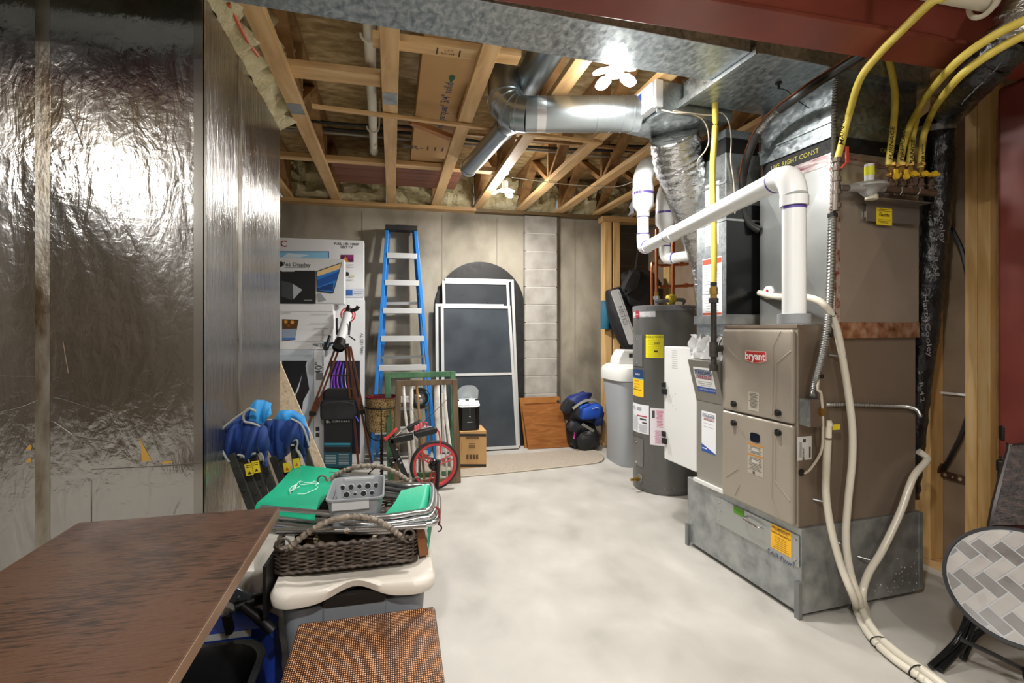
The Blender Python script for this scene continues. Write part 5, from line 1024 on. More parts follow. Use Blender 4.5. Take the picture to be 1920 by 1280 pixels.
# window screens
ALU=P('c9cac8',.4,.25); 
def screen(lab_,TLp,TRp,BRp,BLp,yt,yb,mid=None,pane='3f454b',w=.032,rough=.25):
    tl=at(*TLp,Y=yt); tr_=at(*TRp,Y=yt); br=at(*BRp,Y=yb); bl=at(*BLp,Y=yb)
    for p in (br,bl): p.z=max(.004,p.z)
    br.z=bl.z=min(br.z,bl.z); tl.z=tr_.z=max(tl.z,tr_.z)
    r=thing('window_screen',lab_,'window screen',((bl.x+br.x)/2,yb,0),'window screens leaning on the black board')
    up_=V((0,-1,0)); ins=w/2
    e=lambda p,q:(q-p).normalized()
    b=MB(); b.bar(bl+e(bl,br)*ins,tl+e(tl,tr_)*ins,w,.018,up_); obj('side_rail',b,ALU,r,bevel=.002)
    b=MB(); b.bar(br-e(bl,br)*ins,tr_-e(tl,tr_)*ins,w,.018,up_); obj('side_rail',b,ALU,r,bevel=.002)
    d1=e(bl,tl)
    b=MB(); b.bar(tl+d1*-ins+e(tl,tr_)*w,tr_+d1*-ins-e(tl,tr_)*w,.018,w,d1); obj('top_rail',b,ALU,r,bevel=.002)
    b=MB(); b.bar(bl+d1*ins+e(bl,br)*w,br+d1*ins-e(bl,br)*w,.018,w,d1); obj('bottom_rail',b,ALU,r,bevel=.002)
    if mid:
        t=mid; b=MB(); p=lerp(tl,bl,t); q=lerp(tr_,br,t); b.bar(p+e(p,q)*w,q-e(p,q)*w,.018,w*.9,d1); obj('middle_rail',b,ALU,r,bevel=.002)
    b=MB(); o=e(bl,br)*w*.9; b.poly([bl+o+d1*w*.9,br-o+d1*w*.9,tr_-o-d1*w*.9,tl+o-d1*w*.9]); p_=obj('pane',b,NM('pane_'+pane+lab_[:4],[pane,'%02x%02x%02x'%tuple(int(pane[i:i+2],16)+12 for i in (0,2,4))],scale=4,rough=(rough,rough+.12),spec=.35),r)
    return r
screen('tallest white framed window screen, rear of the leaning stack',(834,521),(963,524),(975,836),(842,838),5.535,5.475,pane='222528')
screen('white framed window screen second from the rear, its top just below the tallest',(829,526),(954,529),(968,838),(834,840),5.512,5.450,pane='2a2e32')
screen('narrow sliver of white framed screen at the left of the leaning stack',(816,569),(944,571),(958,840),(818,842),5.490,5.425,pane='2f3338')
screen('white framed storm window with a middle rail, front of the leaning stack',(826,572),(957,575),(973,840),(829,843),5.465,5.395,mid=.478,pane='383e44',rough=.15)
# cabinet doors
OAK=NM('oak_front',['7c4a1f','935b28','a66b34'],scale=9,stretch=(.35,1,2.2),rough=(.35,.5),detail=6,dist=1.2,rot=(0,0,0))
def slab(name,lab_,cat,c4,yt,yb,th,mat,group=None):
    tl=at(*c4[0],Y=yt); tr_=at(*c4[1],Y=yt); br=at(*c4[2],Y=yb); bl=at(*c4[3],Y=yb)
    br.z=bl.z=.003; n=(br-bl).cross(tl-bl).normalized(); b=MB(); A=[b.pt(p) for p in (bl,br,tr_,tl)]; B=[b.pt(p-n*th) for p in (bl,br,tr_,tl)]
    b.face(A); b.face(B[::-1])
    for k in range(4): b.face((A[(k+1)%4],A[k],B[k],B[(k+1)%4]))
    r=thing(name,lab_,cat,((bl.x+br.x)/2,yb,0),group); obj('panel',b,mat,r,bevel=.003); return r,(tl,tr_,br,bl,n)
r,q=slab('cabinet_door','brown wood cabinet door panel in front, leaning on the rear door by the block column','cabinet door',((978,761),(1052,757),(1069,834),(991,838)),5.425,5.36,.018,OAK,'loose wood cabinet doors')
r,q=slab('cabinet_door','brown framed wood cabinet door at the rear, leaning on the block column','cabinet door',((974,746),(1049,743),(1057,834),(984,836)),5.48,5.43,.018,OAK,'loose wood cabinet doors')
tl,tr_,br,bl,n=q
b=MB(); 
for p0,p1 in ((lerp(tl,bl,.07)+n*.001,lerp(tr_,br,.07)+n*.001),): b.bar(p0,p1,.008,.055,(tl-bl)); 
for p0,p1 in ((tl+(tr_-tl)*.06,bl+(br-bl)*.06),(tl+(tr_-tl)*.94,bl+(br-bl)*.94)): b.bar(p0,p1,.05,.008,n)
obj('door_frame',b,NM('oak_frame',['96602c','ac7438'],scale=8,rough=(.4,.5)),r)
b=MB(); b.lathe([(.018,0),(.016,.004),(0,.005)],12,frame(tr_+(tl-tr_)*.05+(br-tr_)*.10+n*.006,(1,0,0),(0,0,1))); obj('hinge_cup',b,P('55504a',.4,.6),r)
# rug
rp_=[at(868,893,z=.008),at(960,884.5,z=.008),at(1040,876,z=.008),at(1105,869,z=.008),at(1124,865,z=.012),at(1131,858,z=.02),at(1126,849,z=.012),at(1102,841,z=.008),at(1000,848,z=.008),at(905,854,z=.008),at(800,862,z=.008),at(780,900,z=.008)]
b=MB(); A=[b.pt(p) for p in rp_]; B=[b.pt((p.x,p.y,0.0005)) for p in rp_]; b.face(A); b.face(B[::-1])
for k in range(len(A)): b.face((A[k],B[k],B[(k+1)%len(A)],A[(k+1)%len(A)]))
r=thing('floor_runner','beige carpet runner with a rounded bound end lying before the window screens','rug',at(1000,866,z=0)); obj('pile',b,NM('rug_pile',['8d8273','a99e8f','b8ae9f'],scale=160,rough=(.9,.95),bump=.5,detail=2),r)
b=MB(); b.tube(spl(rp_[:8],3),.006,6); obj('binding',b,P('b8ad99',.8),r,smooth=True)
# ice maker on carton
r,x0,x1,zb,zt=carton('brown_carton','brown cardboard carton with shipping marks under the black ice maker','carton' and 862,912,808,878,4.76,.30,bg=CARD,z0=.001)
art(r,4.76,'front_print',[('r',862.5,813,911.5,818,'2a241c'),('r',862.5,870,911.5,875,'2a241c'),('r',873,818.5,898,823,'6a4c2a'),('r',879,831,891,832.5,'5a4326'),('r',879,834,891,840,'7a5a34'),('l',[(866,845),(866,829)],.0012,'3a2c1a')]+[('r',874.5+6*k,852,878.5+6*k,861,'4a3820') for k in range(4)])
r=thing('ice_maker','black countertop ice maker with raised clear lid on the brown carton','ice maker',((x0+x1)/2-.03,4.9,zt))
cx=at(879.5,780,Y=4.78).x; hw=.108
b=MB(); z1=at(880,762,Y=4.78).z; b.prism(rrect(2*hw,.28,.05,5),zt+.002,z1,MX.Translation((cx,4.925,0))); obj('body',b,P('101112',.12),r,smooth=True,bevel=.006)
b=MB(); z2=at(880,741,Y=4.78).z; b.prism(rrect(2*hw+.012,.286,.05,6),z1+.0,z1+.018,MX.Translation((cx,4.925,0))); rimM=MX.Translation((cx,4.87,z1+.018))@MX.Rotation(.28,4,'X'); b.prism(rrect(2*hw+.01,.2,.05,6),0,.012,rimM); obj('top_rim',b,P('d3d6d8',.3),r,bevel=.005,smooth=True)
b=MB(); q=at(878,730,Y=4.92); b.sheet(lambda u,v:V((q.x-.105+.21*u,4.93+.05*(1-v)-.04*math.sin(PI*u),z1+.03+.16*v*(1-.35*abs(2*u-1)**3)))+V((0,0,0)),12,6,.004); obj('clear_lid',b,P('dfe8ec',.08,0,alpha=.45,spec=.8),r,smooth=True)
pieces('lid_hinge',[MB().box(cx+sx-.016,cx+sx+.016,4.90,4.93,z1+.03,z1+.05) for sx in (-.095,.095,0)],BLK,r)
b=MB(); M_=frame((cx+.008,4.784,z1-.10),(1,0,0),(0,0,1))
for k in range(4): b.lathe([(.004 if k<3 else .008,0),(0,.001)],10,M_@MX.Translation((0,.07-.022*k,0)))
b.rect(M_,0,-.05,.05,.006,.001); obj('button',b,P('b9bcc0',.3),r)
# frames with birch poles
def pframe(name,lab_,cat,TLp,TRp,BRp,BLp,yt,yb,w,th,mat):
    tl=at(*TLp,Y=yt); tr_=at(*TRp,Y=yt); br=at(*BRp,Y=yb); bl=at(*BLp,Y=yb); bl.z=br.z=.002; tl.z=tr_.z=(tl.z+tr_.z)/2
    r=thing(name,lab_,cat,((bl.x+br.x)/2,yb,0)); up_=V((0,-1,0)); e=(br-bl).normalized(); e2=(tr_-tl).normalized(); d1=(tl-bl).normalized()
    b=MB(); b.bar(bl+e*w/2,tl+e2*w/2,w,th,up_); obj('side_rail',b,mat,r,bevel=.004)
    b=MB(); b.bar(br-e*w/2,tr_-e2*w/2,w,th,up_); obj('side_rail',b,mat,r,bevel=.004)
    b=MB(); b.bar(tl-d1*w/2+e2*w,tr_-d1*w/2-e2*w,th,w,d1); obj('top_rail',b,mat,r,bevel=.004)
    b=MB(); b.bar(bl+d1*w/2+e*w,br+d1*w/2-e*w,th,w,d1); obj('bottom_rail',b,mat,r,bevel=.004)
    return r,tl,tr_,br,bl
GRN=NM('green_paint',['2f5a3c','3d6d49','557a58'],scale=10,rough=(.4,.55)); OLDW=wood('old_wood',['4a3a28','6a563c','7c6a50'],'z')
pframe('wooden_frame','green painted wooden frame behind the brown birch frame','frame',(721,699),(854,695),(856,868),(727,880),4.66,4.56,.052,.03,GRN)  # plain old wooden frames, no picture in them
r,tl,tr_,br,bl=pframe('wooden_frame','weathered brown wooden frame in front of birch poles, behind the red wheel','frame',(742,715),(857,709),(864,906),(737,916),4.46,4.36,.048,.03,OLDW)
BIR=NM('birch_bark',['5a4e42','d5d0c4','e4e0d6','efece4'],scale=14,stretch=(1,1,1.6),rough=(.6,.75),pos=(.22,.5),detail=8)
for k,(xa,ya,xb,yb_,rr,lab_) in enumerate(((756,722,771,905,.013,'thin white birch pole, leftmost in the brown frame'),(772,722,778,908,.017,'white birch pole with brown top, second from left in the frame'),(819,719,822,905,.027,'thickest white birch pole in the brown frame'),(833,719,850,895,.014,'white birch pole beside the right rail of the brown frame'),(829,737,838,900,.009,'thin pale birch pole right of the thickest pole'))):
    p=at(xa,ya,Y=4.50); q=at(xb,yb_,Y=4.42); q.z=.004; mid=(p+q)/2+V((.006*(-1)**k,0,0))
    b=MB(); s=spl([q,lerp(q,mid,.5)+V((.004,0,0)),mid,lerp(mid,p,.5)-V((.005,0,0)),p],5); R_=random.Random(k); b.tube(s,[rr*R_.uniform(.9,1.1)*(1.08-.16*i/len(s)) for i in range(len(s))],9); single('birch_pole',lab_,'birch pole',b,BIR,q,'birch poles behind the brown frame',smooth=True)
p=at(781,719,Y=4.5); q=at(796,905,Y=4.42); q.z=.004; b=MB(); b.tube([q,p],.011,7); single('brown_pole','thin tan bark pole among the white birch poles','pole',b,P('a07a4c',.7),q,smooth=True)
r=thing('round_basin','black ring-shaped rim with silver middle and blue edge, seen through the birch frame','ring',at(787,748,Y=4.60))
b=MB(); q=at(787,747,Y=4.60); Mq=frame(q,(1,0,0),(0,0,1)); b.lathe([(.085,-.05),(.098,-.02),(.096,.0),(.066,.004),(.06,-.02),(.085,-.05)],24,Mq,cap=False); obj('ring',b,BLK,r,smooth=True)
b=MB(); b.lathe([(.06,-.015),(.03,.0),(0,.004)],20,Mq); obj('silver_middle',b,P('a9b2b8',.15,.9),r,smooth=True)
b=MB(); b.tube([Mq@V((.082*math.cos(t),.082*math.sin(t),.006)) for t in [-.9+1.8*k/10 for k in range(11)]],.008,6); obj('blue_edge',b,P('2a82c4',.4),r)
b=MB(); q0=at(787,785,Y=4.60); b.box(-.012,.012,-.02,.02,-q0.z+.002,.0,MX.Translation(q0)); obj('stand',b,P('6d6257',.6),r)
# gold planter on iron stand
pc=at(715.5,760,Y=4.72); pc.z=0
PERF=NM('perforated_gold',['3d2c18','8a6f48','b79c6c','cdb586'],scale=130,rough=(.3,.45),metal=.65,pos=(.38,.6),detail=1)
r=thing('planter','gold perforated metal planter with dark red inside on a twisted iron stand','planter',pc)
zt=at(715,744,Y=4.72).z; zb=at(715,806,Y=4.72).z
b=MB(); b.lathe([(.118,zb),(.122,zb+.01),(.142,zt)],36,MX.Translation(pc),cap=False); obj('bucket',b,PERF,r,smooth=True)
b=MB(); b.lathe([(.0,zb+.008),(.114,zb+.008),(.139,zt-.002),(.147,zt),(.147,zt+.008),(.142,zt+.008)],36,MX.Translation(pc),cap=False); obj('liner',b,P('5f1422',.35),r,smooth=True)
IR=P('2b2320',.5,.5)
b=MB(); zr_=at(715,762,Y=4.72).z; b.tube([pc+V((.142*math.cos(t),.142*math.sin(t),zr_)) for t in [2*PI*k/28 for k in range(28)]],.006,6,closed=True); obj('stand_ring',b,IR,r)
for a in (0,PI*.5,PI,PI*1.5):
    d_=V((math.cos(a),math.sin(a),0)); b=MB(); b.tube(spl([pc+d_*.02+V((0,0,zb-.10)),pc+d_*.10+V((0,0,zb-.06)),pc+d_*.135+V((0,0,zb+.04)),pc+d_*.148+V((0,0,zr_))],5),.005,6)
    b.tube([pc+d_*(.172+.026*math.cos(t)*(1-t/14))+V((0,0,zr_+.012+.026*math.sin(t)*(1-t/14))) for t in [PI+k*.4 for k in range(20)]],.004,5); obj('scroll',b,IR,r)
b=MB(); s=[]
for sgn in (0,PI): b.tube([pc+V((.009*math.cos(k*.7+sgn),.009*math.sin(k*.7+sgn),.012+(zb-.10)*k/46)) for k in range(47)],.008,6)
for a in (.5,2.6,4.7): b.tube(spl([pc+V((0,0,.10)),pc+V((.08*math.cos(a),.08*math.sin(a),.06)),pc+V((.14*math.cos(a),.14*math.sin(a),.006))],4),.006,6)
obj('twisted_post',b,IR,r,smooth=True)
# telescope on tripod
r=thing('telescope','white refractor telescope with black fittings on a wooden tripod','telescope',at(640,870,z=0))
ob=at(634.5,652,Y=4.58); ey=at(652,590,Y=4.93); ax_=(ey-ob).normalized()
b=MB(); b.tube([ob+ax_*.05,ey],[.041,.041],20); obj('tube',b,P('cfd2d4',.25,.1),r,smooth=True)
b=MB(); b.tube([ob,ob+ax_*.09],[.052,.048],20,cap=False); b.tube([ob+ax_*.02,ob+ax_*.03],.045,20); hd=obj('lens_hood',b,P('121314',.3),r,smooth=True)
b=MB(); b.tube([ob+ax_*.018,ob+ax_*.019],.043,20); obj('lens',b,P('0a0b10',.05),hd)
b=MB(); b.tube([ey,ey+ax_*.05,ey+ax_*.06+V((.01,0,.02))],[.03,.026,.024],12); q=ey+ax_*.05; b.tube([q,q+V((.07,-.02,.02)),q+V((.09,-.02,.05))],[.018,.018,.02],10); b.tube([q+V((-.02,0,.0)),q+V((.0,-.01,.06))],.014,8); obj('focuser',b,P('161718',.35),r,smooth=True)
f0=at(611,653,Y=4.55); b=MB(); b.tube([f0,f0+ax_*.05],[.024,.024],14); b.tube([f0+ax_*.05,f0+ax_*.16],.013,10); b.tube([f0+ax_*.06,ob+ax_*.08],.008,6); obj('finder_scope',b,P('131415',.3),r,smooth=True)
b=MB(); q=at(614,645,Y=4.64); b.lathe([(.03,-.02),(.034,0),(.03,.02),(0,.025)],14,MX.Translation(q)); obj('blue_cap',b,P('63a9d0',.4),r,smooth=True)
mt=ob+ax_*.22-V((0,0,.08)); b=MB(); b.tube([mt+V((0,0,-.06)),mt+V((0,0,.05))],.022,10); b.box(-.05,.05,-.03,.03,-.02,.02,MX.Translation(mt-V((0,0,.05)))); b.tube([mt+V((-.05,0,.05)),mt+V((-.055,.02,.2))],.01,8); b.tube([mt+V((.05,0,.05)),mt+V((.06,.03,.17))],.01,8); b.tube([mt+V((.05,.0,.04)),mt+V((.10,.05,.0))],.006,6); obj('mount',b,P('1c1d1e',.4),r,smooth=True)
LEGW=wood('tripod_wood',['3d1f10','6b3a1c','8a522a'],'z')
feet=[at(545,884,z=0),at(699,878,z=0),at(676,866,z=0)]; feet[2]=V((feet[2].x,5.0,0))
for k,f in enumerate(feet):
    tp=mt+V(((-.045,.05,.03)[k],(0,-.01,.06)[k],-.06)); b=MB(); dd_=(f-tp).normalized(); sx_=dd_.cross(V((0,1,0))).normalized()
    mid_=lerp(tp,f,.52)
    b.bar(tp+sx_*.016,mid_+sx_*.016,.016,.03,(0,-1,0)); b.bar(tp-sx_*.016,mid_-sx_*.016,.016,.03,(0,-1,0)); b.bar(lerp(tp,f,.4),f,.02,.026,(0,-1,0)); lg=obj('leg',b,LEGW,r)
    b=MB(); b.box(-.03,.03,-.022,.022,-.02,.02,MX.Translation(mid_)); obj('leg_clamp',b,BLK,lg,bevel=.004)
b=MB(); q=at(640,704,Y=4.72); b.tube([q-V((.075,0,0)),q+V((.065,0,0))],.006,6); obj('spreader_bar',b,IR,r)
# ------------------------------------------------------------------ folded golf cart with red wheel
wc=at(815,862,Y=4.22); wc.z=.206; wr=.206
MW=frame(wc,(1,.12,0),(0,0,1))
r=thing('golf_cart','folded black push cart with a red spoked wheel in front of the birch frame','push cart',V((wc.x,wc.y,0)))
b=MB(); b.tube([MW@V(((wr-.018)*math.cos(t),(wr-.018)*math.sin(t),0)) for t in [2*PI*k/44 for k in range(44)]],.018,10,closed=True)
wl_=obj('wheel',b,NM('tyre',['1a1a1b','2b2b2c'],scale=60,rough=(.6,.7)),r,smooth=True)
b=MB(); RR=P('c8343a',.35)
b.lathe([(.172,-.018),(.186,-.016),(.186,.016),(.172,.018),(.162,.012),(.162,-.012),(.172,-.018)],44,MW,cap=False); obj('rim',b,RR,wl_,smooth=True)
for k in range(3):
    a=.35+2*PI*k/3; b=MB()
    for da in (-.13,.13): b.tube([MW@V((.035*math.cos(a+da*3),.035*math.sin(a+da*3),0)),MW@V((.166*math.cos(a+da),.166*math.sin(a+da),0))],.0065,6)
    for f_ in (.45,.7): b.tube([MW@V((.166*f_*math.cos(a-.16/f_*.8),.166*f_*math.sin(a-.16/f_*.8),0)),MW@V((.166*f_*math.cos(a+.16/f_*.8),.166*f_*math.sin(a+.16/f_*.8),0))],.005,5)
    obj('spoke',b,RR,wl_,smooth=True)
b=MB(); b.lathe([(.05,-.02),(.05,.0),(.035,.01),(.032,.05),(.02,.055),(0,.056)],18,MW@MX.Rotation(0,4,'X')); obj('hub',b,P('101011',.25),wl_,smooth=True)
A_=lambda px,py,Y=4.14: at(px,py,Y=Y)
b=MB(); b.tube([A_(821,866),A_(820,900),A_(816,945,4.08)],.017,10); b.tube([A_(821,866),A_(822,862)],.024,10); obj('fork',b,P('111213',.3),r,smooth=True)
b=MB(); b.bar(A_(731,826),A_(775,817),.05,.055); b.bar(A_(732,822),A_(744,856),.05,.05,(0,1,0)); b.bar(A_(742,850),A_(765,903),.042,.042,(0,1,0)); b.bar(A_(744,856),A_(733,876),.03,.03,(0,1,0)); b.bar(A_(728,862),A_(746,860),.03,.05); obj('frame',b,P('151617',.3),r,bevel=.008)
b=MB(); b.bar(A_(776,815),A_(815,806),.07,.052); b.tube([A_(814,806)-V((0,.03,0)),A_(814,806)+V((0,.03,0))],.027,12); obj('arm_pad',b,P('18191a',.45),r,bevel=.01)
b=MB(); b.bar(A_(764,805),A_(791,791),.06,.05); hb=obj('grip_console',b,P('1b1c1d',.35),r,bevel=.012)
b=MB(); 
for k in range(3): q=A_(779+5*k,803-3*k,4.1); b.lathe([(.009,-.022),(.013,-.012),(.013,.012),(.009,.022)],10,MX.Translation(q))
obj('pink_button',b,P('d86a72',.45),hb,smooth=True)
b=MB(); b.bar(A_(722,824),A_(741,806),.03,.022); b.tube([A_(739,809),A_(744,803)],[.016,.012],8); b.tube([A_(723,823),A_(720,820)],[.014,.009],8); obj('red_lever',b,P('d4413f',.4),r,bevel=.006)
b=MB(); b.tube(spl([A_(815,803),A_(822,808),A_(825,825),A_(826,850)],5),.007,6); b.tube(spl([A_(793,800),A_(795,792),A_(801,793),A_(800,800)],4),.006,6); obj('red_strap',b,P('cf3b40',.5),r,smooth=True)
b=MB(); b.tube([A_(791,795),A_(842,745,4.2)],.002,4); b.tube([A_(786,793),A_(771,765,4.2)],.002,4); obj('thin_rod',b,BLK,r)
b=MB()
for px,py in ((743.5,842),(748,860),(738,866),(751,867)): b.lathe([(.009,0),(.008,.003),(0,.004)],8,frame(A_(px,py,4.112),(1,0,0),(0,0,1)))
obj('bolt',b,CHROME,r)
b=MB(); b.tube(spl([A_(742,818),A_(755,806),A_(768,800)],4),.006,6); b.tube([A_(778,817,4.09),A_(783,826,4.09)],.005,6); obj('chrome_bar',b,CHROME,r,smooth=True)
# ================================================================== FOREGROUND LEFT
# wood table
r=thing('wood_table','dark brown rough sawn wooden table in the left foreground','table',(-.66,1.1,0))
m,nt,bs,N,L=_nodes('rough_sawn_wood')
tc_=N.new('ShaderNodeTexCoord'); mp=N.new('ShaderNodeMapping'); mp.inputs['Scale'].default_value=(4,30,1); L.new(tc_.outputs['Object'],mp.inputs[0])
n1=N.new('ShaderNodeTexNoise'); n1.inputs['Scale'].default_value=5; n1.inputs['Detail'].default_value=8; n1.inputs['Distortion'].default_value=.3; L.new(mp.outputs[0],n1.inputs['Vector'])
n2=N.new('ShaderNodeTexNoise'); n2.inputs['Scale'].default_value=3; n2.inputs['Detail'].default_value=6; L.new(tc_.outputs['Object'],n2.inputs['Vector'])
mx=N.new('ShaderNodeMath'); mx.operation='ADD'; mx.inputs[1].default_value=0; L.new(n1.outputs['Fac'],mx.inputs[0]); L.new(n2.outputs['Fac'],mx.inputs[1])
cr=N.new('ShaderNodeValToRGB'); e=cr.color_ramp.elements; e[0].position=.72; e[0].color=srgb('150e0a'); e[1].position=1.0; e[1].color=srgb('4c3424'); k_=e.new(.84); k_.color=srgb('2a1b12'); k_=e.new(.93); k_.color=srgb('38261a')
L.new(mx.outputs[0],cr.inputs[0]); L.new(cr.outputs[0],bs.inputs['Base Color']); bs.inputs['Roughness'].default_value=.45; bs.inputs['Specular IOR Level'].default_value=.3
bp=N.new('ShaderNodeBump'); bp.inputs['Strength'].default_value=.35; bp.inputs['Distance'].default_value=.004; L.new(n1.outputs['Fac'],bp.inputs['Height']); L.new(bp.outputs[0],bs.inputs['Normal'])
TABW=m
ZT_=.76
b=MB(); b.box(-.925,-.362,.25,1.785,ZT_-.032,ZT_); tt=obj('table_top',b,TABW,r,bevel=.003)
b=MB(); b.box(-.363,-.3605,.252,1.783,ZT_-.031,ZT_-.002); obj('edge_band',b,NM('edge_wood',['6b5340','8a6f58','a08772'],scale=6,stretch=(1,.2,1),rough=(.35,.5)),r)
for y in (.5,1.25): b=MB(); b.box(-.72,-.62,y-.04,y+.04,0,ZT_-.033); obj('leg',b,TABW,r,bevel=.004)
b=MB(); b.box(-.70,-.64,.545,1.205,.2,.28); obj('stretcher',b,TABW,r)
# storage tote
TB='8b9199'; LIDM=NM('tote_lid',['cfc8bc','d9d3c9'],scale=5,rough=(.35,.45))
tx0,tx1,ty0,ty1=-.375,.135,1.735,2.44; tcx,tcy=(tx0+tx1)/2,(ty0+ty1)/2
r=thing('storage_tote','grey plastic storage tote with a beige wavy-edged lid under the wicker baskets','storage tote',(tcx,tcy,0))
def rr_ring(hx,hy,z,rad=.05,n=6): return [V((tcx+x,tcy+y,z)) for x,y in rrect(2*hx,2*hy,rad,n)]
hx,hy=(tx1-tx0)/2,(ty1-ty0)/2
b=MB(); loft(b,[rr_ring(hx-.06,hy-.05,0),rr_ring(hx-.055,hy-.045,.02),rr_ring(hx-.022,hy-.018,.43)]); tb=obj('body',b,P('878d95',.4),r,smooth=True)
b=MB(); b.box(tcx-.10,tcx+.10,ty0+.008,ty0+.03,.30,.445); obj('front_panel',b,P('7f858c',.4),tb,bevel=.006)
def lidring(o,z,wave=1,zw=0):
    out=[]
    for x,y in rrect(2*(hx+o),2*(hy+o),.07,7):
        out.append(V((tcx+x,tcy+y,z)))
    return out
# lid built as dense ring so its front edge can rise in a wave over the handle
def dring(o,z,wv,n=120):
    base=rrect(2*(hx+o),2*(hy+o),.075,8); P_=[V((tcx+x,tcy+y,z)) for x,y in base]; P_.append(P_[0]); Ls=[0]
    for i in range(len(P_)-1): Ls.append(Ls[-1]+(P_[i+1]-P_[i]).length)
    out=[]
    for k in range(n):
        t=Ls[-1]*k/n; i=max(j for j in range(len(Ls)-1) if Ls[j]<=t+1e-9); q=lerp(P_[i],P_[i+1],(t-Ls[i])/(Ls[i+1]-Ls[i]+1e-9))
        if q.y<tcy-hy+.06 or q.y>tcy+hy-.06:
            f=math.exp(-((q.x-tcx)/.085)**2); q.z+=wv*f; q.y+=(.035 if q.y<tcy else -.035)*f*(1 if o>-.05 else .6)
        out.append(q)
    return out
b=MB(); loft(b,[dring(.0,.445,.035),dring(.012,.45,.035),dring(.015,.475,.03),dring(.005,.492,.012),dring(-.02,.494,.0),dring(-.05,.486,0),dring(-.085,.484,0),dring(-.095,.479,0)]); obj('lid',b,LIDM,r,smooth=True,sharp=50)
b=MB(); b.prism(rrect(.20,.035,.012,4),0,.028,frame((tcx,ty0+.034,.448),(1,0,0),(0,0,1))); obj('handle_recess',b,P('1b1714',.6),tb)
# wicker baskets
WICK=NM('dark_wicker',['2a221c','4a3e35','6d6055'],scale=30,rough=(.45,.6),bump=.3)
def basket(lab_,x0,x1,y0,y1,z0,h,arch,ay,grp='dark wicker handled basket'):
    cx,cy=(x0+x1)/2,(y0+y1)/2; r=thing('wicker_basket',lab_,'basket',(cx,cy,z0),'wicker baskets on the tote')
    def per(o,z,n):
        base=rrect((x1-x0)+2*o,(y1-y0)+2*o,.03,4); P_=[V((cx+x,cy+y,z)) for x,y in base]; P_.append(P_[0]); Ls=[0]
        for i in range(len(P_)-1): Ls.append(Ls[-1]+(P_[i+1]-P_[i]).length)
        out=[]
        for k in range(n):
            t=Ls[-1]*k/n; i=max(j for j in range(len(Ls)-1) if Ls[j]<=t+1e-9); out.append(lerp(P_[i],P_[i+1],(t-Ls[i])/(Ls[i+1]-Ls[i]+1e-9)))
        return out
    n=192; b=MB(); rows=11
    for k in range(rows):
        z=z0+.008+(h-.02)*k/(rows-1); base=per(0,z,n); cen=V((cx,cy,z)); pts=[]
        for i,p in enumerate(base):
            q=base[(i+1)%n]; t=(q-p).normalized(); nr=V((t.y,-t.x,0)); pts.append(p+nr*(.0042*math.sin(PI*i/4+(PI if k%2 else 0)))+V((0,0,.0006*math.sin(i*.7+k))))
        b.tube(pts,.0036,5,closed=True)
    for i in range(0,n,8):
        p=per(0,z0,n)[i]; b.tube([p,p+V((0,0,h))],.0032,4)
    obj('woven_side',b,WICK,r,smooth=True)
    b=MB(); base=per(.002,z0+h,n); pts=[p+V((0,0,.003*math.sin(i*1.3))) for i,p in enumerate(base)]; b.tube(pts,[.0075+.0015*math.sin(i*2.1) for i in range(n)],6,closed=True); base=per(.002,z0+.004,n); b.tube([p+V((0,0,.002*math.sin(i*1.7))) for i,p in enumerate(base)],.006,6,closed=True); obj('braided_rim',b,WICK,r,smooth=True)
    b=MB(); b.box(x0+.006,x1-.006,y0+.006,y1-.006,z0+.002,z0+.010); obj('bottom',b,P('33291f',.7),r)
    b=MB(); s=spl(arch,10); b.tube(s,[.0105+.0022*math.sin(i*2.4) for i in range(len(s))],9); obj('handle',b,NM('handle_wicker',['4a4238','7a7063','968b7d'],scale=40,rough=(.45,.6),bump=.3),r,smooth=True)
    for e_,sg in ((arch[0],-1),(arch[-1],1)):
        b=MB(); c=e_+V((sg*.02,0,.012)); b.tube([c+V((sg*(-.021)*math.cos(t)*(1-t/16),0,.024*math.sin(t)*(1-t/16))) for t in [-1.2+k*.35 for k in range(18)]],.0042,6); obj('scroll',b,P('5a5148',.5),r,smooth=True)
    return r
by=1.845
basket('dark wicker basket tray with an arched wrapped handle on the beige tote lid, nearest',-.392,.085,1.862,2.14,.502,.088,[at(543,1026,Y=by),at(575,1000,Y=by),at(615,977,Y=by),at(665,968,Y=by),at(705,975,Y=by),at(735,992,Y=by),at(757,1010,Y=by)],by)
by=2.36
basket('dark wicker basket behind the green lounger, mostly only its arched handle showing',-.36,.10,2.17,2.43,.502,.088,[at(612,905,Y=by),at(635,887,Y=by),at(665,876,Y=by),at(700,873,Y=by),at(730,880,Y=by),at(757,895,Y=by),at(774,909,Y=by)],by)
# decorated plate in the basket
r=thing('decorated_plate','brown plate with cream leaf pattern lying in the front wicker basket','plate',(-.16,2.0,.53))
MP=MX.Translation((-.165,2.0,.575))@MX.Rotation(.32,4,'X')
b=MB(); b.lathe([(0,-.012),(.06,-.012),(.11,.0),(.116,.008),(.108,.006),(.06,-.006),(0,-.006)],36,MP@MX.Scale(1.35,4,(1,0,0))); obj('plate',b,P('3d2a22',.35),r,smooth=True)
b=MB(); R_=random.Random(2)
for k in range(11):
    a=2*PI*k/11+R_.uniform(-.2,.2); M_=MP@MX.Translation((.085*1.35*math.cos(a),.085*math.sin(a),.0015))@MX.Rotation(a+1.3,4,'Z')@MX.Rotation(0,4,'X'); b.poly([M_@V(p) for p in ((-.03,0,.002),(-.01,-.009,.002),(.015,-.008,.003),(.032,0,.004),(.012,.008,.003),(-.012,.008,.002))])
obj('leaf_pattern',b,P('d3c7a4',.5),r)
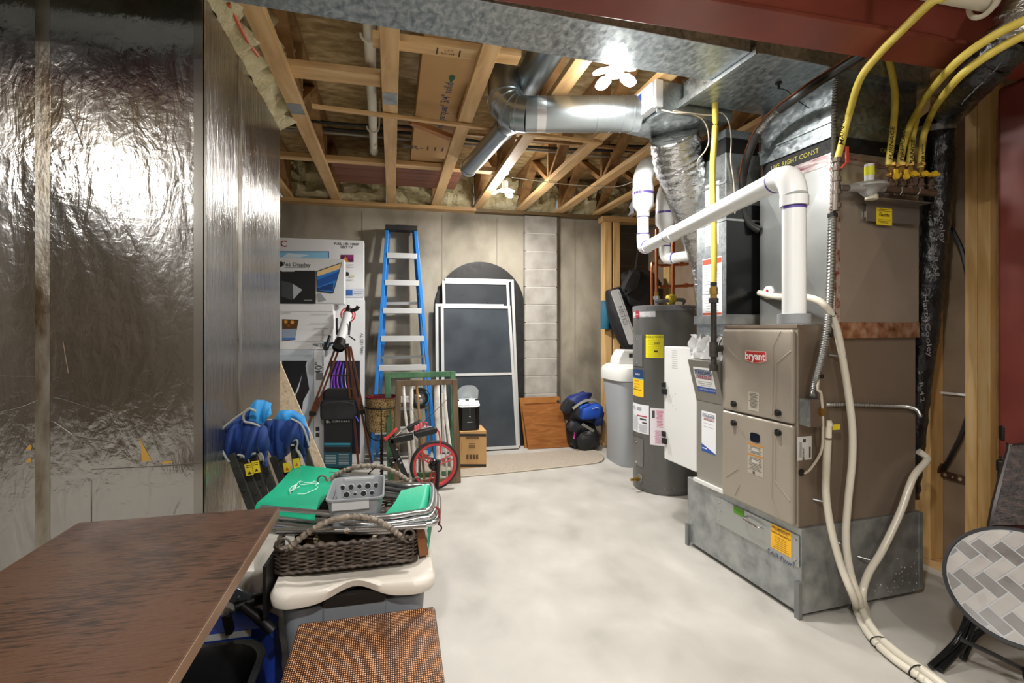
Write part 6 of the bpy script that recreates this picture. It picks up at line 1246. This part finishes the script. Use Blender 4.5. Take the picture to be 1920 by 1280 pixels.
b=MB(); q=[at(772,1012,z=.56),at(786,1008,z=.56),at(803,1040,z=.51),at(800,1052,z=.505),at(775,1060,z=.505)]
b.box(.098,.128,1.87,2.12,.502,.53); b=MB(); b.prism([(0,0),(.035,.0),(.03,.12),(0,.125)],0,.25,frame((.098,2.13,.503),(1,0,.12),(-.2,0,1)))
single('brown_board','glossy brown board standing beside the right end of the front wicker basket','board',b,P('7a4a28',.25),(.11,2.0,.503),bevel=.004)
b=MB(); b.box(-.005,.005,0,.34,0,.17,MX.Translation((-.405,1.78,.40))@MX.Rotation(-.05,4,'Z')); 
single('black_panel','thin black tray standing on edge between the wooden table and the wicker basket','tray',b,P('1c1b1b',.5),(-.405,1.95,.40))  # plain thin black panel set on edge
# ---- green folding lounger
r=thing('folding_lounger','folded aluminium lounge chair with bright green fabric panels lying on the wicker baskets','lounge chair',(-.15,2.15,.62))
GRF=NM('green_fabric',['008a66','0a9c75','12a680'],scale=4,rough=(.45,.55),bump=.1,bscale=90,detail=2)
ALT=P('c6c9cb',.22,.95)
A_,B_,C_,D_=at(553,872,z=.682),at(636,881,z=.678),at(594,957,z=.668),at(482,944,z=.678)
def wrap(A,B,C,D,drop,mat,name,label_=None,end=None):
    # panel from far edge A-B to near edge D-C, sagging, rolling over the near tube
    def f(u,v):
        if v<.8:
            t=v/.8; p=lerp(lerp(A,B,u),lerp(D,C,u),t); p.z-=.012*math.sin(PI*t)
            return p
        t=(v-.8)/.2; p=lerp(D,C,u); dn=(lerp(D,C,u)-lerp(A,B,u)).normalized(); return p+dn*(.03*math.sin(PI*t*.9))+V((0,0,-.045*t))
    b=MB(); b.sheet(f,16,30,.004); return obj(name,b,mat,r,smooth=True)
fp=wrap(A_,B_,C_,D_,.04,GRF,'green_fabric')
b=MB()
for du in (.955,.985): b.tube([lerp(lerp(A_,B_,du),lerp(D_,C_,du),t)+V((0,0,.002-.012*math.sin(PI*t))) for t in [k/12 for k in range(13)]],.0013,4)
# white printed emblem and lettering
def pp_(u,v): p=lerp(lerp(A_,B_,u),lerp(D_,C_,v*0+u),v); p.z+=-.012*math.sin(PI*v)+.0016; return p
def px_(x,y):
    q=at(x,y,z=.677)
    return q+V((0,0,.001))
for seg in ([(545,926),(543,918),(548,912),(556,908),(563,902),(572,905),(584,905),(590,902),(598,906)],[(598,906),(592,910),(596,914),(586,920),(580,922),(572,926),(558,926)],[(563,902),(562,907),(568,909),(582,907),(586,906),(598,906)],[(556,908),(553,916),(562,912)]):
    b.tube(spl([px_(x,y) for x,y in seg],4),.0012,4)
M_=frame(px_(551,915),(px_(556,908)-px_(547,923))*1,(px_(546,913)-px_(556,917))); b.text('Menards',.024,M_@MX.Translation((0,0,.001)),bold=.02)
obj('white_print',b,P('dff0ea',.5),fp)
RA,RB,RC,RD=at(752,921,z=.678),at(812,906,z=.678),at(803,953,z=.678),at(722,965,z=.668)
def f(u,v):
    p=lerp(lerp(RA,RB,u),lerp(RD,RC,u),v)
    p.z-=.01*math.sin(PI*v)
    if u>.8: t=(u-.8)/.2; p.z-=.08*t*t; 
    return p
b=MB(); b.sheet(f,24,14,.004); fr=obj('green_fabric',b,GRF,r,smooth=True)
b=MB()
for du in (.6,.63): b.tube([f(du,k/10)+V((0,0,.0025)) for k in range(11)],.0013,4)
obj('stitching',b,P('dff0ea',.5),fr)
b=MB(); e0=f(1,0); e1=f(1,1); b.sheet(lambda u,v: lerp(e0,e1,u)+V((.004*math.sin(PI*v),0,-.08*v)),8,6,.004); obj('green_flap',b,P('0a8f6c',.55),r,smooth=True)
for k,dz in enumerate((0,-.023,-.046)):
    # each layer: a U-shaped tube frame, open at the left under the fabric
    ox=.012*k; far0=at(560,878,z=.668)+V((-.02,0,dz)); far1=at(752,908,z=.668)+V((ox,0,dz)); fe=at(806,909,z=.668)+V((ox,0,dz)); ne=at(800,958,z=.668)+V((ox,0,dz)); near1=at(695,968,z=.66)+V((0,-.012*k,dz)); near0=at(490,952,z=.668)+V((0,-.012*k,dz))
    b=MB(); b.tube(spl([far0,lerp(far0,far1,.5),far1,lerp(far1,fe,.8),lerp(fe,ne,.10)+V((.012,0,0)),lerp(fe,ne,.9)+V((.012,0,0)),lerp(ne,near1,.2),near1,near0],8),.0115,10); obj('tube_frame',b,ALT,r,smooth=True)
b=MB(); q=at(545,995,z=.62); b.tube([at(520,995,z=.625),at(690,992,z=.625),at(800,985,z=.63)],.012,10); b.tube([at(560,912,z=.62),at(780,935,z=.62)],.012,10); obj('tube_frame',b,ALT,r,smooth=True)
b=MB(); q=at(651,990,z=.64); b.lathe([(.010,-.004),(.010,.002),(0,.003)],12,frame(q+V((0,-.018,0)),(1,0,0),(0,0,1))); obj('rivet',b,CHROME,r)
r=thing('grey_basket','grey plastic basket with round holes resting inside the green lounger','basket',(-.13,2.04,.59))
gx0,gx1,gy0,gy1=-.232,-.03,1.90,2.185; gc=((gx0+gx1)/2,(gy0+gy1)/2); ghx,ghy=(gx1-gx0)/2,(gy1-gy0)/2
def gr(s,z): return [V((gc[0]+x,gc[1]+y,z)) for x,y in rrect(2*ghx*s,2*ghy*s,.03,5)]
GP=P('85898d',.4)
b=MB(); loft(b,[gr(.80,.602),gr(.80,.600),gr(.98,.722),gr(1.02,.724),gr(1.02,.730),gr(.96,.730),gr(.94,.724),gr(.77,.606)]); gtub=b
b=MB(); b2=MB(); R_=random.Random(6)
for i in range(5):
    for j in range(3):
        v=.25+.24*j; z=.606+.118*v; s=.77+.17*v; y=gc[1]+ghy*s-.002; x=gc[0]+(-.66+.33*i+(.16 if j%2 else 0))*ghx; rr=.008+.006*R_.random()
        if abs(x-gc[0])>ghx*.72: continue
        M_=frame((x,y-.0005,z),(1,0,0),(0,.15,1)); b.lathe([(rr+.0025,0),(rr+.001,.002),(rr-.001,.002),(rr-.002,0)],12,M_,cap=False); b2.lathe([(rr-.001,.0008),(0,.001)],12,M_)
hb=b; hb2=b2
b2=hb2
for i in range(5):
    for j in range(4):
        v=.15+.2*j; z=.606+.118*v; s=.77+.17*v; x=gc[0]-ghx*s+.0025; y=gc[1]+(-.5+.25*i)*ghy; M_=frame((x,y,z),(0,1,0),(-.15,0,1)); b2.lathe([(.006,0),(0,.0006)],10,M_)
tb_=MB(); tb_.v=list(gtub.v); tb_.f=list(gtub.f); tb_.m=list(gtub.m)
for src,mi_ in ((hb,1),(hb2,2)):
    o_=len(tb_.v); tb_.v+=src.v; tb_.f+=[tuple(i+o_ for i in q) for q in src.f]; tb_.m+=[mi_]*len(src.f)
obj('tub',tb_,[GP,P('a4a8ab',.35),P('1c1d1f',.7)],r,smooth=True)
pieces('handle_grip',[MB().box(gc[0]-.06,gc[0]+.06,gc[1]+ghy*.93,gc[1]+ghy*.96,.70,.727),MB().box(gc[0]-.08,gc[0]+.05,gc[1]-ghy*.99,gc[1]-ghy*.96,.69,.727)],P('b9bcbd',.35),r,bevel=.004)
b=MB(); q=at(816,950,z=.668); b.tube(spl([q,q+V((.012,0,-.01)),q+V((.016,0,-.04)),q+V((.014,0,-.07))],5),.005,6); b.mi=1; b.tube([q+V((.014,0,-.07))+V((.010*math.sin(t)-.0,0,-.012*(1-math.cos(t)))) for t in [k*.4 for k in range(10)]],.003,5); single('bungee_hook','red bungee cord end with a black hook at the right end of the green lounger','hook',b,[P('8a2a2a',.6),BLK],q,smooth=True)
# ---- blue camp chairs
NAV=NM('navy_fabric',['0c2350','143270','1d4690'],scale=6,rough=(.6,.75),bump=.35,bscale=9); SKY=NM('sky_fabric',['1f7fc8','3c9fe0'],scale=6,rough=(.55,.7),bump=.35,bscale=9)
FRM=NM('dark_frame',['232321','35342f'],scale=12,rough=(.4,.5))
def fold(b,top,bot,w0,w1,amp,seed,th=.004,dep=.022):
    """hanging folded cloth between a top point list and a bottom point list (pixel points at given depth)"""
    R=random.Random(seed); T=spl(top,6); B=spl(bot,6); n=max(len(T),len(B)); g=lambda S,t: S[min(int(t*(len(S)-1)),len(S)-2)].lerp(S[min(int(t*(len(S)-1)),len(S)-2)+1],t*(len(S)-1)-min(int(t*(len(S)-1)),len(S)-2)); ph=R.uniform(0,6)
    def f(u,v):
        p=g(T,u).lerp(g(B,u),v); return p+V((0,-dep*math.sin(PI*u)**.6*math.sin(PI*(.1+.85*v))+amp*1.5*math.sin(2.6*PI*u+ph+2.5*v)*(.3+.7*v)+.35*amp*math.sin(6*PI*u+5*v+ph),0))
    b.sheet(f,28,14,th); return T,B
def campchair(lab_,Yc,dx,dy,loc):
    r=thing('camp_chair',lab_,'camp chair',loc)
    q=lambda x,y,o=0:at(x+dx,y+dy,Y=Yc+o)
    return r,q
r,q=campchair('folded blue camp chair with dark legs leaning on the foil wall, nearer of two',2.42,0,0,at(455,950,Y=2.42))
b=MB(); T,B=fold(b,[q(413,818),q(430,795),q(452,778),q(470,765)],[q(420,848),q(432,862),q(446,862),q(455,850)],0,0,.016,1); T2,B2=fold(b,[q(452,790,-.03),q(470,788,-.03),q(490,795,-.03),q(498,812,-.03)],[q(452,862,-.03),q(466,858,-.03),q(485,850,-.03),q(497,868,-.03)],0,0,.018,2)
fold(b,[q(486,795,-.05),q(500,800,-.05),q(505,830,-.05),q(500,835,-.05)],[q(484,825,-.05),q(490,850,-.05),q(497,868,-.05),q(502,872,-.05)],0,0,.012,3)
fb_=obj('fabric',b,NAV,r,smooth=True)
b=MB(); fold(b,[q(456,796,.02),q(476,754,.02),q(494,750,.02),q(508,756,.02)],[q(478,795,.02),q(488,795,.02),q(497,790,.02),q(509,775,.02)],0,0,.012,4); obj('light_blue_panel',b,SKY,r,smooth=True)
b=MB()
for seg in ([(470,766),(452,776),(433,790),(418,803),(412,818),(414,838),(424,858),(430,866)],[(480,771),(466,766),(457,778),(459,790),(472,793),(488,800),(494,812),(484,826),(486,842),(494,858),(500,872)],[(466,858),(472,851),(480,850)],[(445,852),(456,855),(462,862)]):
    b.tube(spl([q(x,y,-.055) for x,y in seg],6),.0052,6)
obj('grey_piping',b,P('8f9290',.55),r,smooth=True)
for k,(x0,y0,x1,y1) in enumerate(((434,850,476,962),(452,858,500,968),(474,850,500,948),(492,862,525,955))):
    b=MB(); a_=q(x0,y0,-.02+.01*k); c_=q(x1,y1,-.04+.015*k); d_=(c_-a_).normalized(); c2_2=a_+d_*((a_.z-.004)/-d_.z) if d_.z<0 else c_; b.bar(c2_2,a_,.034,.022,(0,-1,0)); lg=obj('leg',b,FRM,r,bevel=.003)
    b=MB(); 
    for t in (.22,.6): p=lerp(a_,c_,t)+V((0,-.013,0)); b.lathe([(.006,0),(.005,.004),(0,.005)],8,frame(p,(1,0,0),(0,0,1)))
    obj('rivet',b,P('4a4a48',.3,.6),lg)
for (x,y) in ((467,880),(480,875)):
    b=MB(); p=q(x,y,-.065); M_=frame(p,(1,0,.15),(-.3,0,1)); b.rect(M_,0,0,.030,.052); b.mi=1; b.poly([M_@V(v_) for v_ in ((-.008,-.02,.0006),(.008,-.02,.0006),(0,-.006,.0006))]); b.rect(M_,0,.010,.02,.003,.0006); b.rect(M_,0,.018,.02,.003,.0006); obj('yellow_label',b,[P('d8be22',.5),P('2d2a18',.5)],r)
r,q=campchair('folded blue camp chair with dark legs leaning on the foil wall, farther of two',2.62,0,0,at(560,930,Y=2.62))
b=MB(); fold(b,[q(487,800),q(502,788),q(520,786),q(540,790)],[q(512,862),q(520,858),q(532,856),q(542,850)],0,0,.02,5); fold(b,[q(525,800,-.04),q(545,785,-.04),q(560,790,-.04),q(567,805,-.04)],[q(524,832,-.04),q(535,838,-.04),q(552,832,-.04),q(572,868,-.04)],0,0,.016,6); fold(b,[q(545,788,-.02),q(560,788,-.02),q(576,805,-.02),q(580,825,-.02)],[q(556,826,-.02),q(565,832,-.02),q(575,840,-.02),q(580,835,-.02)],0,0,.012,7); obj('fabric',b,NAV,r,smooth=True)
b=MB(); fold(b,[q(518,787,.03),q(526,770,.03),q(550,770,.03),q(570,780,.03)],[q(530,790,.03),q(545,792,.03),q(560,792,.03),q(580,812,.03)],0,0,.010,8); obj('light_blue_panel',b,SKY,r,smooth=True)
b=MB()
for seg in ([(485,795),(497,788),(510,787)],[(546,785),(562,793),(570,805),(576,822),(580,836)],[(549,826),(556,824),(558,832),(556,842),(566,858)]): b.tube(spl([q(x,y,-.06) for x,y in seg],6),.005,6)
obj('grey_piping',b,P('8f9290',.55),r,smooth=True)
for k,(x0,y0,x1,y1) in enumerate(((512,855,548,950),(526,860,562,948),(551,835,560,900),(568,833,592,905))):
    b=MB(); a_=q(x0,y0,-.02+.01*k); c_=q(x1,y1,-.03+.012*k); d_=(c_-a_).normalized(); c3=a_+d_*((a_.z-.004)/-d_.z); b.bar(c3,a_,.034,.022,(0,-1,0)); obj('leg',b,FRM,r,bevel=.003)
for (x,y) in ((538,876),(556,868)):
    b=MB(); p=q(x,y,-.06); M_=frame(p,(1,0,.15),(-.3,0,1)); b.rect(M_,0,0,.030,.045); b.mi=1; b.poly([M_@V(v_) for v_ in ((-.008,-.014,.0006),(.008,-.014,.0006),(0,.004,.0006))]); obj('yellow_label',b,[P('d8be22',.5),P('b5532a',.5)],r)
# ---- under the table
r=thing('black_tub','large black plastic tub on the floor beneath the table edge','tub',(-.66,1.62,0))
kx,ky=(-.66,1.60); 
def kr(sx,sy,z): return [V((kx+x,ky+y,z)) for x,y in rrect(2*sx,2*sy,.11,7)]
b=MB(); loft(b,[kr(.21,.19,0),kr(.25,.235,.29),kr(.265,.25,.295),kr(.265,.25,.305),kr(.245,.23,.305),kr(.235,.22,.28),kr(.20,.18,.012)]); obj('tub',b,P('16181c',.3),r,smooth=True,sharp=60)
b=MB(); b.tube([V((kx+.02+.07*math.cos(t),1.40+.06*math.sin(t),.06)) for t in [2*PI*k/24 for k in range(24)]],.005,6,closed=True); single('blue_ring','blue plastic ring lying in the black tub','ring',b,P('1f4fa8',.4),(kx,1.4,.06))
b=MB(); b.bar(V((-.435,1.40,.12)),V((-.425,1.50,.26)),.03,.012); single('red_handle','red plastic handle standing in the black tub','handle',b,P('b5202c',.4),(-.43,1.42,.12),bevel=.004)
r=thing('blue_carton','blue printed carton with a white label strip behind the black tub','box',(-.6,1.93,0))
b=MB(); b.box(-.86,-.395,1.885,2.02,.001,.315); obj('carton',b,P('15389a',.45),r,bevel=.003)
b=MB(); Mk=frame((-.55,1.884,.285),(1,0,0),(0,0,1)); b.rect(Mk,-.02,.018,.2,.022); b.mi=1; b.rect(Mk,-.0,-.028,.2,.05); b.mi=2; b.rect(Mk,-.05,-.03,.05,.04,.001); b.mi=3; b.rect(Mk,.03,-.022,.06,.02,.001); obj('front_print',b,[P('c9cdc9',.5),P('2f7fc4',.5),P('c9cc2e',.5),P('b9c4d0',.5)],r)
r=thing('black_tool','black tubular folding handle with a metal hinge above the blue carton','folding handle',at(455,1130,Y=1.86))
b=MB(); b.tube([at(440,1138,Y=1.84),at(472,1126,Y=1.86),at(505,1117,Y=1.90)],[.016,.020,.022],12); obj('tube',b,BLK,r,smooth=True)
b=MB(); b.tube([at(455,1135,Y=1.83),at(485,1158,Y=1.82),at(512,1182,Y=1.81)],[.014,.018,.018],12); obj('tube',b,BLK,r,smooth=True)
b=MB(); b.box(-.03,.03,-.006,.006,-.025,.025,MX.Translation(at(450,1120,Y=1.85))@MX.Rotation(.6,4,'Y')); b.lathe([(.008,0),(.006,.006),(0,.007)],8,frame(at(448,1119,Y=1.84),(1,0,0),(0,0,1))); obj('hinge',b,P('5f666e',.35,.5),r,bevel=.004)
b=MB(); b.bar(at(424,1150,Y=1.86),at(432,1185,Y=1.86),.03,.02); b.lathe([(.008,0),(0,.003)],8,frame(at(427,1156,Y=1.845),(1,0,0),(0,0,1))); obj('bracket',b,BLK,r)
b=MB(); R_=random.Random(3); g_={}
def f(u,v):
    k=(round(u*12),round(v*14)); g_.setdefault(k,R_.random()); return V((-.70+.33*u+.02*g_[k],2.085-.10*math.sin(PI*v)*u-.05*g_[k]-.02*math.sin(9*u),.02+.60*v))
b.sheet(f,12,14); single('plastic_sheet','crumpled white plastic sheeting hanging between the table and the tote','plastic sheet',b,NM('white_plastic',['c9c7bc','e2e0d6'],scale=5,rough=(.2,.35),spec=.6),(-.55,2.05,.02),smooth=True)
# ---- beaded ottoman
m,nt,bs,N,L=_nodes('beads')
tc_=N.new('ShaderNodeTexCoord'); sep=N.new('ShaderNodeSeparateXYZ'); 
nz=N.new('ShaderNodeTexNoise'); nz.inputs['Scale'].default_value=9; va=N.new('ShaderNodeVectorMath'); va.operation='MULTIPLY_ADD'; va.inputs[1].default_value=(.006,.006,.006); L.new(tc_.outputs['Object'],nz.inputs['Vector']); L.new(nz.outputs['Color'],va.inputs[0]); L.new(tc_.outputs['Object'],va.inputs[2]); L.new(va.outputs[0],sep.inputs[0])
def sn(sock,per,ph=None):
    a=N.new('ShaderNodeMath'); a.operation='MULTIPLY'; a.inputs[1].default_value=2*PI/per; L.new(sock,a.inputs[0]); s=N.new('ShaderNodeMath'); s.operation='SINE'; L.new(a.outputs[0],s.inputs[0]); c=N.new('ShaderNodeMath'); c.operation='MULTIPLY_ADD'; c.inputs[1].default_value=.5; c.inputs[2].default_value=.5; L.new(s.outputs[0],c.inputs[0]); return c.outputs[0]
yz=N.new('ShaderNodeMath'); yz.operation='ADD'; L.new(sep.outputs['Y'],yz.inputs[0]); L.new(sep.outputs['Z'],yz.inputs[1])
sx_=sn(sep.outputs['X'],.0062); sy_=sn(yz.outputs[0],.0085)
hm=N.new('ShaderNodeMath'); hm.operation='MULTIPLY'; L.new(sx_,hm.inputs[0]); L.new(sy_,hm.inputs[1])
n3=N.new('ShaderNodeTexNoise'); n3.inputs['Scale'].default_value=170; L.new(tc_.outputs['Object'],n3.inputs['Vector'])
mm2=N.new('ShaderNodeMath'); mm2.operation='MULTIPLY'; L.new(hm.outputs[0],mm2.inputs[0]); L.new(n3.outputs['Fac'],mm2.inputs[1])
cr=N.new('ShaderNodeValToRGB'); e=cr.color_ramp.elements; e[0].position=.03; e[0].color=srgb('2a150b'); e[1].position=.42; e[1].color=srgb('e8b98c'); k_=e.new(.2); k_.color=srgb('94582f')
L.new(mm2.outputs[0],cr.inputs[0]); L.new(cr.outputs[0],bs.inputs['Base Color']); bs.inputs['Roughness'].default_value=.22
bp=N.new('ShaderNodeBump'); bp.inputs['Strength'].default_value=.7; bp.inputs['Distance'].default_value=.003; L.new(hm.outputs[0],bp.inputs['Height']); L.new(bp.outputs[0],bs.inputs['Normal'])
r=thing('beaded_ottoman','copper brown beaded cube ottoman in front of the grey tote','ottoman',(-.075,1.47,0))
b=MB(); loft(b,[[V(p) for p in ((-.292,1.24,0),(.138,1.24,0),(.141,1.70,0),(-.288,1.70,0))],[V(p) for p in ((-.292,1.24,.40),(.138,1.24,.40),(.141,1.70,.418),(-.288,1.70,.418))]]); obj('beaded_cover',b,m,r,bevel=.012,seg=3)
# ================================================================== LIGHT AND CAMERA
def lamp(name, loc, power, size=.07, col=(1,.97,.93)):
    l = bpy.data.lights.new(name,'POINT'); l.energy = power; l.shadow_soft_size = size; l.color = col
    o = bpy.data.objects.new(name,l); COL.objects.link(o); o.location = loc; return o
def down(name,loc,power,size=.16,col=(1,.97,.93)):
    l = bpy.data.lights.new(name,'AREA'); l.shape='DISK'; l.size=size; l.energy=power; l.color=col
    o = bpy.data.objects.new(name,l); COL.objects.link(o); o.location=loc; return o
LEAF = P('fffaf4',.4,0,emit=14)
def led_lamp(label, c, n, tilt, rot, scale=1.0):
    r = thing('ceiling_lamp',label,'ceiling lamp',c,'white multi-panel ceiling lamps')
    c = V(c)
    b = MB(); b.lathe([(.0,.085),(.03,.085),(.03,.02),(.045,.015),(.045,-.01),(0,-.012)],16,MX.Translation(c)); obj('lamp_base', b, WHT, r, smooth=True)
    for k in range(n):
        a = rot+2*PI*k/n
        M = MX.Translation(c)@MX.Rotation(a,4,'Z')@MX.Translation((.05,0,0))@MX.Rotation(tilt,4,'Y')
        b = MB(); pr = [(.0,-.018),(.02,-.038),(.06,-.04),(.09,-.028),(.098,0),(.09,.028),(.06,.04),(.02,.038),(0,.018)]
        b.prism([(x*scale,y*scale) for x,y in pr],-.006,.006,M); obj('light_panel', b, LEAF, r)
    return r
c1 = at(1153,137,z=2.62); c2 = at(947,357,z=2.62)
led_lamp('bright ceiling lamp with four panels beside the big rectangular duct', c1, 4, .35, .3, .85)
led_lamp('bright far ceiling lamp with three panels near the back wall', c2, 3, .45, .9, .85)
down('lamp_light',c1-V((0,0,.06)),22); lamp('lamp_light',c1-V((0,0,.10)),5); down('lamp_light',c2-V((0,0,.06)),34); lamp('lamp_light',c2-V((0,0,.10)),12)
c3 = V((-2.7,-1.5,2.9)); c4 = V((1.3,-1.0,2.9)); c5 = V((-.1,.15,2.95))  # c4 and c5 are lamps added out of view as fill light
led_lamp('ceiling lamp with four panels far behind the viewpoint on the left', c3, 4, .3, .5); led_lamp('ceiling lamp with four panels behind the steel beam, nearest the viewpoint', c5, 4, .3, .1); led_lamp('ceiling lamp with four panels behind the viewpoint on the right', c4, 4, .3, .2)
down('lamp_light',c3-V((0,0,.06)),34); down('lamp_light',c4-V((0,0,.06)),14); down('lamp_light',c5-V((0,0,.06)),34); lamp('lamp_light',c3-V((0,0,.12)),8); lamp('lamp_light',c4-V((0,0,.12)),14)
w = bpy.data.worlds.new('World'); SC.world = w; w.use_nodes = True
w.node_tree.nodes['Background'].inputs[0].default_value = (.5,.5,.52,1); w.node_tree.nodes['Background'].inputs[1].default_value = .3
cd = bpy.data.cameras.new('Camera'); co = bpy.data.objects.new('Camera',cd); COL.objects.link(co)
co.location = (0,0,CAMH); co.rotation_euler = (PI/2,0,-TH); cd.sensor_width = 36; cd.lens = 36*FPX/1920; cd.shift_y = -(640-HYP)/1920; cd.clip_start = .02
SC.camera = co
SC.view_settings.view_transform = 'Standard'; SC.view_settings.look = 'None'; SC.view_settings.gamma = 1; SC.view_settings.exposure = 0.85; SC.view_settings.use_curve_mapping = False
